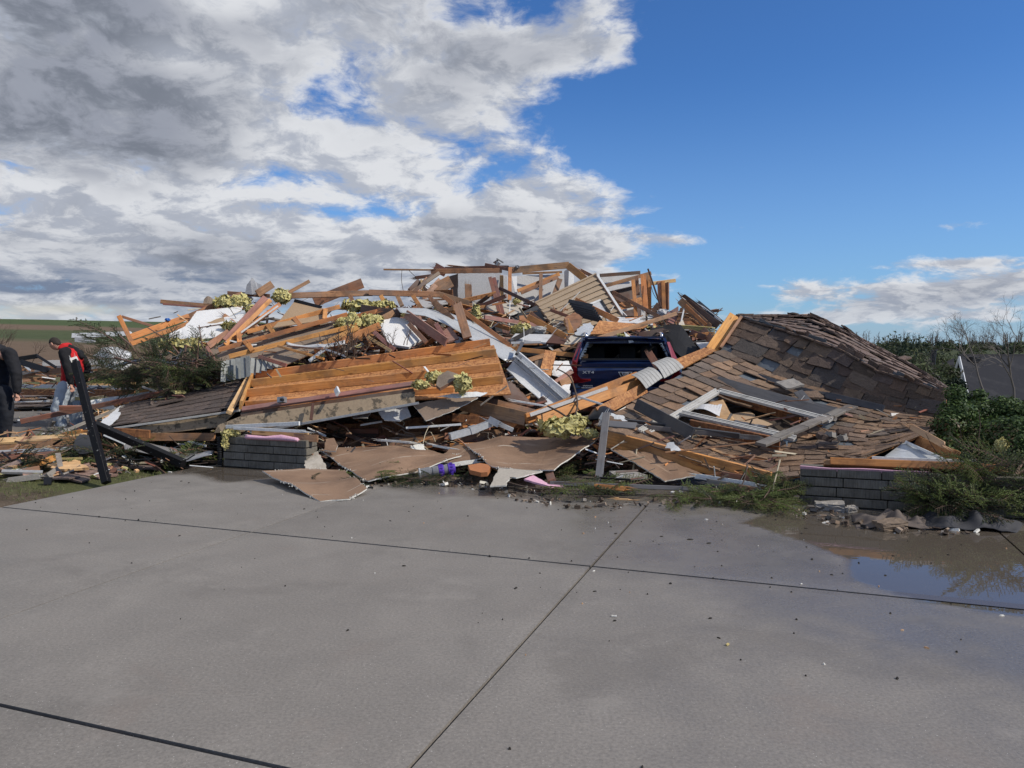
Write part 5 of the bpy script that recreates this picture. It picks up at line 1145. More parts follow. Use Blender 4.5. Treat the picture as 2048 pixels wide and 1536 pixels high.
# middle: boards around the insulation
B((722, 617, 13.6), (800, 629, 13.4), '2x8', M['dkbrown'], 'dark brown plank lying level right of the yellow insulation', name='plank')
B((673, 642, 13.3), (757, 622, 13.3), '2x4', M['pine'], 'orange stud crossing the yellow insulation', name='stud', spl=2)
B((716, 664, 12.9), (788, 625, 13.3), '2x6', M['brown'], 'brown stud climbing right to the dark plank', name='stud')
B((640, 690, 12.5), (716, 655, 12.8), '2x4', M['pine'], 'orange stud behind the bare shrub, upper', name='stud')
B((630, 706, 12.3), (760, 650, 12.7), '2x6', M['pine'], 'orange stud behind the bare shrub, lower', name='stud')
lump('insulation_lump', 722, 612, 13.9, .36, .1, .10, 'yellow insulation blanket behind the webs, left', seed=31)
lump('insulation_lump', 765, 612, 14.0, .25, .1, .09, 'yellow insulation blanket behind the webs, right', seed=32)
lump('insulation_lump', 700, 650, 13.0, .28, .15, .10, 'yellow insulation heap behind the bare shrub, left', seed=33)
lump('insulation_lump', 742, 645, 13.1, .22, .15, .14, 'yellow insulation heap behind the bare shrub, right', seed=34)
lump('insulation_lump', 705, 634, 13.3, .12, .1, .08, 'small yellow insulation wad above the heap by the bare shrub', seed=35)
B((728, 664, 12.6), (743, 690, 12.4), '2x2', M['pine'], 'small orange stick standing behind the top joist', name='stick')
B((748, 664, 12.6), (788, 700, 12.3), (.07, .03), M['mauve'], 'mauve stick leaning behind the top joist', name='stick')
B((736, 674, 12.5), (782, 702, 12.2), (.05, .03), M['pale'], 'pale stick leaning behind the top joist', name='stick')
poly('drywall_sheet', [(752, 634, 13.2), (789, 634, 13.3), (822, 639, 13.2), (846, 676, 12.8), (818, 694, 12.5), (777, 688, 12.5)], .04, [M['dwhite'], M['white']], 'white door leaf lying behind the top joist', jag=.004, cat='door')
B((812, 628, 13.1), (893, 685, 12.3), '2x8', M['mauve'], 'wide mauve plank leaning over the white door leaf', name='plank', roll=15)
B((818, 648, 12.9), (853, 685, 12.4), '2x4', M['brown'], 'brown stud leaning on the white door leaf', name='stud')
B((855, 640, 13.0), (898, 668, 12.7), '2x4', M['brown'], 'brown stud in the dark under the bent metal sheet', name='stud')
B((872, 648, 12.8), (888, 674, 12.5), '2x4', M['mauve'], 'short mauve stud under the bent metal sheet', name='stud')
poly('plank_piece', [(884, 663, 12.7), (900, 652, 12.8), (918, 676, 12.5), (895, 684, 12.4)], .03, [M['mauve']], 'brown triangular board scrap under the bent metal sheet', cat='wood fragment')
B((914, 606, 13.0), (935, 676, 12.35), '2x8', M['brown'], 'upright pointed brown plank before the bent metal sheet', name='plank', spl=1)
S('metal_sheet', [(793, 615, 13.5), (850, 616, 13.7), (905, 628, 13.8), (950, 646, 13.6), (990, 672, 13.2), (1040, 708, 12.7)], [(800, 625, 13.0), (850, 632, 13.0), (890, 648, 12.9), (925, 668, 12.7), (965, 695, 12.5), (1010, 722, 12.3)], .004, [M['lmetal']], 'long bent pale blue metal sheet sweeping down to the right', nv=6, sub=8, cat='sheet metal', smooth=True, wave=lambda u, v: .012*math.sin(v*38))
B((886, 592, 13.6), (1022, 693, 12.9), '2x4', M['pine'], 'long orange stud running down along the bent metal sheet', name='stud')
B((868, 604, 13.9), (905, 640, 13.4), '2x6', M['brown'], 'short brown board where the level beam ends', name='board')
# ---------------------------------------------------------------- BACK: ruined upper walls
B((767, 539, 17.0), (1000, 541, 17.2), '2x2', M['brown'], 'long thin batten sticking out left into the sky', name='batten')
B((868, 533, 17.0), (892, 546, 17.0), '2x10', M['red'], 'red-brown plank stub on the top left of the ruin', name='plank', spl=1)
B((860, 543, 16.9), (1004, 541, 16.9), '2x6', M['brown'], 'brown top plate of the ruin, left half', name='top_plate', spl=1)
B((885, 537, 17.2), (1020, 534, 17.2), '2x4', M['dkbrown'], 'dark board on the top plate of the ruin', name='board', spl=3)
B((1018, 541, 17.0), (1138, 530, 17.2), '2x8', M['brown'], 'brown top plate of the ruin, right half', name='top_plate')
B((1040, 534, 17.1), (1138, 527, 17.2), (.04, .02), M['dkbrown'], 'dark edge strip on the right top plate of the ruin', name='trim_strip')
B((970, 529, 17.0), (1026, 541, 16.8), (.07, .03), M['red'], 'reddish lath lying across the middle of the ruin top', name='lath')
B((900, 531, 17.1), (930, 534, 17.0), (.03, .02), M['brown'], 'thin splinter on the ruin top, left', name='lath', spl=3)
mb = MB(); c_ = at(997, 526, 16.9); mb.tube([c_+V((-.05, 0, -.05)), c_+V((0, 0, .02))], [.05, .06], 10); mb.box(Matrix.Translation(c_+V((.03, 0, .05))) @ Euler((.2, .5, .3)).to_matrix().to_4x4(), (.16, .1, .03)); mb.box(Matrix.Translation(c_+V((-.06, 0, .03))) @ Euler((.2, -.6, .3)).to_matrix().to_4x4(), (.1, .08, .02), 1)
mb.obj('vent_cap', [M['gmetal'], M['dkbrown']], label='crumpled metal vent cap on the very top of the ruin', cat='vent cap')
lump('roof_vent', 1035, 534, 17.0, .06, .06, .05, 'small round grey vent on the ruin top', mat='gmetal', seed=41, strands=False, cat='vent')
poly('wall_panel', [(916, 547, 16.7), (1002, 546, 16.7), (1003, 600, 16.5), (990, 612, 16.4), (942, 613, 16.4), (916, 595, 16.5)], .05, [M['gwall']], 'square grey painted wall standing in the left of the ruin', jag=.006, cat='wall panel')
poly('wall_panel', [(1030, 552, 17.0), (1130, 548, 17.4), (1132, 590, 17.2), (1062, 608, 16.8), (1035, 606, 16.7)], .05, [M['gwall']], 'second grey painted wall in the ruin behind the tilted poles', jag=.008, cat='wall panel')
poly('wall_panel', [(897, 553, 17.6), (917, 547, 17.3), (917, 596, 17.0), (905, 600, 17.2)], .05, [M['dkbrown']], 'dark panel standing in for the shaded opening left of the square grey wall', cat='wall panel')  # darkness of the opening, put in as a dark brown panel
B((936, 566, 16.2), (938, 613, 16.0), '2x8', M['brown'], 'upright brown plank before the square grey wall', name='plank', spl=1)
B((980, 555, 16.0), (1013, 678, 14.6), '2x4', M['red'], 'long leaning red plank in front of the grey wall, left', name='plank')
B((988, 556, 16.0), (1019, 680, 14.6), '2x4', M['red'], 'long leaning red plank in front of the grey wall, right', name='plank')
B((1003, 551, 16.6), (1004, 602, 16.3), '2x4', M['pine'], 'orange stud right of the square grey wall', name='stud')
B((1020, 535, 16.5), (1019, 602, 16.2), '2x4', M['pine'], 'tall orange stud in the middle of the ruin', name='stud')
B((1010, 552, 16.65), (1011, 600, 16.4), (.10, .02), M['gwalllt'], 'pale strip of drywall between two orange studs', name='drywall_strip')
poly('wall_panel', [(1023, 553, 16.6), (1034, 552, 16.7), (1034, 598, 16.4), (1024, 600, 16.4)], .03, [M['gwalllt']], 'narrow pale drywall piece right of the tall orange stud', cat='drywall')
B((1045, 547, 16.8), (1124, 544, 16.9), (.05, .04), M['brown'], 'thin brown plate under the right top plate', name='top_plate')
B((1082, 547, 16.6), (1081, 604, 16.2), '2x4', M['brown'], 'upright stud crossing the tilted poles', name='stud')
B((1035, 582, 16.4), (1119, 548, 16.7), '2x4', M['pine'], 'tilted orange pole in the ruin, upper', name='pole')
B((1042, 586, 16.3), (1116, 554, 16.6), '2x4', M['brown'], 'tilted orange-brown pole in the ruin, lower', name='pole')
B((1108, 592, 16.3), (1120, 558, 16.6), '2x6', M['brown'], 'leaning brown stud at the right of the tilted poles', name='stud')
S('column_panel', [(1129, 542, 16.8), (1138, 536, 16.6), (1148, 541, 16.9)], [(1130, 583, 16.6), (1136, 588, 16.4), (1148, 583, 16.6)], .03, [M['gwalllt']], 'white corner of wall at the right of the grey ruin', nv=2, cat='wall panel')
B((1136, 531, 16.4), (1172, 560, 16.1), '2x8', M['pine'], 'wide orange rafter dropping right of the white wall corner', name='rafter')
B((1160, 540, 16.8), (1186, 553, 16.6), '2x4', M['brown'], 'short brown rafter end against the sky', name='rafter', spl=3)
B((998, 576, 15.8), (1070, 610, 15.3), (.07, .03), M['dkbrown'], 'dark thin board crossing in front of the tall stud', name='board')
poly('wall_panel', [(955, 618, 15.6), (1000, 608, 15.8), (1046, 601, 16.0), (1042, 622, 15.5), (1010, 632, 15.2), (966, 645, 14.9)], .03, [M['beige'], M['chalk']], 'sagging beige drywall apron below the grey walls', jag=.01, cat='drywall')
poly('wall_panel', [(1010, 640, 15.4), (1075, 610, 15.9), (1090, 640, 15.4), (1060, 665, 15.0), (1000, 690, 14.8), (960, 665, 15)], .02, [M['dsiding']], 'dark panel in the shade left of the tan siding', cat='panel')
r = random.Random(33)
for k in range(15):
    a = (877-k*3.5+r.uniform(-4, 6), 545+k*1.6, 16.6); b = (814+k*3.6+r.uniform(-3, 3), 584+r.uniform(-3, 10), 16.0+r.random()*.5)
    B(a, b, (r.choice((.03, .05, .07)), .02), M[r.choice(('brown', 'pale', 'brown', 'dkbrown', 'grime'))], 'curved thin batten in the fan at the left end of the ruin', name='batten', group='fan of battens at the left of the ruin')
for k, (a, b, s_, mt, lb_) in enumerate((((828, 556, 16.8), (868, 551, 16.9), '2x4', 'dkbrown', 'dark board at the left end of the ruin, near the top'), ((865, 582, 16.0), (902, 562, 16.2), '2x12', 'brown', 'wide brown plank in the dark of the ruin, left'), ((818, 583, 16.4), (838, 562, 16.6), '2x6', 'dkbrown', 'short dark plank at the left end of the ruin'), ((870, 590, 15.8), (906, 588, 15.7), '2x10', 'osbdk', 'rusty sheet stub left of the square grey wall'), ((845, 598, 15.6), (880, 560, 16.2), '2x6', 'brown', 'brown plank rising in the fan of battens'), ((905, 602, 15.2), (960, 640, 14.6), '2x10', 'mauve', 'wide dull plank below the square grey wall'), ((1050, 650, 14.6), (1048, 632, 14.9), '2x10', 'pine', 'short orange board stub below the beige apron'), ((925, 612, 15.0), (945, 612, 15), '2x6', 'brown', 'short brown plank at the foot of the upright plank'))):
    B(a, b, s_, M[mt], lb_, name='plank', spl=1)
poly('wall_panel', [(820, 600, 15.6), (840, 592, 15.9), (880, 590, 15.9), (905, 605, 15.4), (850, 615, 15)], .02, [M['gwall']], 'grey drywall piece behind the webs, below the batten fan', jag=.01, cat='drywall')
lump('insulation_lump', 953, 632, 14.4, .08, .07, .22, 'upright yellow insulation wad left of the beige apron', seed=42)
lump('insulation_lump', 1045, 658, 13.9, .22, .12, .09, 'greenish yellow insulation wad above the pale board', seed=43)
lump('insulation_lump', 1033, 603, 15.7, .08, .06, .07, 'little green-yellow tuft on the ruin wall', seed=44)
lump('cloth_lump', 1075, 660, 13.9, .2, .12, .09, 'grey cloth bundle beside the greenish insulation', mat='gwall', seed=45, strands=False, cat='cloth')
# tan siding wall, leaning
TLs, TRs, BLs, BRs = at(1072, 608, 15.4), at(1193, 551, 15.9), at(1122, 674, 14.6), at(1245, 634, 15.0)
sw = empty('siding_wall', at(1165, 650, 15), 'torn-off wall of tan clapboard siding with a small window, leaning in the middle of the wreck', 'siding wall')
loft('wall_sheathing', [TLs, TRs], [BLs, BRs], 2, .02, [M['gwall'], M['pale'], M['osbdk']], parent=sw)
def SW(u, v): return TLs.lerp(TRs, u).lerp(BLs.lerp(BRs, u), v)
sn = (TRs-TLs).cross(TLs-BLs).normalized(); sn = sn if sn.y < 0 else -sn
nb = 9
for k in range(nb):
    v = (k+.5)/nb
    spans = [(0, 1)] if not (4 < k < 8) else [(0, .60), (.84, 1)]
    for u0, u1 in spans:
        a, b = SW(u0, v)+sn*.022, SW(u1, v)+sn*.022; wv_ = (SW(.5, 1/nb)-SW(.5, 0)).length
        board(a, b, (wv_*1.06, .014), M['siding'], parent=sw, name='clapboard', face=(sn+(SW(.5, 0)-SW(.5, 1)).normalized()*.14))
for (u0, v0, u1, v1) in ((.60, .55, .84, .55), (.60, .89, .84, .89), (.60, .55, .60, .89), (.84, .55, .84, .89)):
    board(SW(u0, v0)+sn*.035, SW(u1, v1)+sn*.035, (.05, .03), M['blackp' if u0 == .84 else 'white'], parent=sw, name='window_trim', face=sn)
loft('window_pane', [SW(.60, .55)+sn*.03, SW(.84, .55)+sn*.03], [SW(.60, .89)+sn*.03, SW(.84, .89)+sn*.03], 1, .006, [M['gwalllt']], parent=sw)
board(SW(1.0, -.03)+sn*.03, SW(1.01, 1.0)+sn*.03, (.06, .04), M['white'], parent=sw, name='corner_trim', face=sn, spl=3)
board(SW(-.01, -.01)+sn*.03, SW(1.0, -.012)+sn*.03, (.04, .03), M['siding'], parent=sw, name='edge_trim', face=sn)
board(SW(.978, 0)+sn*.045, SW(.985, 1)+sn*.045, (.03, .012), M['dkbrown'], parent=sw, name='corner_shadow_strip', face=sn)
dsd = empty('fallen_siding', at(1175, 640, 14.6), 'charcoal grooved siding scrap lying on the tan siding wall', 'siding')
for k in range(7):
    f = k/6; board(at(1137+f*18, 603+f*28-1, 14.75), at(1192+f*18-6, 618+f*28-4, 14.45) if k else at(1185, 612, 14.5), (.075, .02), M['dsiding'], parent=dsd, name='siding_strip', roll=-12+4*k)
B((1150, 600, 14.8), (1236, 642, 14.5), '2x6', M['pine'], 'orange plank over the charcoal siding scrap', name='plank')
B((1056, 634, 14.3), (1132, 674, 13.6), '2x6', M['pine'], 'bright orange plank at the lower left of the tan siding wall', name='plank')
B((1060, 628, 14.6), (1090, 652, 14.3), '2x6', M['brown'], 'brown plank behind the bright orange one, left of the tan siding', name='plank')
B((1101, 620, 14.6), (1140, 634, 14.3), (.06, .03), M['red'], 'small reddish stick on the tan siding wall', name='stick')
B((1132, 640, 14.2), (1145, 672, 13.8), '2x6', M['pine'], 'short orange board standing at the foot of the tan siding', name='board')
poly('wood_fragment', [(1128, 636, 14.2), (1150, 624, 14.4), (1165, 634, 14.2), (1160, 652, 14.0), (1140, 672, 13.8)], .03, [M['brown']], 'broken brown corner box below the charcoal siding', cat='wood fragment', jag=.02)
poly('foil_scrap', [(1146, 670, 13.7), (1165, 648, 14.0), (1182, 645, 14.1), (1188, 655, 14.0), (1178, 672, 13.7)], .006, [M['lmetal']], 'silvery blue foil left of the big strand board sheet', jag=.03, cat='foil', rough=.02)
poly('strand_board', [(1180, 668, 13.8), (1199, 641, 14.3), (1266, 647, 14.4), (1295, 651, 14.2), (1280, 658, 14.0), (1256, 660, 13.8), (1232, 668, 13.7)], .02, [M['osb']], 'big orange strand board sheet lying above the car', cat='strand board')
poly('wall_panel', [(1210, 634, 14.8), (1282, 634, 15.0), (1290, 647, 14.6), (1215, 645, 14.4)], .03, [M['gwalllt']], 'pale grey panel lying behind the strand board sheet', cat='panel', jag=.01)
# right room of the ruin
poly('wall_panel', [(1201, 553, 16.9), (1288, 548, 17.2), (1290, 566, 17.1), (1216, 583, 16.7)], .04, [M['gwall']], 'grey gable wall strip under the right roof boards', cat='wall panel')
poly('wall_panel', [(1214, 584, 16.9), (1292, 566, 17.3), (1294, 632, 16.8), (1240, 632, 16.4)], .04, [M['dkbrown']], 'inner wall of the right room in the ruin, coloured dark for its shade', cat='wall panel')  # the room's inner shade is put into this panel's dark colour
poly('strand_board', [(1236, 606, 16.2), (1282, 594, 16.4), (1290, 612, 16.2), (1242, 622, 16.0)], .02, [M['osb']], 'strand board wall piece in the right room', cat='strand board')
poly('strand_board', [(1218, 588, 16.3), (1242, 604, 16.1), (1232, 606, 16.1)], .02, [M['osb']], 'small triangular strand board piece beside the corner trim', cat='strand board')
B((1240, 622, 15.9), (1290, 612, 16.1), (.04, .03), M['white'], 'white ledge below the strand board in the right room', name='trim_strip')
B((1200, 551, 16.6), (1280, 545, 16.9), '2x4', M['dkbrown'], 'dark roof board over the right room, upper', name='roof_board')
B((1210, 572, 16.2), (1302, 546, 16.5), '2x4', M['brown'], 'brown rafter over the right room', name='rafter')
B((1266, 560, 15.9), (1272, 634, 15.4), '2x4', M['pine'], 'left bright stud of the right room', name='stud')
B((1273, 552, 16.1), (1276, 590, 16.0), '2x4', M['brown'], 'short brown stud behind the left bright stud', name='stud')
B((1286, 549, 16.0), (1291, 618, 15.6), '2x6', M['pine'], 'middle stud of the right room', name='stud')
B((1294, 552, 16.2), (1296, 625, 15.8), '2x4', M['brown'], 'brown corner stud of the right room', name='stud')
B((1299, 551, 16.1), (1299, 622, 15.8), '2x4', M['pine'], 'right corner stud of the right room', name='stud')
B((1225, 584, 15.9), (1330, 640, 14.9), '2x4', M['brown'], 'long brown stud falling right across the right room', name='stud')
B((1296, 538, 15.6), (1322, 615, 15.2), (.035, .035), M['dkbrown'], 'thin dark steel rod rising above the right room', name='rod')
B((1303, 567, 15.9), (1351, 561, 16.0), '2x4', M['pale'], 'pale cross plate on the two standing posts against the sky', name='plate')
B((1320, 563, 15.9), (1322, 622, 15.6), '2x6', M['brown'], 'left post under the pale cross plate', name='post')
B((1326, 563, 15.85), (1328, 622, 15.55), '2x4', M['pine'], 'middle post under the pale cross plate', name='post')
B((1333, 566, 15.9), (1333, 620, 15.6), '2x6', M['brown'], 'right post under the pale cross plate', name='post', roll=30)
lump('cloth_lump', 1326, 628, 15.3, .14, .1, .12, 'white bundle at the foot of the posts with the cross plate', mat='gwalllt', seed=46, strands=False, cat='cloth')
poly('wall_panel', [(1282, 618, 15.6), (1291, 616, 15.8), (1291, 646, 15.3), (1283, 640, 15.4)], .03, [M['gwall']], 'grey strip at the foot of the middle stud', cat='drywall')
poly('wall_panel', [(1295, 630, 15.2), (1306, 628, 15.2), (1306, 650, 14.8), (1296, 650, 14.8)], .03, [M['gwalllt']], 'small pale panel under the corner studs', cat='drywall')
poly('board_sheet', [(1334, 626, 15.2), (1357, 612, 15.4), (1357, 630, 15.1), (1347, 648, 14.7), (1333, 642, 14.8)], .03, [M['mauve']], 'pinkish board standing right of the posts', cat='board sheet')
B((1308, 612, 15.6), (1316, 618, 15.6), '2x10', M['brown'], 'brown block between the steel rod and the posts', name='wood_block')
# far right roof fragment
fr = empty('roof_fragment', at(1400, 640, 14.5), 'broken roof fragment of stacked boards slanting down right, against the sky', 'roof fragment')
for a, b, s_, mt, sp_ in (((1358, 599, 14.9), (1418, 655, 14.3), '2x8', 'brown', 1), ((1362, 596, 15.0), (1440, 650, 14.4), (.05, .02), 'white', 3), ((1364, 589, 15.2), (1446, 648, 14.6), '2x4', 'dkbrown', 3), ((1395, 602, 15.1), (1447, 646, 14.6), (.06, .03), 'under', 3), ((1372, 603, 14.9), (1436, 652, 14.3), '2x8', 'dkbrown', 1), ((1370, 610, 14.6), (1412, 650, 14.2), (.06, .03), 'pine', 0), ((1402, 612, 14.8), (1442, 642, 14.5), (.04, .02), 'white', 3), ((1412, 622, 14.7), (1444, 644, 14.5), (.05, .02), 'charc', 3)):
    board(at(*a), at(*b), s_, M[mt], parent=fr, name='roof_board', spl=sp_)
poly('dark_sheet', [(1354, 640, 14.8), (1360, 616, 15.1), (1374, 612, 15.0), (1412, 648, 14.5), (1410, 660, 14.3), (1360, 658, 14.3)], .02, [M['osbdk']], 'dark sheathing below the roof fragment, right of the pinkish board', cat='sheathing')
B((1362, 645, 14.3), (1368, 618, 14.6), (.03, .03), M['gwalllt'], 'thin pale upright strip right of the pinkish board', name='trim_strip')
poly('drywall_piece', [(1358, 646, 14.1), (1366, 640, 14.3), (1370, 650, 14.1), (1360, 655, 14.0)], .02, [M['beige']], 'small beige scrap below the roof fragment', cat='drywall', jag=.01)
# black tarp over the right of the car
S('dark_sheet', [(1300, 655, 13.9), (1330, 650, 14.0), (1362, 651, 13.8), (1400, 697, 13.1)], [(1318, 672, 13.6), (1335, 682, 13.4), (1350, 705, 13.0), (1372, 722, 12.7)], .012, [M['blackh']], 'black tar paper sheet bent over the right side of the car', nv=4, rough=.06, cat='tar paper')
S('sheet_metal', [(1270, 670, 13.7), (1295, 658, 14.0), (1330, 651, 14.1), (1362, 649, 14.1)], [(1275, 677, 13.5), (1298, 666, 13.7), (1335, 656, 13.9), (1362, 654, 13.9)], .006, [M['grime']], 'crumpled grey metal strip along the top of the black tar paper', nv=2, rough=.06, cat='sheet metal', jag=.01)
B((1272, 672, 13.5), (1330, 662, 13.6), '2x6', M['dkbrown'], 'dark reddish plank lying on the car roof', name='plank', spl=3)
poly('drywall_piece', [(1392, 685, 13.2), (1426, 684, 13.2), (1414, 700, 12.8), (1404, 700, 12.8)], .02, [M['gwalllt']], 'small pale panel between the tar paper and the orange edge board', cat='drywall')
B((1388, 672, 13.6), (1420, 668, 13.6), (.08, .03), M['osb'], 'splintered orange bit right of the black tar paper', name='wood_fragment', spl=3)
B((1380, 664, 13.7), (1412, 676, 13.5), '2x6', M['red'], 'red-brown board right of the black tar paper', name='board', spl=3)
B((1400, 655, 13.9), (1430, 690, 13.3), '2x8', M['brown'], 'brown plank behind the orange edge board of the roof', name='plank')
# the long diagonal pole and things around the car
B((1046, 724, 12.7), (1353, 627, 14.2), '2x4', M['brown'], 'very long brown stud crossing diagonally above the car', name='stud')
B((990, 694, 12.9), (1176, 713, 12.9), '2x4', M['pine'], 'long orange stud lying level left of the car', name='stud')
B((1022, 686, 12.9), (1082, 684, 12.9), (.04, .02), M['gwalllt'], 'thin pale strip above the garage door panel', name='trim_strip')
poly('panel', [(1021, 678, 13.3), (1031, 667, 13.7), (1106, 669, 13.8), (1092, 685, 13.3)], .03, [M['gwalllt']], 'pale violet-grey board lying flat left of the car', cat='panel')
poly('board_sheet', [(1106, 669, 13.75), (1142, 671, 13.8), (1128, 688, 13.3), (1092, 685, 13.3)], .03, [M['dkbrown']], 'brown board butting the pale board left of the car', cat='board sheet')
poly('panel', [(1142, 671, 13.75), (1200, 672, 13.9), (1182, 692, 13.4), (1128, 688, 13.3)], .03, [M['beige']], 'beige board next to the brown one, touching the car', cat='panel', jag=.008)
poly('dark_sheet', [(1036, 690, 13.5), (1180, 690, 13.8), (1176, 716, 13.2), (1040, 710, 13.1)], .02, [M['blackh']], 'black sheet added as shade under the three flat boards left of the car', cat='tar paper')  # added black sheet, stands for the deep shade in the gap
gp = empty('garage_door_panel', at(1080, 780, 12), 'white steel garage door section tipped down to the right, left of the car', 'garage door panel')
loft('panel_skin', [at(1034, 712, 12.4), at(1062, 738, 12.1), at(1128, 800, 11.5)], [at(1014, 738, 12.3), at(1040, 765, 11.9), at(1096, 812, 11.4)], 4, .01, [M['dwhiter']], parent=gp, bulge=-.03)
board(at(1036, 710, 12.36), at(1136, 794, 11.46), (.11, .05), M['dwhiter'], parent=gp, name='edge_rail', roll=14)
board(at(1033, 714, 12.3), at(1128, 798, 11.42), (.02, .06), M['white'], parent=gp, name='inner_rail'); board(at(1028, 722, 12.28), at(1118, 802, 11.42), (.012, .02), M['gmetal'], parent=gp, name='seam')
board(at(1014, 739, 12.28), at(1096, 813, 11.38), (.02, .03), M['white'], parent=gp, name='edge_lip')
board(at(1034, 712, 12.3), at(1040, 718, 12.25), (.10, .03), M['gmetal'], parent=gp, name='hinge_plate')
B((1045, 686, 12.6), (1033, 709, 12.3), (.05, .05), M['charc'], 'dark grey handle tube at the top of the white garage door section', name='tube', cat='tube')
B((1101, 704, 12.6), (1090, 750, 12.1), '2x10', M['osb'], 'upright strand board plank left of the car', name='strand_board', cat='strand board')
poly('drywall_piece', [(1108, 722, 12.6), (1138, 722, 12.7), (1147, 745, 12.4), (1120, 756, 12.2), (1104, 750, 12.3)], .014, [M['dwhite'], M['chalk']], 'white drywall scrap between the strand board plank and the car', cat='drywall', jag=.012)
poly('drywall_piece', [(1070, 722, 12.5), (1085, 718, 12.5), (1080, 735, 12.3), (1066, 738, 12.3)], .02, [M['paperdk']], 'small brown board scrap right of the garage door section', cat='drywall')
B((1106, 768, 12.0), (1144, 742, 12.3), '2x4', M['mauve'], 'mauve stick leaning to the rear of the car', name='stick', spl=1)
B((1120, 768, 12.0), (1144, 758, 12.1), '2x6', M['brown'], 'short brown block beside the rear of the car', name='wood_block')
poly('drywall_piece', [(1118, 775, 11.9), (1142, 765, 12.1), (1140, 790, 11.8), (1126, 790, 11.8)], .014, [M['dwhite']], 'white scrap near the rear wheel of the car', cat='drywall', jag=.02)
S('ribbed_panel', [(1002, 765, 11.8), (1022, 762, 11.9), (1045, 785, 11.8)], [(1000, 785, 11.3), (1020, 806, 11.2), (1066, 812, 11.2)], .02, [M['dkbrown']], 'dark brown ribbed plastic panel arching under the garage door section', nv=5, sub=6, cat='plastic panel', smooth=True, wave=lambda u, v: .008*math.sin(u*40))
# heavy brown beams and the orange ones in front of the car
B((930, 796, 11.1), (1068, 832, 10.65), '2x12', M['brown'], 'wide brown beam lying in front of the garage door section, upper face', name='beam', roll=-48)
B((924, 808, 10.9), (1052, 838, 10.35), '2x10', M['brown'], 'wide brown beam, front face below the upper one', name='beam')
B((905, 835, 10.7), (1050, 850, 10.5), '2x6', M['osbdk'], 'rusty board under the wide brown beams', name='board')
B((1052, 838, 10.30), (1274, 752, 11.9), (.135, .04), M['pine'], 'long bright orange beam pointing up to the right in front of the car, left one', name='beam', roll=12)
B((1076, 842, 10.15), (1286, 764, 11.6), (.13, .04), M['pine'], 'long bright orange beam pointing up to the right in front of the car, right one', name='beam', roll=-5)
B((1060, 830, 10.2), (1215, 776, 11.2), (.05, .012), M['gwall'], 'thin grey strip lying on the bright orange beams', name='strip')
B((1075, 838, 10.4), (1120, 848, 10.2), '2x6', M['brown'], 'short orange-brown board under the tip of the right orange beam', name='board', roll=-30)
B((1156, 793, 10.6), (1214, 812, 10.5), (.03, .02), M['gwalllt'], 'thin pale stick crossing the upright edge in front of the car', name='stick')
B((1025, 801, 10.9), (1090, 812, 10.8), (.03, .02), M['white'], 'curved white strip at the foot of the garage door section', name='strip', spl=3)
B((1200, 842, 10.0), (1230, 848, 9.9), '2x6', M['brown'], 'short brown board beside the black bumper', name='board')
B((1228, 838, 9.9), (1262, 842, 9.8), '2x4', M['red'], 'red-brown board under the left corner of the fallen roof', name='board')
# loose siding strips on the roof edge
for lab, q_ in (('grey ribbed siding strip bent over the roof edge in front of the car, lower', [(1262, 750, 11.6), (1297, 734, 11.8), (1326, 755, 11.4), (1292, 778, 11.0)]), ('grey ribbed siding strip bent over the roof edge in front of the car, upper', [(1303, 726, 11.9), (1334, 714, 12.1), (1368, 735, 11.7), (1328, 757, 11.35)])):
    e = empty('siding_strip', at(*q_[2]), lab, 'siding strip'); P0, P1, P2, P3_ = [at(*k) for k in q_]; n_ = (P1-P0).cross(P3_-P0).normalized(); n_ = n_ if n_.y < 0 else -n_
    for k in range(6):
        u = (k+.5)/6; a = P0.lerp(P1, u); b = P3_.lerp(P2, u); L_ = (P1-P0).length/6; m = a.lerp(b, .55)+n_*.06
        lo = loft('strip', [P0.lerp(P1, u-.075)+n_*0, P0.lerp(P1, u+.075)], [P3_.lerp(P2, u-.075), P3_.lerp(P2, u+.075)], 6, .008, [M['vinyl']], parent=e, sub=1, wave=lambda uu, v: .05*math.sin(v*3.0))
# ---------------------------------------------------------------- wires, cables, twigs
def wire(name, pts, rad, mat, label, n=5, cat='cable'):
    P_ = [at(*p) for p in pts]; out_ = []
    for i in range(len(P_)-1):
        p0 = P_[max(0, i-1)]; p1 = P_[i]; p2 = P_[i+1]; p3 = P_[min(len(P_)-1, i+2)]
        for k in range(5):
            t_ = k/5; out_.append(.5*((2*p1)+(p2-p0)*t_+(2*p0-5*p1+4*p2-p3)*t_*t_+(3*p1-p0-3*p2+p3)*t_**3))
    out_.append(P_[-1]); mb = MB(); rr = rad if not isinstance(rad, tuple) else [rad[0]+(rad[1]-rad[0])*i/(len(out_)-1) for i in range(len(out_))]
    mb.tube(out_, rr, n); return mb.obj(name, M[mat], label=label, cat=cat, smooth=True)
wire('hanging_wire', [(804, 540, 16.9), (803, 560, 16.9), (807, 584, 16.8)], .006, 'bark', 'thin wire hanging from the long batten')
wire('hanging_wire', [(818, 541, 16.9), (838, 560, 16.8), (862, 580, 16.6)], .006, 'bark', 'thin wire slanting from the long batten to the batten fan')
wire('cable', [(960, 630, 14.2), (1000, 642, 14.2), (1040, 650, 14.0), (1100, 664, 13.9), (1150, 668, 13.8)], .010, 'wire', 'pale cable sagging across the middle, upper')
wire('cable', [(1020, 600, 15.5), (1019, 630, 14.8), (1018, 660, 14.4)], .010, 'white', 'white cable hanging below the tall orange stud')
wire('cable', [(977, 663, 14.0), (990, 640, 14.2), (1010, 648, 14.0), (1070, 660, 13.9), (1110, 640, 14.0)], .009, 'wire', 'pale kinked cable left of the greenish insulation')
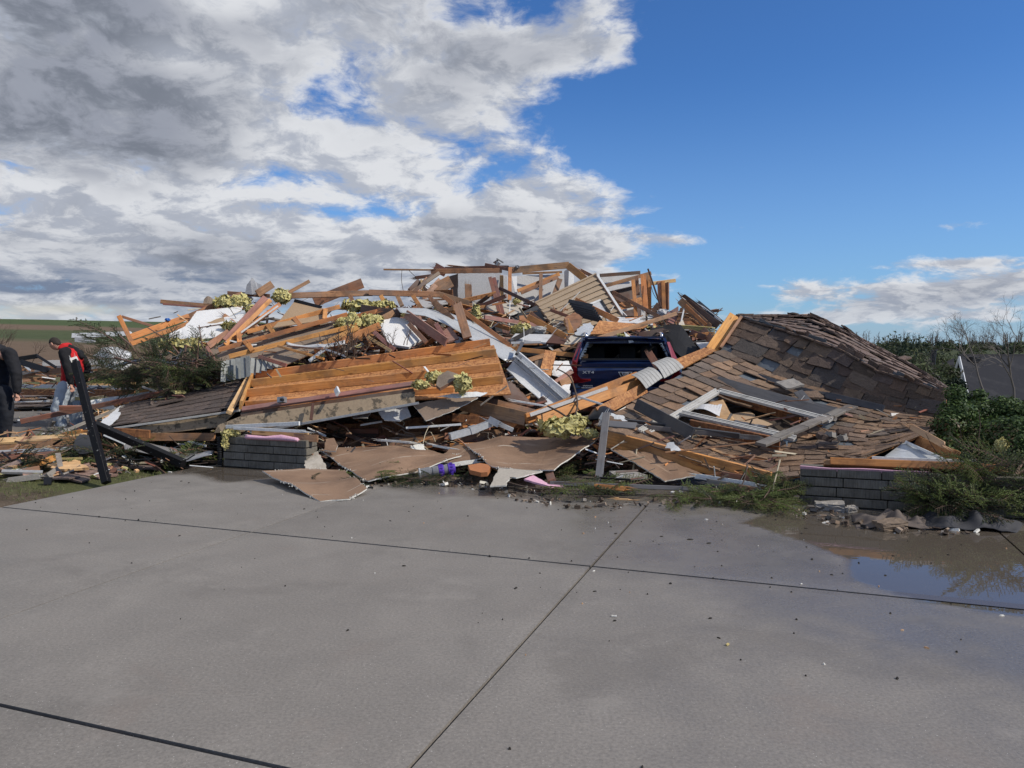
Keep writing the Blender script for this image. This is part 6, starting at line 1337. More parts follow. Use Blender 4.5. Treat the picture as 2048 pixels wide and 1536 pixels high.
wire('cable', [(985, 664, 13.6), (1010, 676, 13.5), (1030, 680, 13.4)], .008, 'wire', 'short pale cable over the dark gap')
for k in range(7):
    wire('cable', [(1280, 668+k, 13.8), (1330, 652+k*.6, 14.0), (1380, 652+k*1.5, 13.9), (1430, 656+k*3.2, 13.7)], .011, 'yarn', ('uppermost', 'second from top', 'third from top', 'middle', 'third from bottom', 'second from bottom', 'lowest')[k]+' yellow cable of the bundle strung over the black tar paper')['group'] = 'yellow cable bundle right of the car'
wire('cable', [(1356, 585, 15), (1364, 595, 15), (1374, 602, 14.9)], .01, 'bark', 'curled wire at the tip of the roof fragment')
wire('cable', [(1300, 560, 15.8), (1306, 585, 15.6), (1318, 604, 15.4)], .007, 'bark', 'thin wire beside the steel rod')
wire('cable', [(1045, 686, 12.8), (1048, 672, 13.0), (1047, 655, 13.2)], .006, 'white', 'thin white cord above the dark tube')
wire('bent_branch', [(1115, 738, 11.8), (1138, 752, 11.4), (1150, 780, 11.0), (1155, 810, 10.5), (1150, 830, 10.2)], (.010, .014), 'bark', 'thin dark branch curving down in front of the car', cat='branch')
wire('bent_branch', [(1095, 812, 10.2), (1125, 828, 10.0), (1150, 850, 9.7), (1166, 871, 9.5)], (.012, .018), 'bark', 'dark branch arching over the big insulation wad', cat='branch')
wire('bent_branch', [(1152, 826, 10.0), (1162, 850, 9.7), (1174, 871, 9.5)], (.016, .022), 'bark', 'dark branch standing right of the big insulation wad', cat='branch')
wire('cord', [(846, 888, 9.9), (850, 870, 10.0), (858, 852, 10.1)], .005, 'wire', 'thin cord rising from the gypsum strip')
wire('twig', [(1150, 995, 7.75), (1210, 992, 7.8), (1270, 996, 7.75), (1310, 988, 7.85), (1370, 990, 7.85)], (.007, .004), 'bark', 'long thin twig lying on the concrete before the garage edge', cat='twig')
wire('twig', [(1000, 960, 8.3), (1060, 975, 8.1), (1140, 980, 8.0), (1190, 984, 7.95)], (.009, .004), 'bark', 'dark twig from the pink foam strip to the spruce twig', cat='twig')
wire('twig', [(1440, 878, 9.0), (1520, 890, 8.9), (1620, 900, 8.6), (1700, 916, 8.4)], (.008, .005), 'bark', 'long twig lying across the front shakes of the fallen roof', cat='twig')
wire('twig', [(1495, 925, 8.1), (1490, 955, 7.9), (1478, 980, 7.8)], (.008, .006), 'bark', 'thin twig hanging off the front corner of the fallen roof', cat='twig')
wire('twig', [(1560, 920, 8.0), (1550, 960, 7.7), (1545, 985, 7.6)], (.010, .006), 'wire', 'pale twig standing left of the right foundation wall', cat='twig')
for k in range(16):
    a = r.uniform(730, 1000); y = r.uniform(838, 885); 
    wire('curled_strip', [(a, y, 10.6), (a+r.uniform(-14, 14), y-r.uniform(2, 14), 10.5), (a+r.uniform(5, 24), y-r.uniform(-4, 8), 10.5), (a+r.uniform(10, 36), y+r.uniform(0, 9), 10.45)], r.uniform(.004, .010), r.choice(('wire', 'bark', 'paperdk', 'grey')), 'curled thin strip in the shaded gap under the joist panel', cat='scrap strip')['group'] = 'curled strips under the joist panel'
# assorted mid-size pieces filling the heap, by zone
CN = {'brown': 'brown', 'pine': 'orange', 'red': 'reddish', 'mauve': 'mauve', 'dkbrown': 'dark brown', 'grey': 'grey', 'osb': 'flaky orange', 'osbdk': 'rusty', 'white': 'white', 'pale': 'pale', 'lmetal': 'pale metallic', 'gwall': 'grey', 'black': 'black', 'blackp': 'black'}
def fill(n, x0, x1, y0, y1, Ya, Yb, group, label, mats, seed, Lr=(.4, 1.6), ang=.5, sizes=('2x4', '1x4', '1x3', '2x2', '2x4', '1x2')):
    r = random.Random(seed); zone = group.split(' ', 2)[2] if group.startswith('broken') else group.split(' ', 1)[1]
    for _ in range(n):
        x, y = r.uniform(x0, x1), r.uniform(y0, y1); Y = Yb+(Ya-Yb)*(y-y0)/(y1-y0)+.6
        p = at(x, y, Y); a = r.gauss(0, ang)+(math.pi/2 if r.random() < .12 else 0); L = r.uniform(*Lr)*.4; d_ = V((math.cos(a), r.gauss(0, .5), math.sin(a)*.8))*L
        mt = r.choice(mats); fx = (x-x0)/(x1-x0); fy = (y-y0)/(y1-y0)
        sl = abs(math.sin(a)); rise = 'upright' if sl > .8 else ('level' if sl < .22 else ('rising right' if math.sin(a)*math.cos(a) > 0 else 'falling right'))
        pos = ('upper ' if fy < .34 else 'lower ' if fy > .67 else '')+('left' if fx < .34 else 'right' if fx > .67 else 'middle')
        lb_ = f"{'short' if L < .25 else 'long' if L > .45 else 'broken'} {CN[mt]} board, {rise}, {pos}, {zone}"
        board(p-d_, p+d_, r.choice(sizes), M[mt], lb_, roll=r.uniform(-60, 60), spl=r.choice((0, 1, 2, 3)), name='broken_board', cat='broken board', group=group)
mix1 = ['brown', 'pine', 'red', 'mauve', 'brown', 'dkbrown', 'grey', 'osb']
fill(26, 470, 760, 640, 715, 12.3, 13.6, 'broken boards behind the ladder trusses', 'broken board stuck in the heap around the ladder trusses', mix1, 71)
fill(26, 770, 1040, 590, 690, 12.6, 15.0, 'broken boards under the ruin', 'broken board in the slope between ruin and joist panel', mix1, 72)
fill(34, 1030, 1230, 640, 770, 12.6, 14.5, 'broken boards left of the car', 'broken board in the jumble left of and above the car', mix1, 73, Lr=(.3, 1.1))
fill(26, 1290, 1405, 622, 690, 13.6, 15.6, 'broken boards above the right roof corner', 'broken board in the jumble between car and roof fragment', mix1, 74, Lr=(.3, 1.1))
fill(9, 900, 1120, 595, 630, 15.6, 17.2, 'broken boards inside the ruin', 'broken board inside the ruined upper walls', ['brown', 'dkbrown', 'red', 'grey', 'brown'], 75, Lr=(.3, 1.3), ang=.7)
fill(30, 270, 520, 700, 760, 12.6, 13.6, 'boards buried behind the fallen spruce', 'board half buried behind the fallen spruce', ['dkbrown', 'brown', 'grey', 'white'], 76, Lr=(.4, 1.4))
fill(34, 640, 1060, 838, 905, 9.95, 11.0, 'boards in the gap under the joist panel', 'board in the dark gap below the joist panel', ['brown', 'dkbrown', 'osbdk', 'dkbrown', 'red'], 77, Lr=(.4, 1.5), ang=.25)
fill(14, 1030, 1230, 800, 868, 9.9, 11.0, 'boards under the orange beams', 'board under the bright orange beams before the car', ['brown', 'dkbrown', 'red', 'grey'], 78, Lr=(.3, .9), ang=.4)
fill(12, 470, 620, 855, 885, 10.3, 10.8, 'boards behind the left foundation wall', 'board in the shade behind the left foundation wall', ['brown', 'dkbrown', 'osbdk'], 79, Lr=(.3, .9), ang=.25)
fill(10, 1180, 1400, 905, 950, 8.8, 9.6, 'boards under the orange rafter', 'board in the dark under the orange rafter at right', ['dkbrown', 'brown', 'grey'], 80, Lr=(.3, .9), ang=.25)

def splinters():
    rr = random.Random(101); mats_ = ['pine', 'brown', 'pale', 'red', 'white', 'grey', 'blackp', 'dkbrown', 'wire', 'bark']; mb = MB()
    for (n, x0, x1, y0, y1, Ya, Yb) in ((120, 300, 760, 600, 720, 12.1, 14.4), (130, 760, 1230, 600, 740, 12.0, 15.2), (60, 1230, 1430, 625, 690, 13.2, 14.8), (70, 640, 1230, 835, 915, 9.7, 10.8), (60, 470, 640, 850, 880, 10.0, 10.6), (120, 1190, 1560, 850, 960, 8.2, 9.6), (90, 1480, 1880, 800, 930, 8.6, 10.2), (150, 0, 430, 860, 935, 9.6, 11.4), (120, 20, 330, 740, 800, 15, 19), (25, 520, 1000, 690, 800, 10.7, 11.7)):
        for _ in range(n):
            y = rr.uniform(y0, y1); x = rr.uniform(x0, x1); f = (y-y0)/(y1-y0); p = at(x, y, Yb+(Ya-Yb)*f+rr.uniform(-.1, .35))
            if p.z < .02: p.z = .02
            if inhull(x, y): continue
            a = rr.gauss(0, .6); L = rr.uniform(.06, .38)*(1.6 if rr.random() < .15 else 1); w = rr.uniform(.004, .016)
            d = V((math.cos(a), rr.gauss(0, .5), math.sin(a)*.7)).normalized()
            mb.box(frame(p-d*L/2, p+d*L/2, None, rr.uniform(-80, 80)), (L, w*rr.uniform(1, 2.6), w*.6), rr.randrange(len(mats_)))
    mb.obj('fine_splinters', [M[q_] for q_ in mats_], label='fine splinters, laths and broken slivers lying all over the wreckage', cat='splinters', kind='stuff')
def inhull(x, y):
    p = V((x, y, 0)); return pin(p, [(1150, 672), (1365, 672), (1365, 830), (1140, 830)]) or y < 590-.0*x and x < 800 or (x > 1360 and y < 600) or (x < 500 and y < 640-(x-230)*.2)
splinters()
# ---------------------------------------------------------------- car
def build_car():
    # local: x right, y forward (away from the camera), z up; origin on the ground below the tailgate
    c0 = at(1246, 745, 12.7); org = V((c0.x+.02, 12.65, .25)); yaw = math.radians(-3.5)
    root = bpy.data.objects.new('parked_car', None); root.empty_display_size = .2
    Wd = Matrix.Translation(org) @ Matrix.Rotation(yaw, 4, 'Z') @ Matrix.Rotation(math.radians(1.0), 4, 'X'); link(root, Wd); tag(root, 'dark blue crossover car seen from behind, rear window gone, buried in the wreck', 'car')
    def cm(name, vs, fs, mat, smooth=False, parent=root, midx=None, **kw):
        vs = [Wd @ V(v) for v in vs]; return mk(name, vs, fs, mat, parent, smooth=smooth, midx=midx, **kw)
    # section along y: half widths and heights
    secs = [(-.02, .86, .36, .60), (.02, .93, .34, .98), (.12, .955, .32, 1.08), (.6, .97, .30, 1.10), (1.6, .975, .28, 1.08), (3.0, .97, .28, 1.04), (3.9, .94, .30, .98), (4.5, .80, .34, .80)]
    def ringp(y, w, z0, z1):
        return [(-w*.90, y, z0), (-w, y, z0+.14), (-w, y, (z0+z1)/2), (-w*.985, y, z1-.10), (-w*.93, y, z1), (0, y, z1+.02), (w*.93, y, z1), (w*.985, y, z1-.10), (w, y, (z0+z1)/2), (w, y, z0+.14), (w*.90, y, z0), (0, y, z0)]
    vs = []; fs = []
    for s_ in secs: vs += ringp(*s_)
    n = 12
    for i in range(len(secs)-1):
        for k in range(n): fs.append((i*n+k, (i+1)*n+k, (i+1)*n+(k+1) % n, i*n+(k+1) % n))
    fs.append(tuple(range(n))); fs.append(tuple(len(vs)-1-k for k in range(n)))
    body = cm('body', vs, fs, M['paint'], smooth=False)
    bv = body.modifiers.new('bevel', 'BEVEL'); bv.width = .03; bv.segments = 3; bv.limit_method = 'ANGLE'; body.data.polygons.foreach_set('use_smooth', [True]*len(body.data.polygons))
    # roof shell
    rs_ = [(.20, .66, 1.475), (.32, .69, 1.50), (1.0, .70, 1.50), (1.9, .66, 1.48), (2.3, .62, 1.42)]
    vs = []; fs = []
    for y, w, z in rs_:
        for u in (-1, -.85, -.4, 0, .4, .85, 1): vs.append((u*w, y, z-.05*abs(u)**3 + .008*math.sin(u*9+y*7)))
        for u in (1, 0, -1): vs.append((u*w*.97, y, z-.10))
    n = 10
    for i in range(len(rs_)-1):
        for k in range(n): fs.append((i*n+k, i*n+(k+1) % n, (i+1)*n+(k+1) % n, (i+1)*n+k))
    fs.append(tuple(range(n-1, -1, -1))); fs.append(tuple(len(vs)-n+k for k in range(n)))
    cm('roof', vs, fs, M['paint'], smooth=False)
    # pillars
    def strut(name, a, b, w, mat='paint', k=6):
        mb = MB(); mb.tube([Wd @ V(a), (Wd @ V(a)).lerp(Wd @ V(b), .5), Wd @ V(b)], w, k); return mb.obj(name, M[mat], root, smooth=True)
    strut('pillar', (-.66, .24, 1.45), (-.80, .05, 1.08), [.05, .06, .07]); strut('pillar', (.64, .24, 1.45), (.82, .12, 1.06), [.05, .05, .06])
    strut('pillar', (.60, .45, 1.47), (.93, .62, 1.08), [.03, .045, .04]); strut('pillar', (.64, .75, 1.47), (.96, 1.1, 1.08), [.025, .03, .03]); strut('pillar', (.62, .6, 1.45), (.95, .85, 1.08), [.012, .012, .012], 'chrome')
    strut('pillar', (-.62, .6, 1.45), (-.90, .7, 1.08), [.04, .04, .05]); strut('pillar', (-.62, 1.6, 1.45), (-.90, 1.7, 1.05), [.03, .03, .04]); strut('pillar', (.62, 2.2, 1.40), (.85, 3.0, 1.03), [.03]*3); strut('pillar', (-.62, 2.2, 1.40), (-.85, 3.0, 1.03), [.03]*3)
    # interior: dark box so that the open rear window reads deep
    mb = MB(); mb.box(Wd @ Matrix.Translation((0, 1.3, 1.02)), (1.66, 2.2, .06)); mb.box(Wd @ Matrix.Translation((0, 2.3, 1.22)), (1.3, .05, .42)); mb.box(Wd @ Matrix.Translation((-.78, 1.3, 1.22)) @ Euler((0, .3, 0)).to_matrix().to_4x4(), (.03, 2, .38)); mb.box(Wd @ Matrix.Translation((.76, 1.5, 1.22)) @ Euler((0, -.3, 0)).to_matrix().to_4x4(), (.03, 1.4, .38))
    for x in (-.42, .12, .5): mb.box(Wd @ Matrix.Translation((x, .95, 1.16)) @ Euler((-.15, 0, .05)).to_matrix().to_4x4(), (.28, .10, .28))
    mb.obj('interior', M['interior'], root)
    # tailgate: shaped panel with recess
    zt = [(1.09, -.0), (1.05, -.055), (.97, -.045), (.93, -.075), (.80, -.07), (.66, -.055), (.60, -.08), (.50, -.10), (.36, -.06)]
    vs = []; fs = []
    for z, y in zt:
        w = .80 if z > .62 else .90
        if z > 1.0: w = .76
        for u in (-1, -.96, -.6, -.25, .25, .6, .96, 1): vs.append((u*w, y+(.05*u*u)+(.03 if abs(u) == 1 else 0), z))
    n = 8
    for i in range(len(zt)-1):
        for k in range(n-1): fs.append((i*n+k, (i+1)*n+k, (i+1)*n+k+1, i*n+k+1))
    m0 = len(vs); vs += [(x, y+.06, z) for x, y, z in vs[:m0]]
    fs += [tuple(i+m0 for i in f[::-1]) for f in fs[:]]
    cm('tailgate', vs, fs, M['paint'], smooth=False)
    mb = MB(); mb.box(Wd @ Matrix.Translation((0, -.085, .985)), (1.40, .012, .008)); mb.box(Wd @ Matrix.Translation((0, -.10, .64)), (1.66, .012, .010)); mb.box(Wd @ Matrix.Translation((-.50, -.085, .60)) @ Euler((0, .5, 0)).to_matrix().to_4x4(), (.008, .012, .17)); mb.box(Wd @ Matrix.Translation((.50, -.085, .60)) @ Euler((0, -.5, 0)).to_matrix().to_4x4(), (.008, .012, .17))
    mb.obj('panel_gap', M['interior'], root)
    # upper window frame lip and shattered glass edges
    mb = MB(); mb.tube([Wd @ V((-.68, .16, 1.42)), Wd @ V((0, .13, 1.455)), Wd @ V((.66, .16, 1.41))], .028, 6); mb.obj('window_header', M['paint'], root)
    mb = MB(); mb.box(Wd @ Matrix.Translation((0, -.0, 1.115)), (1.42, .05, .03)); mb.obj('window_sill', M['blackp'], root)
    r = random.Random(8); mb = MB()
    for k in range(150):
        e = r.random()
        if e < .5: u = r.random(); p = V((-.75+.15*u, .02+.15*u, 1.12+.30*u)); d = V((r.uniform(.01, .09)*(1-u*.4), 0, r.uniform(-.03, .03)))
        elif e < .8: u = r.random(); p = V((-.6+1.2*u, .16, 1.42)); d = V((r.uniform(-.02, .02), 0, -r.uniform(.01, .04)))
        else: u = r.random(); p = V((.60+.16*u, .14, 1.41-.30*u)); d = V((-r.uniform(.01, .05), 0, r.uniform(-.02, .02)))
        q_ = V((0, .003, .012)); mb.add([Wd @ (p-q_), Wd @ (p+q_), Wd @ (p+d)], [(0, 1, 2)])
    mb.obj('glass_splinters', M['shard'], root, kind='stuff')
    # L shaped tail lamps
    def lamp(sx):
        out_ = [(.70, 1.40, .19), (.75, 1.40, .22), (.86, 1.10, .05), (.92, .86, .01), (.90, .72, -.02), (.70, .74, -.08), (.56, .765, -.085), (.56, .80, -.085), (.72, .80, -.08), (.79, .88, -.04), (.78, 1.06, -.01)]
        vs = [(sx*x, y-.035, z) for x, z, y in out_]; vs2 = [(x, y+.05, z) for x, y, z in vs]; n = len(vs); f = tuple(range(n)); f = f if sx > 0 else f[::-1]
        cm('tail_lamp', vs+vs2, [f, tuple(i+n for i in f[::-1])]+[(i, (i+1) % n, (i+1) % n+n, i+n) for i in range(n)], M['taillamp'])
    lamp(-1); lamp(1)
    # bumper with dark lower cladding and exhaust surround
    mb = MB(); mb.box(Wd @ Matrix.Translation((0, -.05, .47)), (1.78, .16, .22)); bo = mb.obj('bumper', M['paint'], root); bv = bo.modifiers.new('bevel', 'BEVEL'); bv.width = .04; bv.segments = 3
    mb = MB(); mb.box(Wd @ Matrix.Translation((0, -.04, .30)), (1.72, .14, .14)); bo = mb.obj('lower_cladding', M['blackp'], root); bv = bo.modifiers.new('bevel', 'BEVEL'); bv.width = .03; bv.segments = 2
    # badge: winged crest outline with a shield in it, as on the tailgate
    def flatshape(name, pts, y, mat, th=.01):
        vs = [(x, y, z) for x, z in pts]+[(x, y+th, z) for x, z in pts]; n = len(pts); return cm(name, vs, [tuple(range(n)), tuple(range(2*n-1, n-1, -1))]+[(i, i+n, (i+1) % n+n, (i+1) % n) for i in range(n)], mat)
    def sh(s_, dz=0): return [(-.135*s_, .875+.045*s_+dz), (.135*s_, .875+.045*s_+dz), (.085*s_, .875-.05*s_+dz), (-.085*s_, .875-.05*s_+dz)]
    flatshape('emblem', sh(.84), -.095, M['badge']); flatshape('emblem_field', sh(.70), -.099, M['interior'])
    flatshape('emblem_crest', [(-.058, .905), (.058, .905), (.05, .87), (.03, .848), (-.03, .848), (-.05, .87)], -.103, M['badge'])
    flatshape('emblem_crest', [(-.044, .895), (.044, .895), (.036, .87), (.02, .856), (-.02, .856), (-.036, .87)], -.107, M['gplast'])
    def text(body_, x, z, size, y=-.10, mat='badge', sx=1.4, name='badge_lettering'):
        cu = bpy.data.curves.new(name, 'FONT'); cu.body = body_; cu.size = size; cu.extrude = .002; cu.align_x = 'CENTER'; cu.materials.append(M[mat])
        tmp = bpy.data.objects.new(name, cu); COL.objects.link(tmp); bpy.context.view_layer.update(); me = bpy.data.meshes.new_from_object(tmp.evaluated_get(bpy.context.evaluated_depsgraph_get())); bpy.data.objects.remove(tmp); o = bpy.data.objects.new(name, me); link(o, Wd @ Matrix.Translation((x, y, z)) @ Matrix.Rotation(math.pi/2, 4, 'X') @ Matrix.Diagonal((sx, 1, 1, 1)), root); return o
    text('XT4', -.60, .885, .062, -.095, sx=1.7)
    mb = MB()
    for k in range(9): mb.box(Wd @ Matrix.Translation((-.68+.018*k, -.13, .685+.004*(k % 2))), (.010, .004, .018)); mb.box(Wd @ Matrix.Translation((-.70+.024*k, -.13, .655)), (.016, .004, .014))
    mb.obj('badge_plate', M['badge'], root)
    mb = MB(); mb.box(Wd @ Matrix.Translation((0, -.10, .72)), (.31, .01, .155)); mb.obj('licence_plate', M['plate'], root)
    # rails, spoiler, wiper, wheels
    for sx in (-1, 1):
        mb = MB(); mb.tube([Wd @ V((sx*.62, .20, 1.46)), Wd @ V((sx*.63, .27, 1.53)), Wd @ V((sx*.64, .6, 1.55)), Wd @ V((sx*.62, 1.8, 1.54))], [.022, .026, .018, .016], 7); mb.obj('roof_rail', M['chrome'], root, smooth=True)
    mb = MB(); mb.box(Wd @ Matrix.Translation((0, .12, 1.475)), (1.3, .14, .03)); bo = mb.obj('spoiler', M['paint'], root)
    for sx in (-1, 1):
        for wy in (.75, 3.55):
            ww = Wd @ Matrix.Translation((sx*.90, wy, .35)) @ Matrix.Rotation(math.pi/2, 4, 'Y')
            bm = bmesh.new(); bmesh.ops.create_cone(bm, cap_ends=True, segments=28, radius1=.35, radius2=.35, depth=.24); bmesh.ops.bevel(bm, geom=[e for e in bm.edges if len(e.link_faces) == 2 and e.calc_face_angle(0) > 1], offset=.03, segments=2, affect='EDGES')
            me = bpy.data.meshes.new('wheel'); bm.to_mesh(me); bm.free(); me.materials.append(M['blackp']); wh = inst('wheel', me, ww, root)
            bm = bmesh.new(); bmesh.ops.create_cone(bm, cap_ends=True, segments=20, radius1=.21, radius2=.19, depth=.02); me = bpy.data.meshes.new('rim'); bm.to_mesh(me); bm.free(); me.materials.append(M['gmetal']); inst('rim', me, ww @ Matrix.Translation((0, 0, sx*.122)), wh)
build_car()
B((1297, 704, 12.4), (1318, 738, 12.0), '2x6', M['red'], 'short reddish plank poking out of the broken rear window of the car', name='plank', spl=1)
S('black_cover', [(1186, 818, 10.6), (1205, 815, 10.7), (1192+36, 817, 10.6)], [(1172, 838, 10.2), (1200, 836, 10.15), (1234, 840, 10.2)], .03, [M['blackp']], 'black plastic bumper scrap lying before the car', nv=5, bulge=.10, cat='bumper scrap', smooth=True)
poly('foil_scrap', [(1248, 663, 12.9), (1262, 675, 12.8), (1268, 684, 12.7), (1258, 686, 12.7)], .004, [M['dwhiter']], 'white torn scrap standing on the car roof', jag=.01, cat='foil')
lump('insulation_lump', 1246, 671, 12.9, .10, .06, .03, 'thin yellow insulation scrap on the car roof', seed=61)
# ---------------------------------------------------------------- people
def skin(name, pts, edges, mat, parent, voxel=.016):
    "one continuous surface: tapered limbs over a skeleton, fused and smoothed; pts = (world point, radius, radius 2)"
    if len(pts) > 25: voxel = .0085
    o3 = V(pts[0][0]); bm = bmesh.new()
    def sec(c_, u, w, ra, rb): return [bm.verts.new(c_-o3+u*math.cos(6.2832*k/14)*ra+w*math.sin(6.2832*k/14)*rb) for k in range(14)]
    for i, j in edges:
        a, b = V(pts[i][0]), V(pts[j][0]); d = (b-a).normalized(); w = d.cross(V((0, 1, 0))).normalized(); u = w.cross(d)
        fa, fb = (pts[i][1], pts[i][2] if len(pts[i]) > 2 else pts[i][1]), (pts[j][1], pts[j][2] if len(pts[j]) > 2 else pts[j][1])
        rings = [sec(a-d*fa[1]*math.sin(q_), u, w, fa[0]*math.cos(q_), fa[1]*math.cos(q_)) for q_ in (1.35, .9, .45)]+[sec(a, u, w, *fa), sec(b, u, w, *fb)]+[sec(b+d*fb[1]*math.sin(q_), u, w, fb[0]*math.cos(q_), fb[1]*math.cos(q_)) for q_ in (.45, .9, 1.35)]
        for r0, r1 in zip(rings, rings[1:]):
            for k in range(14): bm.faces.new((r0[k], r0[(k+1) % 14], r1[(k+1) % 14], r1[k]))
        bm.faces.new(rings[0][::-1]); bm.faces.new(rings[-1])
    bmesh.ops.recalc_face_normals(bm, faces=bm.faces[:])
    me = bpy.data.meshes.new(name); bm.to_mesh(me); bm.free(); me.materials.append(M[mat])
    o = bpy.data.objects.new(name, me); link(o, Matrix.Translation(o3), parent)
    md = o.modifiers.new('fuse', 'REMESH'); md.mode = 'VOXEL'; md.voxel_size = voxel; md.use_smooth_shade = True
    sm = o.modifiers.new('smooth', 'SMOOTH'); sm.factor = .5; sm.iterations = 5 if voxel > .01 else 3
    if mat in ('redc', 'blackc', 'navyc', 'denim', 'denimdk'):
        tx = bpy.data.textures.get('folds') or bpy.data.textures.new('folds', 'CLOUDS'); tx.noise_scale = .11; tx.noise_depth = 2
        dp = o.modifiers.new('folds', 'DISPLACE'); dp.texture = tx; dp.strength = .035; dp.mid_level = .5
    return o
def headmesh(name, c, s, yaw, pitch, mat, parent, hairmat='hair', tilt=0.0):
    "head with brow, nose, lips, chin and ears; local +y is where the face looks"
    bm = bmesh.new(); bmesh.ops.create_uvsphere(bm, u_segments=28, v_segments=20, radius=1)
    for v in bm.verts:
        x, y, z = v.co; X = x*.075; Y = y*.095; Z = z*.115
        if z < 0: X *= 1-.30*abs(z)**1.3; Y *= 1-.12*abs(z)
        if y > .55:
            f = (y-.55)/.45
            if abs(x) < .22 and -.30 < z < .12: Y += .022*f*(1-abs(x)/.22)*(1-abs(z+.12)/.3*.6)
            if abs(x) < .35 and -.56 < z < -.42: Y += .006*f
            if .02 < z < .16 and .16 < abs(x) < .55: Y -= .010*f
            if .18 < z < .3: Y += .006*f
            if z < -.7: Y += .012*f
        v.co = V((X, Y, Z))
    for sx in (-1, 1):
        e = bmesh.ops.create_icosphere(bm, subdivisions=2, radius=.028)['verts']
        for v in e: v.co = V((v.co.x*.35+sx*.078, v.co.y*.7-.005, v.co.z*1.15-.005))
    me = bpy.data.meshes.new(name); bm.to_mesh(me); bm.free(); me.materials.append(M[mat]); me.polygons.foreach_set('use_smooth', [True]*len(me.polygons))
    Wh = Matrix.Translation(c) @ Matrix.Rotation(yaw, 4, 'Z') @ Matrix.Rotation(pitch, 4, 'X') @ Matrix.Rotation(tilt, 4, 'Y') @ Matrix.Diagonal((s, s, s, 1))
    o = inst(name, me, Wh, parent)
    for sx in (-1, 1):
        mb = MB(); p = Wh @ V((sx*.030, .080, .008)); mb.tube([p, p+(Wh.to_3x3() @ V((0, .006, 0)))], [.010, .006], 8); mb.obj('eye', M['interior'], o)
    bm = bmesh.new(); bmesh.ops.create_uvsphere(bm, u_segments=28, v_segments=20, radius=1)
    for v in bm.verts:
        x, y, z = v.co; k = 1.05+.02*noise.noise(v.co*6); v.co = V((x*.075*k, y*.095*k-.004, z*.115*k+.002))
    dl = [v for v in bm.verts if v.co.z/.115 < (.30 if v.co.y > .04 else (.30-(.04-v.co.y)*9))]; bmesh.ops.delete(bm, geom=dl, context='VERTS')
    me = bpy.data.meshes.new('hair'); bm.to_mesh(me); bm.free(); me.materials.append(M[hairmat]); me.polygons.foreach_set('use_smooth', [True]*len(me.polygons))
    h = inst('hair', me, Wh, parent); sd = h.modifiers.new('thickness', 'SOLIDIFY'); sd.thickness = .008; return o
def hand(parent, wrist, d, side, s=1.0):
    "palm, four unequal curled fingers and a thumb, one mesh grown from the wrist"
    d = V(d).normalized(); side = V(side).normalized(); nn_ = d.cross(side).normalized()
    pts = [(wrist, .028*s, .022*s), (wrist+d*.05*s, .036*s, .017*s), (wrist+d*.088*s, .038*s, .016*s)]; E = [(0, 1), (1, 2)]
    for k, (off, l) in enumerate(((-.030, .066), (-.010, .076), (.011, .070), (.030, .054))):
        b = wrist+d*.095*s+side*off*s; i = len(pts); pts += [(b, .0095*s), (b+d*l*.5*s+nn_*.006, .0088*s), (b+d*l*s*.92+nn_*.022, .0075*s)]; E += [(2, i), (i, i+1), (i+1, i+2)]
    i = len(pts); b = wrist+d*.03*s-side*.030*s; pts += [(b, .012*s), (b+d*.035*s-side*.024*s, .0105*s), (b+d*.066*s-side*.030*s+nn_*.008, .009*s)]; E += [(1, i), (i, i+1), (i+1, i+2)]
    return pts, E
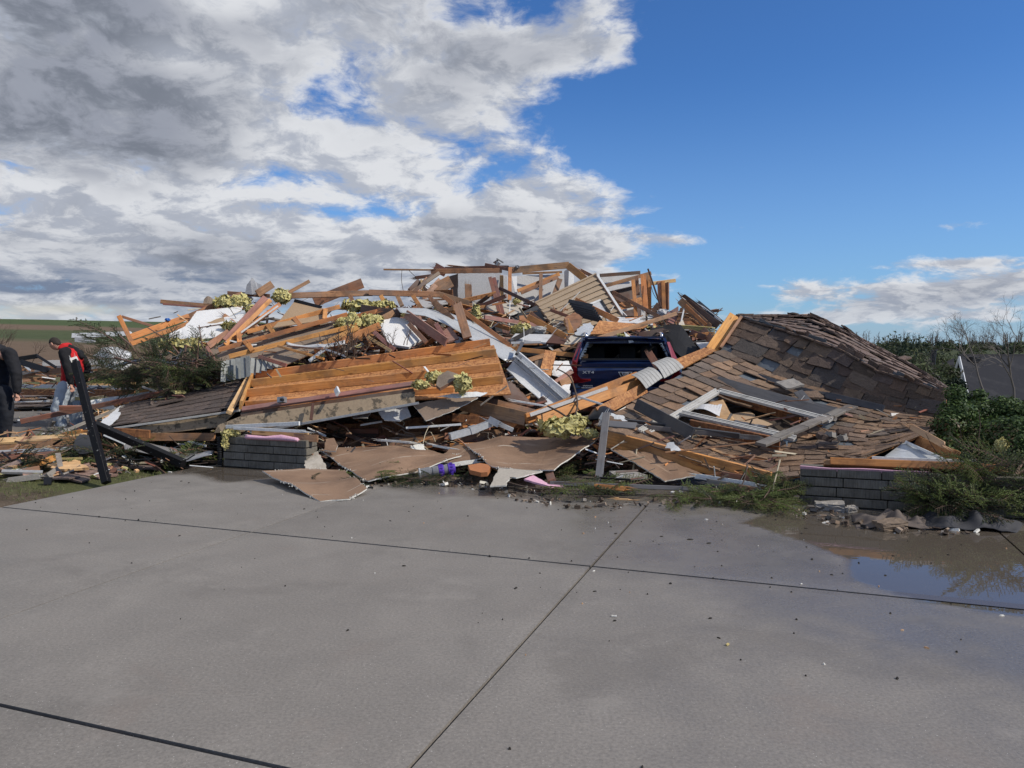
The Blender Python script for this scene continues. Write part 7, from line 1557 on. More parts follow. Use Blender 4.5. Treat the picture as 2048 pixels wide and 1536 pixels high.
def person_red():
    Y = 14.0; root = empty('person', gr(135, 866), 'man with bowed head in red hooded sweatshirt, black sleeves and light jeans among the debris', 'person')
    A = lambda x, y, Y_=Y: at(x, y, Y_)
    pel, wa, ch, nk = A(141, 770), A(142, 748), A(139, 718), A(131, 697)
    ls, le, lw = A(128, 706, 13.80), A(137, 740, 13.70), A(142, 766, 13.66)
    rs_, re, rw = A(158, 708, 14.22), A(173, 735, 14.32), A(168, 760, 14.2)
    lh, lk, la = A(132, 776, 13.88), A(116, 818, 13.80), A(124, 862, 13.86)
    rh, rk, ra = A(151, 776, 14.12), A(150, 820, 14.10), A(156, 862, 14.2)
    hp, he = hand(root, lw, (lw-le), V((1, .2, 0)), 1.05)
    pts = [(pel, .15, .12), (wa, .14, .11), (ch, .17, .13), (nk, .055, .055), (A(118, 692), .06, .06)]
    E = [(0, 1), (1, 2), (2, 3), (3, 4)]
    for a, b, c_ in ((ls, le, lw), (rs_, re, rw)):
        i = len(pts); pts += [(a, .065), (b, .045), (c_, .030)]; E += [(2, i), (i, i+1), (i+1, i+2)]
    for a, b, c_ in ((lh, lk, la), (rh, rk, ra)):
        i = len(pts); pts += [(a, .09), (b, .06), (c_, .042), (c_+V((-.14, -.02, -.04)), .035)]; E += [(0, i), (i, i+1), (i+1, i+2), (i+2, i+3)]
    n0 = len(pts); lwi = 7; pts += hp[1:]; E += [((lwi if a == 0 else n0+a-1), n0+b-1) for a, b in he]
    skin('body', pts, E, 'skin', root)
    # clothing
    skin('sweatshirt', [(A(143, 762), .20, .17), (A(145, 748), .20, .17), (A(145, 730), .215, .18), (A(143, 714), .21, .17), (A(136, 703), .13, .12), (A(131, 699), .08, .08)], [(0, 1), (1, 2), (2, 3), (3, 4), (4, 5)], 'redc', root)
    skin('sleeve', [(ls+V((.03, .03, .03)), .085), (ls, .10), (le, .075), (lw, .052)], [(0, 1), (1, 2), (2, 3)], 'blackc', root)
    skin('sleeve', [(rs_, .09), (re, .085), (rw, .07)], [(0, 1), (1, 2)], 'blackc', root)
    skin('hood', [(A(125, 697, 13.9), .055), (A(136, 696, 14.0), .085), (A(150, 703, 14.0), .08), (A(162, 712, 14.0), .06)], [(0, 1), (1, 2), (2, 3)], 'blackc', root)
    skin('collar', [(A(122, 696, 13.86), .05), (A(128, 692, 13.9), .06), (A(138, 692, 14.05), .06)], [(0, 1), (1, 2)], 'redc', root)
    skin('jeans', [(A(141, 770), .165, .13), (A(140, 778), .16, .13), (lh, .15), (lk, .12), (A(121, 845, 13.84), .10), (la+V((0, 0, .02)), .095), (rh, .15), (rk, .12), (A(153, 845, 14.15), .10), (ra+V((0, 0, .02)), .08)], [(0, 1), (1, 2), (2, 3), (3, 4), (4, 5), (1, 6), (6, 7), (7, 8), (8, 9)], 'denim', root)
    for a in (la, ra): skin('shoe', [(a+V((.05, 0, -.03)), .05), (a+V((-.05, -.01, -.035)), .048, .04), (a+V((-.17, -.02, -.05)), .042, .03)], [(0, 1), (1, 2)], 'blackp', root)
    headmesh('head', A(110, 688, 13.98), 1.05, math.radians(78), math.radians(-34), 'skin', root)
def person_dark():
    Y = 12.9; root = empty('person', gr(0, 880), 'person in a long dark coat and dark trousers, cut off by the left edge', 'person')
    A = lambda x, y, Y_=Y: at(x, y, Y_)
    pel, wa, ch, nk = A(-5, 778), A(-5, 750), A(-8, 712), A(-14, 692)
    rs_, re, rw = A(20, 708, 12.8), A(33, 748, 12.72), A(34, 782, 12.7); ls, le, lw = A(-38, 710, 13.1), A(-48, 748, 13.1), A(-42, 782, 13.0)
    rh, rk, ra = A(8, 785, 12.8), A(14, 828, 12.78), A(10, 874, 12.8); lh, lk, la = A(-16, 785, 13), A(-14, 828, 13), A(-22, 874, 13.0)
    hp, he = hand(root, rw, V((.1, -.1, -1)), V((.9, .3, 0)), 1.05)
    pts = [(pel, .15, .12), (wa, .14, .11), (ch, .17, .13), (nk, .055), (A(-24, 680), .06)]; E = [(0, 1), (1, 2), (2, 3), (3, 4)]
    for a, b, c_ in ((rs_, re, rw), (ls, le, lw)):
        i = len(pts); pts += [(a, .065), (b, .045), (c_, .030)]; E += [(2, i), (i, i+1), (i+1, i+2)]
    for a, b, c_ in ((rh, rk, ra), (lh, lk, la)):
        i = len(pts); pts += [(a, .09), (b, .06), (c_, .042), (c_+V((-.14, -.02, -.04)), .035)]; E += [(0, i), (i, i+1), (i+1, i+2), (i+2, i+3)]
    n0 = len(pts); pts += hp[1:]; E += [((7 if a == 0 else n0+a-1), n0+b-1) for a, b in he]
    skin('body', pts, E, 'skin', root)
    skin('coat', [(A(-3, 792), .27, .19), (wa, .235, .18), (A(-5, 730), .245, .18), (A(-6, 708), .24, .17), (A(-12, 698), .12, .11)], [(0, 1), (1, 2), (2, 3), (3, 4)], 'navyc', root)
    skin('sleeve', [(A(12, 706, 12.85), .10), (rs_, .11), (re, .088), (rw, .062)], [(0, 1), (1, 2), (2, 3)], 'navyc', root)
    skin('sleeve', [(ls, .11), (le, .085), (lw, .06)], [(0, 1), (1, 2)], 'navyc', root)
    skin('trousers', [(A(-3, 782), .17, .13), (rh, .13), (rk, .105), (ra+V((0, 0, .02)), .085), (lh, .13), (lk, .10), (la+V((0, 0, .02)), .085)], [(0, 1), (1, 2), (2, 3), (0, 4), (4, 5), (5, 6)], 'denimdk', root)
    for a in (la, ra): skin('shoe', [(a+V((.05, 0, -.03)), .05), (a+V((-.05, -.01, -.035)), .048, .04), (a+V((-.17, -.02, -.05)), .042, .03)], [(0, 1), (1, 2)], 'blackp', root)
    headmesh('head', A(-30, 676), 1.05, math.radians(60), math.radians(-25), 'skin', root)
person_red(); person_dark()
# ---------------------------------------------------------------- spruce branches
def branchmesh(seed, mat, L=1.0, dens=1.0, bare=.12):
    r = random.Random(seed); v = []; f = []; mi = []
    def tri(a, b, c_, m):
        i = len(v); v.extend([a, b, c_]); f.append((i, i+1, i+2)); mi.append(m)
    mb = MB()
    def needles(a, b, ln):
        d = (b-a); l = d.length; d.normalize(); n = max(3, int(l/.0055*dens)); up = V((0, 0, 1)); s = d.cross(up); s = s.normalized() if s.length > .1 else V((0, 1, 0)); w = d.cross(s)
        for k in range(n):
            p = a+d*(l*k/n); th = r.uniform(0, 6.283); o = (s*math.cos(th)+w*math.sin(th)*.7); q_ = p+(o*.8+d*.65).normalized()*ln*r.uniform(.7, 1.1); sd = d.cross(o).normalized()*.0042
            tri(p-sd, p+sd, q_, 1)
    stem = [V((0, 0, 0))]; cur = V((0, 0, 0)); dr = V((1, 0, .1))
    for k in range(8): dr = (dr+V((0, r.gauss(0, .06), r.gauss(-.02, .05)))).normalized(); cur = cur+dr*L/8; stem.append(cur.copy())
    mb.tube(stem, [.012*(1-i/9.5) for i in range(9)], 5)
    n = 22
    for k in range(n):
        u = bare+(1-bare)*(k+.5)/n; i = min(7, int(u*8)); p = stem[i].lerp(stem[i+1], u*8-i); sd = 1 if k % 2 else -1; l = L*.48*(1-u)**.7*r.uniform(.7, 1.15)+.05
        d = V((.72, sd*.75, r.gauss(-.05, .18))).normalized(); e = p+d*l+V((0, 0, -l*l*.35)); mb.tube([p, e], [.005, .002], 3); needles(p.lerp(e, .1), e, .026)
        for j in range(int(l/.07)):
            w = (j+.6)/(l/.07); a = p.lerp(e, w); d2 = (d+V((.2, (1 if j % 2 else -1)*.8, r.gauss(0, .15)))).normalized(); needles(a, a+d2*l*.42*(1-w*.6)+V((0, 0, -.01)), .024)
    needles(stem[3], stem[8], .022)
    n0 = len(mb.v); V_ = mb.v+v; F_ = mb.f+[tuple(i+n0 for i in x) for x in f]
    return meshdata('spruce_branch', V_, F_, [M['barkred'], M[mat]], midx=mb.m+mi)
SPR = {m: [branchmesh(s, m) for s in (1, 2, 3)] for m in ('needle', 'needlelt')}
def sprig(name, p, d, scale, mat, parent=None, roll=0.0, **kw):
    d = V(d).normalized(); z = V((0, 0, 1))-d*d.z
    z = z.normalized() if z.length > .05 else V((0, -1, 0)); z = Matrix.Rotation(roll, 3, d) @ z; y = z.cross(d)
    Mx = Matrix((d, y, z)).transposed().to_4x4() @ Matrix.Diagonal((scale, scale, scale, 1)); Mx.translation = p
    return inst(name, SPR[mat][R.randrange(3)], Mx, parent, **kw)
# fallen spruce on the left
r = random.Random(91)
sp = empty('fallen_spruce', at(330, 765, 12.8), 'uprooted spruce lying on its side behind the man in red, branches sticking up', 'fallen spruce')
mb = MB(); mb.tube([at(185, 762, 15.0), at(260, 752, 14.0), at(350, 742, 13.0), at(440, 735, 12.9)], [.05, .07, .09, .11], 8); mb.obj('trunk', M['bark'], sp)
for k in range(98):
    u = r.random(); x = 172+258*u; y = r.uniform(712+(4 if u < .3 else 14*u), 768); Y = 14.9-2.4*min(1, u*1.6)+r.uniform(-.4, .4)
    a = r.uniform(-.5, 3.6); d = V((math.cos(a)*(1 if r.random() < .35 else -1 if r.random() < .6 else .3), r.gauss(-.15, .5), r.uniform(-.25, .8)))
    if y > 735: d.z = r.uniform(-.35, .25)
    sprig('branch', at(x, y, Y), d, r.uniform(.4, .8), 'needle' if r.random() < .9 else 'needlelt', sp, roll=r.uniform(-1.4, 1.4))
for a, b, s in (((255, 700, 14.8), (150, 650, 15.0), 1.25), ((225, 700, 14.9), (168, 672, 15.0), .8), ((240, 690, 14.9), (185, 660, 15.0), .7), ((345, 720, 13.0), (352, 655, 13.1), .5), ((395, 740, 12.8), (397, 655, 12.9), .62), ((400, 700, 12.8), (380, 655, 13), .45)):
    pa, pb = at(*a), at(*b); sprig('branch', pa, pb-pa, max(s, (pb-pa).length), 'needle', sp, roll=r.uniform(-.5, .5))
for pts in (((437, 752, 12.6), (420, 720, 12.6), (404, 690, 12.7), (398, 650, 12.7)), ((392, 752, 12.5), (395, 710, 12.6), (398, 680, 12.6)), ((380, 745, 12.6), (362, 712, 12.7), (335, 680, 12.8), (295, 655, 13.0)), ((340, 720, 12.7), (300, 712, 12.8), (262, 700, 13.0)), ((420, 722, 12.6), (370, 718, 12.6), (330, 722, 12.7)), ((350, 732, 12.6), (365, 722, 12.6), (425, 735, 12.5)), ((290, 728, 12.6), (262, 690, 12.8), (240, 672, 13.0)), ((372, 690, 12.7), (368, 720, 12.6)), ((280, 724, 12.6), (330, 738, 12.4), (360, 735, 12.5)), ((230, 715, 12.8), (300, 735, 12.5), (340, 748, 12.4))):
    mb = MB(); mb.tube([at(*p) for p in pts], [.020-.004*i for i in range(len(pts))], 6); mb.obj('bare_limb', M['barkred'], sp)
# spruce litter: each bough a thing in its place
def bough(cx, cy, n, spread, label, mat='needle', smin=.25, smax=.6, up=.15, z0=.02):
    n = int(n*1.6); smin *= 1.15; smax *= 1.15
    e = empty('spruce_bough', gr(cx, cy), label, 'spruce bough')
    for k in range(n):
        p = gr(cx, cy)+V((r.gauss(0, spread), r.gauss(0, spread*.6), z0+abs(r.gauss(0, .05)))); a = r.uniform(0, 6.28)
        sprig('twig', p, (math.cos(a), math.sin(a), r.uniform(-.1, up)), r.uniform(smin, smax), mat if r.random() < .75 else ('needlelt' if mat == 'needle' else 'needle'), e, roll=r.gauss(0, .6))
bough(245, 922, 26, .42, 'heap of dark spruce boughs behind the tilted black post', smax=.7, up=.5)
bough(20, 935, 16, .5, 'dark spruce boughs under the plank stack at the left edge', up=.3)
bough(95, 752+150, 8, .4, 'small spruce sprigs beside the plank stack, left', up=.4)
bough(720, 902, 22, .38, 'green spruce bough between the low wall and the left drywall sheet', 'needlelt', up=.6, smax=.65)
bough(760, 965, 14, .30, 'spruce litter under the right corner of the left drywall sheet', smin=.15, smax=.35)
bough(870, 962, 16, .32, 'spruce litter in front of the purple cylinder', smin=.15, smax=.35)
bough(940, 955, 10, .25, 'spruce litter between the cylinder and the pale plaster piece', smin=.15, smax=.3)
bough(905, 912, 10, .28, 'green spruce sprigs behind the middle drywall piece', 'needlelt', smin=.2, smax=.4, up=.4)
bough(1140, 945, 14, .25, 'spruce litter in the shade behind the right drywall sheet', smin=.2, smax=.5)
bough(1190, 986, 13, .22, 'flat green spruce twig lying on the concrete in front of the garage edge', 'needlelt', smin=.2, smax=.45)
bough(1425, 1003, 22, .22, 'bright green spruce bough on the concrete, left half of the right bough heap', 'needlelt', smin=.22, smax=.36, up=.08)
bough(1505, 1014, 26, .22, 'bright green spruce bough on the concrete nearest to the puddle', 'needlelt', smin=.22, smax=.38, up=.08)
bough(1568, 1000, 18, .14, 'spruce bough standing against the left end of the right foundation wall', smin=.2, smax=.36, up=.7, z0=.03)
bough(460, 770+20, 2, .1, 'little spruce sprig on the low shake roof', smin=.2, smax=.3)
for k in range(46):
    pass
# boughs at the far right, before the hedge
e = empty('spruce_bough', gr(1960, 1020), 'big heap of torn spruce branches before the hedge, right edge', 'spruce bough')
for k in range(120):
    x = r.uniform(1850, 2110); y = r.uniform(925 if x > 1935 else 985, 1014 if x < 2050 else 1040); Y = r.uniform(6.98, 7.1) if x < 1940 else r.uniform(6.95, 7.6)
    a = r.uniform(0, 6.28); sprig('twig', at(x, y, Y), (math.cos(a), math.sin(a)*.5-.3, r.uniform(-.4, .6)), r.uniform(.25, .6), 'needle' if r.random() < .6 else 'needlelt', e, roll=r.gauss(0, .7))
sprig('twig', at(1905, 1022, 7.0), (-1, -.1, .6), .5, 'needlelt', e); sprig('twig', at(1900, 1020, 7.0), (-1, 0, .2), .45, 'needlelt', e); sprig('twig', at(1925, 1000, 7.0), (-.8, 0, .5), .4, 'needlelt', e)
for pts in (((1900, 1000, 7.3), (1960, 975, 7.4), (2005, 960, 7.5), (2030, 925, 7.6)), ((1960, 985, 7.2), (2000, 965, 7.3), (2048, 940, 7.4), (2100, 935, 7.4)), ((1850, 955, 7.6), (1920, 958, 7.5), (1985, 968, 7.4)), ((2010, 1000, 7.1), (2030, 950, 7.3), (2060, 900, 7.5))):
    mb = MB(); mb.tube([at(*p) for p in pts], [.018-.003*i for i in range(len(pts))], 6); mb.obj('bare_limb', M['barkred'], e)
lump('insulation_lump', 2003, 892, 7.9, .07, .05, .08, 'yellow insulation wad caught in the branches at the right edge', seed=71)
# bare shrub behind the top joist
e = empty('bare_shrub', at(690, 715, 12), 'leafless brown shrub poking out behind the top joist', 'shrub')
def bareshrub(base, n, hh, spread, parent, rr, mat='bark', th=.012):
    for k in range(n):
        mb = MB(); a = rr.uniform(-spread, spread); p = base+V((rr.uniform(-.25, .25)*spread*1.5, rr.uniform(-.2, .2), 0)); pts = [p.copy()]; d = V((math.sin(a), rr.gauss(0, .25), math.cos(a)))
        L = hh*rr.uniform(.5, 1.1)
        for j in range(6): d = (d+V((rr.gauss(0, .18), rr.gauss(0, .15), rr.gauss(.02, .1)))).normalized(); p = p+d*L/6; pts.append(p.copy())
        mb.tube(pts, [th*(1-j/7.5) for j in range(7)], 5)
        for j in range(2, 6):
            for _ in range(rr.randint(1, 3)):
                d2 = (d+V((rr.gauss(0, .8), rr.gauss(0, .5), rr.uniform(0, .6)))).normalized(); q_ = pts[j]; m_ = q_+d2*L*.12; e_ = m_+(d2+V((rr.gauss(0, .3), 0, .2))).normalized()*L*.14; mb.tube([q_, m_, e_], [th*.4, th*.3, th*.15], 4)
        mb.obj('stem', M[mat], parent)
bareshrub(at(690, 712, 12.0), 16, .62, .75, e, random.Random(3))
e = empty('bare_shrub', at(800, 690, 12.2), 'small leafless shrub in front of the white door leaf', 'shrub'); bareshrub(at(798, 690, 12.2), 7, .42, .6, e, random.Random(5), th=.008)
# ---------------------------------------------------------------- hedge at the right
def hedge():
    rr = random.Random(17); e = empty('hedge_bush', at(1990, 990, 8.9), 'dense leafy green hedge bush at the right edge, beside the fallen roof', 'hedge')
    def env(x, Y): pass
    mb = MB(); ml = MB(); cx, cy = at(1995, 800, 9.0).x, 9.1
    blobs = []
    for k in range(46):
        px_, py_ = rr.uniform(1895, 2120), rr.uniform(835, 985); 
        if px_ < 1925 and py_ < 830: continue
        Y = rr.uniform(8.4, 10.6) if py_ < 880 else rr.uniform(8.3, 9.6); blobs.append((at(px_, py_, Y), rr.uniform(.2, .36)))
    for px_, py_, Y, s_ in ((1915, 825, 9, .22), (1960, 822, 9.5, .22), (2010, 818, 9.4, .22), (2050, 832, 9.2, .22), (2085, 830, 9, .22), (1895, 850, 8.9, .2), (1900, 905, 8.7, .2), (1910, 785, 9.1, .13), (1958, 790, 9.3, .10), (2130, 850, 8.8, .36), (2140, 880, 8.6, .4)): blobs.append((at(px_, py_, Y), s_))
    for c_, s_ in blobs:
        n = int(5200*s_*s_/.09*.5)
        for _ in range(n):
            d = V((rr.gauss(0, 1), rr.gauss(0, 1), rr.gauss(0, 1))).normalized(); k = rr.random()**.33; p = c_+V((d.x, d.y, d.z*.8))*s_*k*(1+.3*noise.noise(c_*3+d*2)); l = rr.uniform(.014, .026)
            nrm = (d+V((rr.gauss(0, .5), rr.gauss(0, .5), rr.gauss(.4, .5)))).normalized(); t1 = nrm.cross(V((rr.gauss(0, 1), rr.gauss(0, 1), rr.gauss(0, 1)))).normalized(); t2 = nrm.cross(t1)
            m = mb if not (p.x < at(1925, 880, 9).x+.1 and p.z < .75 and rr.random() < .3) else ml
            m.add([p-t1*l, p+t2*l*.55, p+t1*l, p-t2*l*.55], [(0, 1, 2, 3)])
    mb.obj('foliage', M['leaf'], e, kind='stuff'); ml.obj('dry_foliage', M['leafdry'], e, kind='stuff')
    for k in range(70):
        m = MB(); b = at(rr.uniform(1900, 2120), rr.uniform(960, 1000), rr.uniform(8.2, 9.4)); pts = [b]; p = b.copy(); d = V((rr.gauss(0, .3), rr.gauss(-.05, .2), 1)).normalized(); L = rr.uniform(.4, .85)
        for j in range(5): d = (d+V((rr.gauss(0, .18), rr.gauss(0, .15), 0))).normalized(); p = p+d*L/5; pts.append(p.copy())
        m.tube(pts, [.012, .010, .008, .006, .005, .003], 4); m.obj('stem', M['bark'], e)
hedge()
# ---------------------------------------------------------------- cloth and stones before the right wall
def clothsheet(name, q_, label, mat, seed, amp=.06, nv=22, sub=24):
    P_ = [at(*p) if len(p) == 3 else gr(*p) for p in q_]
    return loft(name, [P_[0], P_[1]], [P_[3], P_[2]], nv, .006, [M[mat]], label, cat='cloth', sub=sub*2, smooth=True, wave=lambda u, v: amp*((.55+sum(h_*math.exp(-((u-u_-.25*(v-.5)*g_)/w_)**2) for u_, h_, w_, g_ in ((.18, .9, .10, 1), (.36, .5, .05, -1), (.55, 1.3, .09, .6), (.72, .6, .05, 1.4), (.86, .8, .07, -.8)))+.35*noise.noise(V((u*6+seed, v*4, seed)))+.12*math.sin(22*u+9*v+seed))*max(0, math.sin(math.pi*u))**.4*max(0, math.sin(math.pi*(v*.85+.08)))**.8), jag=.02)
clothsheet('crumpled_cloth', [(1700, 1030), (1860, 1036), (1870, 1060), (1712, 1058)], 'crumpled dusty brown cloth on the wet concrete before the right foundation wall', 'cloth', 3, .06)
clothsheet('crumpled_cloth', [(1838, 1036), (2048, 1047), (2035, 1066), (1845, 1060)], 'dark grey tarp bunched up right of the brown cloth', 'clothdk', 9, .075)
poly('cloth_flap', [(1842, 1034, 6.9), (1868, 1016, 6.95), (1895, 1008, 6.98), (1925, 1024, 6.9), (1945, 1050, 6.75), (1870, 1053, 6.75)], .01, [M['clothdk']], 'raised peak of the dark grey tarp', cat='cloth')
def stone(name, px, py, dims, rz, mat, label, cat='stone block'):
    p = gr(px, py); rr = random.Random(px); bm = bmesh.new(); bmesh.ops.create_cube(bm, size=1); bmesh.ops.subdivide_edges(bm, edges=bm.edges[:], cuts=4, use_grid_fill=True)
    for v in bm.verts: v.co = V((v.co.x*dims[0], v.co.y*dims[1], v.co.z*dims[2]))*(1+.0)+V((noise.noise(v.co*4+V((px, 0, 0))), noise.noise(v.co*4+V((0, px, 0))), noise.noise(v.co*5)))*.018
    me = bpy.data.meshes.new(name); bm.to_mesh(me); bm.free(); me.materials.append(M[mat]); inst(name, me, Matrix.Translation(p+V((0, 0, dims[2]/2))) @ Euler((.03, -.04, rz)).to_matrix().to_4x4(), None, label=label, cat=cat)
stone('stone_block', 1659, 1020, (.26, .16, .075), -.3, 'stone', 'pale grey stone block before the right foundation wall, left of the cloth')
stone('stone_block', 1779, 1058, (.24, .16, .07), .2, 'brownst', 'rough brown stone block on the front edge of the brown cloth')
stone('stone_block', 1700, 1024, (.12, .08, .05), .4, 'stone', 'small grey stone between stone block and brown cloth')
wire('stick', [(1815, 1050, 6.9), (1850, 1052, 6.88), (1890, 1049, 6.9), (1918, 1051, 6.88)], .011, 'yarn', 'knobbly yellowish stick along the front of the dark tarp', cat='stick')
poly('dark_sheet', [(1585, 1010, 7.6), (1620, 1005, 7.7), (1660, 1008, 7.6), (1650, 1020, 7.4), (1588, 1018, 7.45)], .01, [M['slate']], 'flat dark slate scrap left of the pale stone block', cat='slate scrap')
B((1540, 1006, 7.5), (1600, 1003, 7.55), (.012, .012), M['red'], 'thin red-brown stick at the foot of the right foundation wall', name='stick')
# ---------------------------------------------------------------- far house, woods, bare trees
def house():
    Y0 = 46.0; e = empty('house', at(1990, 800, Y0), 'neighbouring house with dark roof and white gable, beyond the hedge at right', 'house')
    ap = at(1919, 713, Y0); apr = at(2200, 712, Y0+3); fl = at(1938, 800, Y0-5); frr = at(2215, 800, Y0-2.2); bl = at(1899, 775, Y0+6); br_ = bl+(apr-ap)
    loft('roof', [ap, apr], [fl, frr], 6, .15, [M['roofdk']], parent=e, sub=3); loft('roof', [ap, apr], [bl, br_], 3, .15, [M['roofdk']], parent=e, sub=3)
    base = at(1919, 850, Y0); mk('gable_wall', [ap+V((.25, 0, -.25)), fl+V((.25, .4, -.1)), V((fl.x+.25, fl.y+.4, -5)), V((bl.x+.25, bl.y-.4, -5)), bl+V((.25, -.4, -.1))], [(0, 1, 2, 3, 4)], M['housew'], e)
    board(ap+V((-.02, 0, -.08)), fl+V((0, 0, -.08)), (.22, .05), M['housew'], parent=e, name='barge_board', face=V((-1, -.3, 0))); board(ap+V((-.02, 0, -.08)), bl+V((0, 0, -.08)), (.22, .05), M['housew'], parent=e, name='barge_board', face=V((-1, -.3, 0)))
    mk('front_wall', [fl+V((.3, .5, 0)), frr+V((0, .5, 0)), V((frr.x, frr.y+.5, -5)), V((fl.x+.3, fl.y+.5, -5))], [(0, 1, 2, 3)], M['housew'], e)
    mb = MB(); mb.box(Matrix.Translation(at(1950, 719, Y0-.4)), (.5, .4, .3)); mb.obj('roof_vent', M['blackp'], e)
    e2 = empty('house', at(1875, 760, 50), 'dark roofed building with a tall black flue, just left of the white gable', 'house')
    loft('roof', [at(1860, 738, 52), at(1908, 716, 53)], [at(1850, 790, 48), at(1912, 790, 48)], 3, .15, [M['roofdk']], parent=e2, sub=3)
    mb = MB(); mb.tube([at(1864, 752, 48), at(1866, 722, 48), at(1868, 702, 48)], .15, 8); mb.tube([at(1868, 702, 48), at(1868, 700, 48)], .2, 8); mb.obj('flue_pipe', M['blackp'], e2)
house()
def clump(mb, c, rx, rz, n, rr, l0, l1):
    for _ in range(n):
        d = V((rr.gauss(0, 1), rr.gauss(0, 1), rr.gauss(0, 1))).normalized(); k = rr.random()**.4; p = c+V((d.x*rx, d.y*rx, d.z*rz))*k*(1+.35*noise.noise(d*2.3+c*.7)); l = rr.uniform(l0, l1)
        t1 = V((rr.gauss(0, 1), rr.gauss(0, 1), rr.gauss(0, 1))).normalized(); t2 = t1.cross(V((rr.gauss(0, 1), rr.gauss(0, 1), rr.gauss(0, 1)))).normalized(); mb.add([p-t1*l, p+t2*l*.6, p+t1*l], [(0, 1, 2)])
def woods():
    rr = random.Random(23)
    # one far wood that reads as a mass
    for nm, mat, n, lab in (('far_wood', 'scrub', 420, 'far-off spring wood covering the hillside at right'), ('far_wood', 'scrubdk', 130, 'dark evergreens scattered through the far-off wood')):
        mb = MB()
        for _ in range(n):
            d = rr.uniform(130, 620); x = d*math.tan(rr.uniform(.28, .82)); y = d; h = rr.uniform(3.0, 7.0); g = H(x, y)
            if mat == 'scrubdk' and rr.random() < .5: d = rr.uniform(430, 640); x = d*math.tan(rr.uniform(.28, .82)); y = d; g = H(x, y)
            clump(mb, V((x, y, g+h*.55)), h*.55, h*.5, 60, rr, .35+d*.0012, .8+d*.0022)
        mb.obj(nm, M[mat], label=lab, cat='wood', kind='stuff')
    mb = MB()   # bare treetops along the skyline
    for _ in range(330):
        d = rr.uniform(520, 640); x = d*math.tan(rr.uniform(.27, .85)); g = H(x, d); h = rr.uniform(9, 14.5); b = V((x, d, g)); mb.tube([b, b+V((rr.gauss(0, .5), 0, h*.8)), b+V((rr.gauss(0, .9), 0, h))], [.32, .22, .08], 3)
        for j in range(9): u = rr.uniform(.35, .95); a = b+V((0, 0, h*u)); mb.tube([a, a+V((rr.gauss(0, 1.6), 0, rr.uniform(.6, 2.6)))], [.13, .05], 3)
    mb.obj('far_bare_trees', M['barkgrey'], label='line of leafless treetops along the skyline at right', cat='wood', kind='stuff')
    # bushes in the middle distance
    labs = ['yellow-green young bush between the black flue and the white gable', 'round olive bush left of the black flue', 'low olive bush just over the end of the fallen ridge', 'dark green bush in the hollow beyond the ridge', 'leafy bush in front of the white gable', 'wide olive shrub in front of the far dark roof', 'olive shrub at the right edge under the dark roof', 'grey-green bush high above the fallen ridge end', 'small bush at the left of the flue, higher up the slope', 'dark evergreen bush by the foot of the white gable']
    spots = [(1888, 752, 44, .8, 'scrub'), (1845, 745, 60, 2.2, 'scrub'), (1835, 765, 40, 1.6, 'scrub'), (1815, 715, 90, 3.2, 'scrubdk'), (1922, 800, 36, .5, 'scrubdk'), (1990, 868, 34, 1.7, 'scrub'), (2045, 862, 33, 1.7, 'scrub'), (1795, 712, 120, 4.5, 'scrub'), (1850, 718, 100, 3.0, 'scrub'), (1908, 775, 40, .55, 'scrubdk')]
    for (x, y, Y, s_, mt), lb_ in zip(spots, labs):
        c_ = at(x, y, Y); e = empty('bush', V((c_.x, c_.y, c_.z-s_)), lb_, 'bush'); m = MB(); clump(m, c_, s_, s_*.8, 900, rr, .05+.0012*Y, .10+.003*Y); m.obj('crown', M[mt], e, kind='stuff')
        m = MB(); m.tube([V((c_.x, c_.y, H(c_.x, c_.y)-.2)), c_], [.08, .03], 5); m.obj('trunk', M['bark'], e)
woods()
def baretree(name, base, h, label, seed, lean=0.0, th=.12, mat='barkgrey', depth=5, spread=.55):
    rr = random.Random(seed); e = empty(name, base, label, 'tree'); trunk = MB(); tw = MB()
    def grow(p, d, L, rad, lv):
        pts = [p.copy()]; n = 4
        for j in range(n): d = (d+V((rr.gauss(0, .10), rr.gauss(0, .10), rr.gauss(.03, .05)))).normalized(); p = p+d*L/n; pts.append(p.copy())
        (trunk if lv < 2 else tw).tube(pts, [rad*(1-.4*i/n) for i in range(n+1)], 6 if lv < 2 else 3)
        if lv >= depth: return
        for k in range(rr.randint(3, 4)):
            q_ = pts[rr.randint(2, n)]; a = rr.uniform(0, 6.28); s_ = d.cross(V((math.cos(a), math.sin(a), .1))).normalized(); grow(q_, (d*rr.uniform(.6, 1)+s_*rr.uniform(.35, .9)*spread*1.6).normalized(), L*rr.uniform(.52, .78), rad*.55, lv+1)
    grow(V(base), V((lean, 0, 1)).normalized(), h*.42, th, 0)
    trunk.obj('trunk', M[mat], e); tw.obj('twigs', M[mat], e, kind='stuff'); return e
b0 = at(2028, 800, 34); baretree('bare_tree', V((b0.x, 34, b0.z)), 4.7, 'tall leafless tree rising over the far dark roof, right edge', 5, 0, .055, depth=5)
b0 = at(1970, 790, 32); baretree('bare_tree', V((b0.x, 32, b0.z)), 4.0, 'leaning leafless tree in front of the far dark roof', 8, -.35, .045, depth=5, spread=.6)
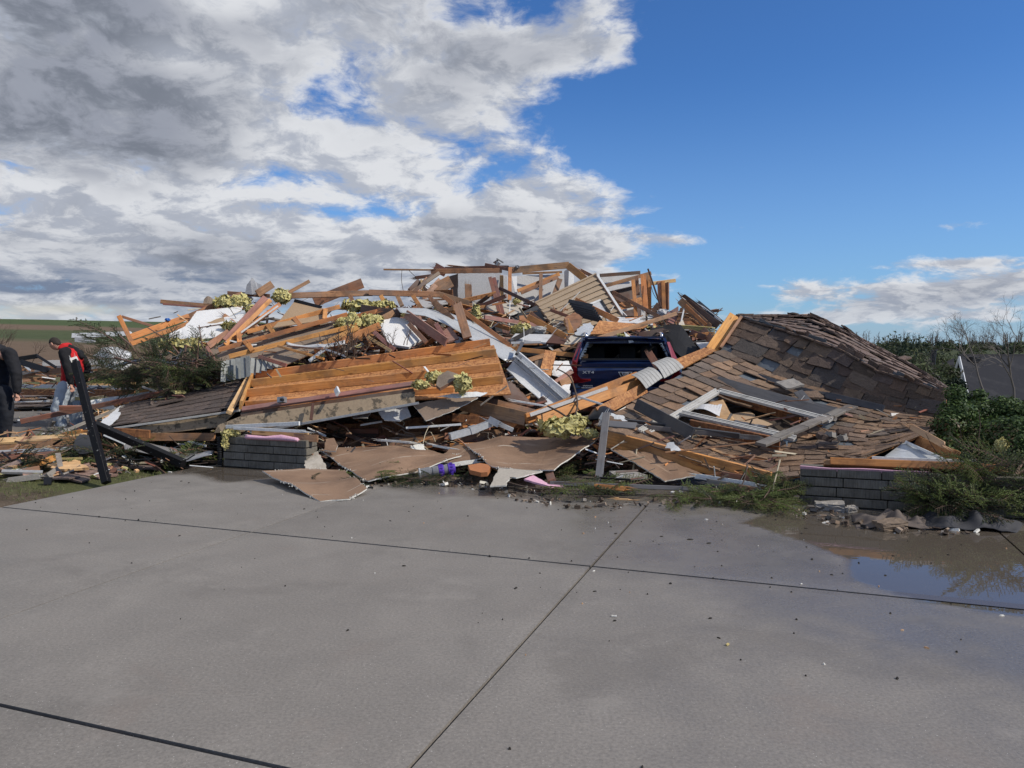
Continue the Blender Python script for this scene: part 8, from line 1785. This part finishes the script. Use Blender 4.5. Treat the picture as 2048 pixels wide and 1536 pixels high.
b0 = at(1888, 790, 42); baretree('bare_tree', V((b0.x, 42, b0.z)), 2.6, 'small leafless sapling left of the white gable', 12, 0, .03, depth=4)
# bare saplings and twigs at the left edge
for k, (x, y, Y, h, ln) in enumerate(((-40, 760, 15.5, 1.5, .9), (-20, 720, 16, 1.2, .8), (60, 735, 18, .8, .5))):
    baretree('bare_sapling', at(x, y, Y), h, ['thin leafless sapling reaching in from the left edge above the dark coat', 'second thin sapling behind the first at the left edge', 'small dead twig bush standing left of the man in red'][k], 40+k, ln, .012, 'bark', depth=3, spread=.5)
# far lone tree on the left skyline
c_ = at(92, 656, 300); e = empty('lone_tree', V((c_.x, 300, H(c_.x, 300))), 'tiny lone tree on the left skyline', 'tree'); m = MB(); clump(m, c_+V((0, 0, .8)), 2.2, .9, 160, random.Random(2), .3, .6); m.obj('crown', M['scrubdk'], e, kind='stuff'); m = MB(); m.tube([V((c_.x, 300, H(c_.x, 300))), c_+V((0, 0, .6))], [.2, .1], 5); m.obj('trunk', M['bark'], e)
# small remaining scraps named one by one near the garage edge
for k, (x, y, s_, mt, lb_) in enumerate(((1248, 972, .05, 'chalk', 'white gypsum crumb beside the orange stick on the driveway'), (1345, 985, .06, 'white', 'white crumb at the left of the crumb trio near the joint'), (1362, 984, .05, 'chalk', 'white crumb at the right of the crumb trio near the joint'), (1228, 1234, .03, 'chalk', 'pale flat gum spot on the concrete slab, centre'), (1455, 1291, .025, 'yarn', 'tiny yellow leaf on the foreground concrete'), (1412, 1002, .03, 'slate', 'dark chip on the concrete before the bough heap'), (340, 945, .05, 'chalk', 'white crumb on the wet concrete near the low wall'))):
    p = gr(x, y); SHK.setdefault(mt, [shakemesh(M[mat_], s, None) for s, mat_ in zip((11, 12, 13, 14, 15), (mt,)*5)]); inst('crumb', SHK[mt][0], Matrix.Translation(p+V((0, 0, .006))) @ Matrix.Rotation(k, 4, 'Z') @ Matrix.Diagonal((s_, s_*.4, .008, 1)), None, label=lb_, cat='crumb')
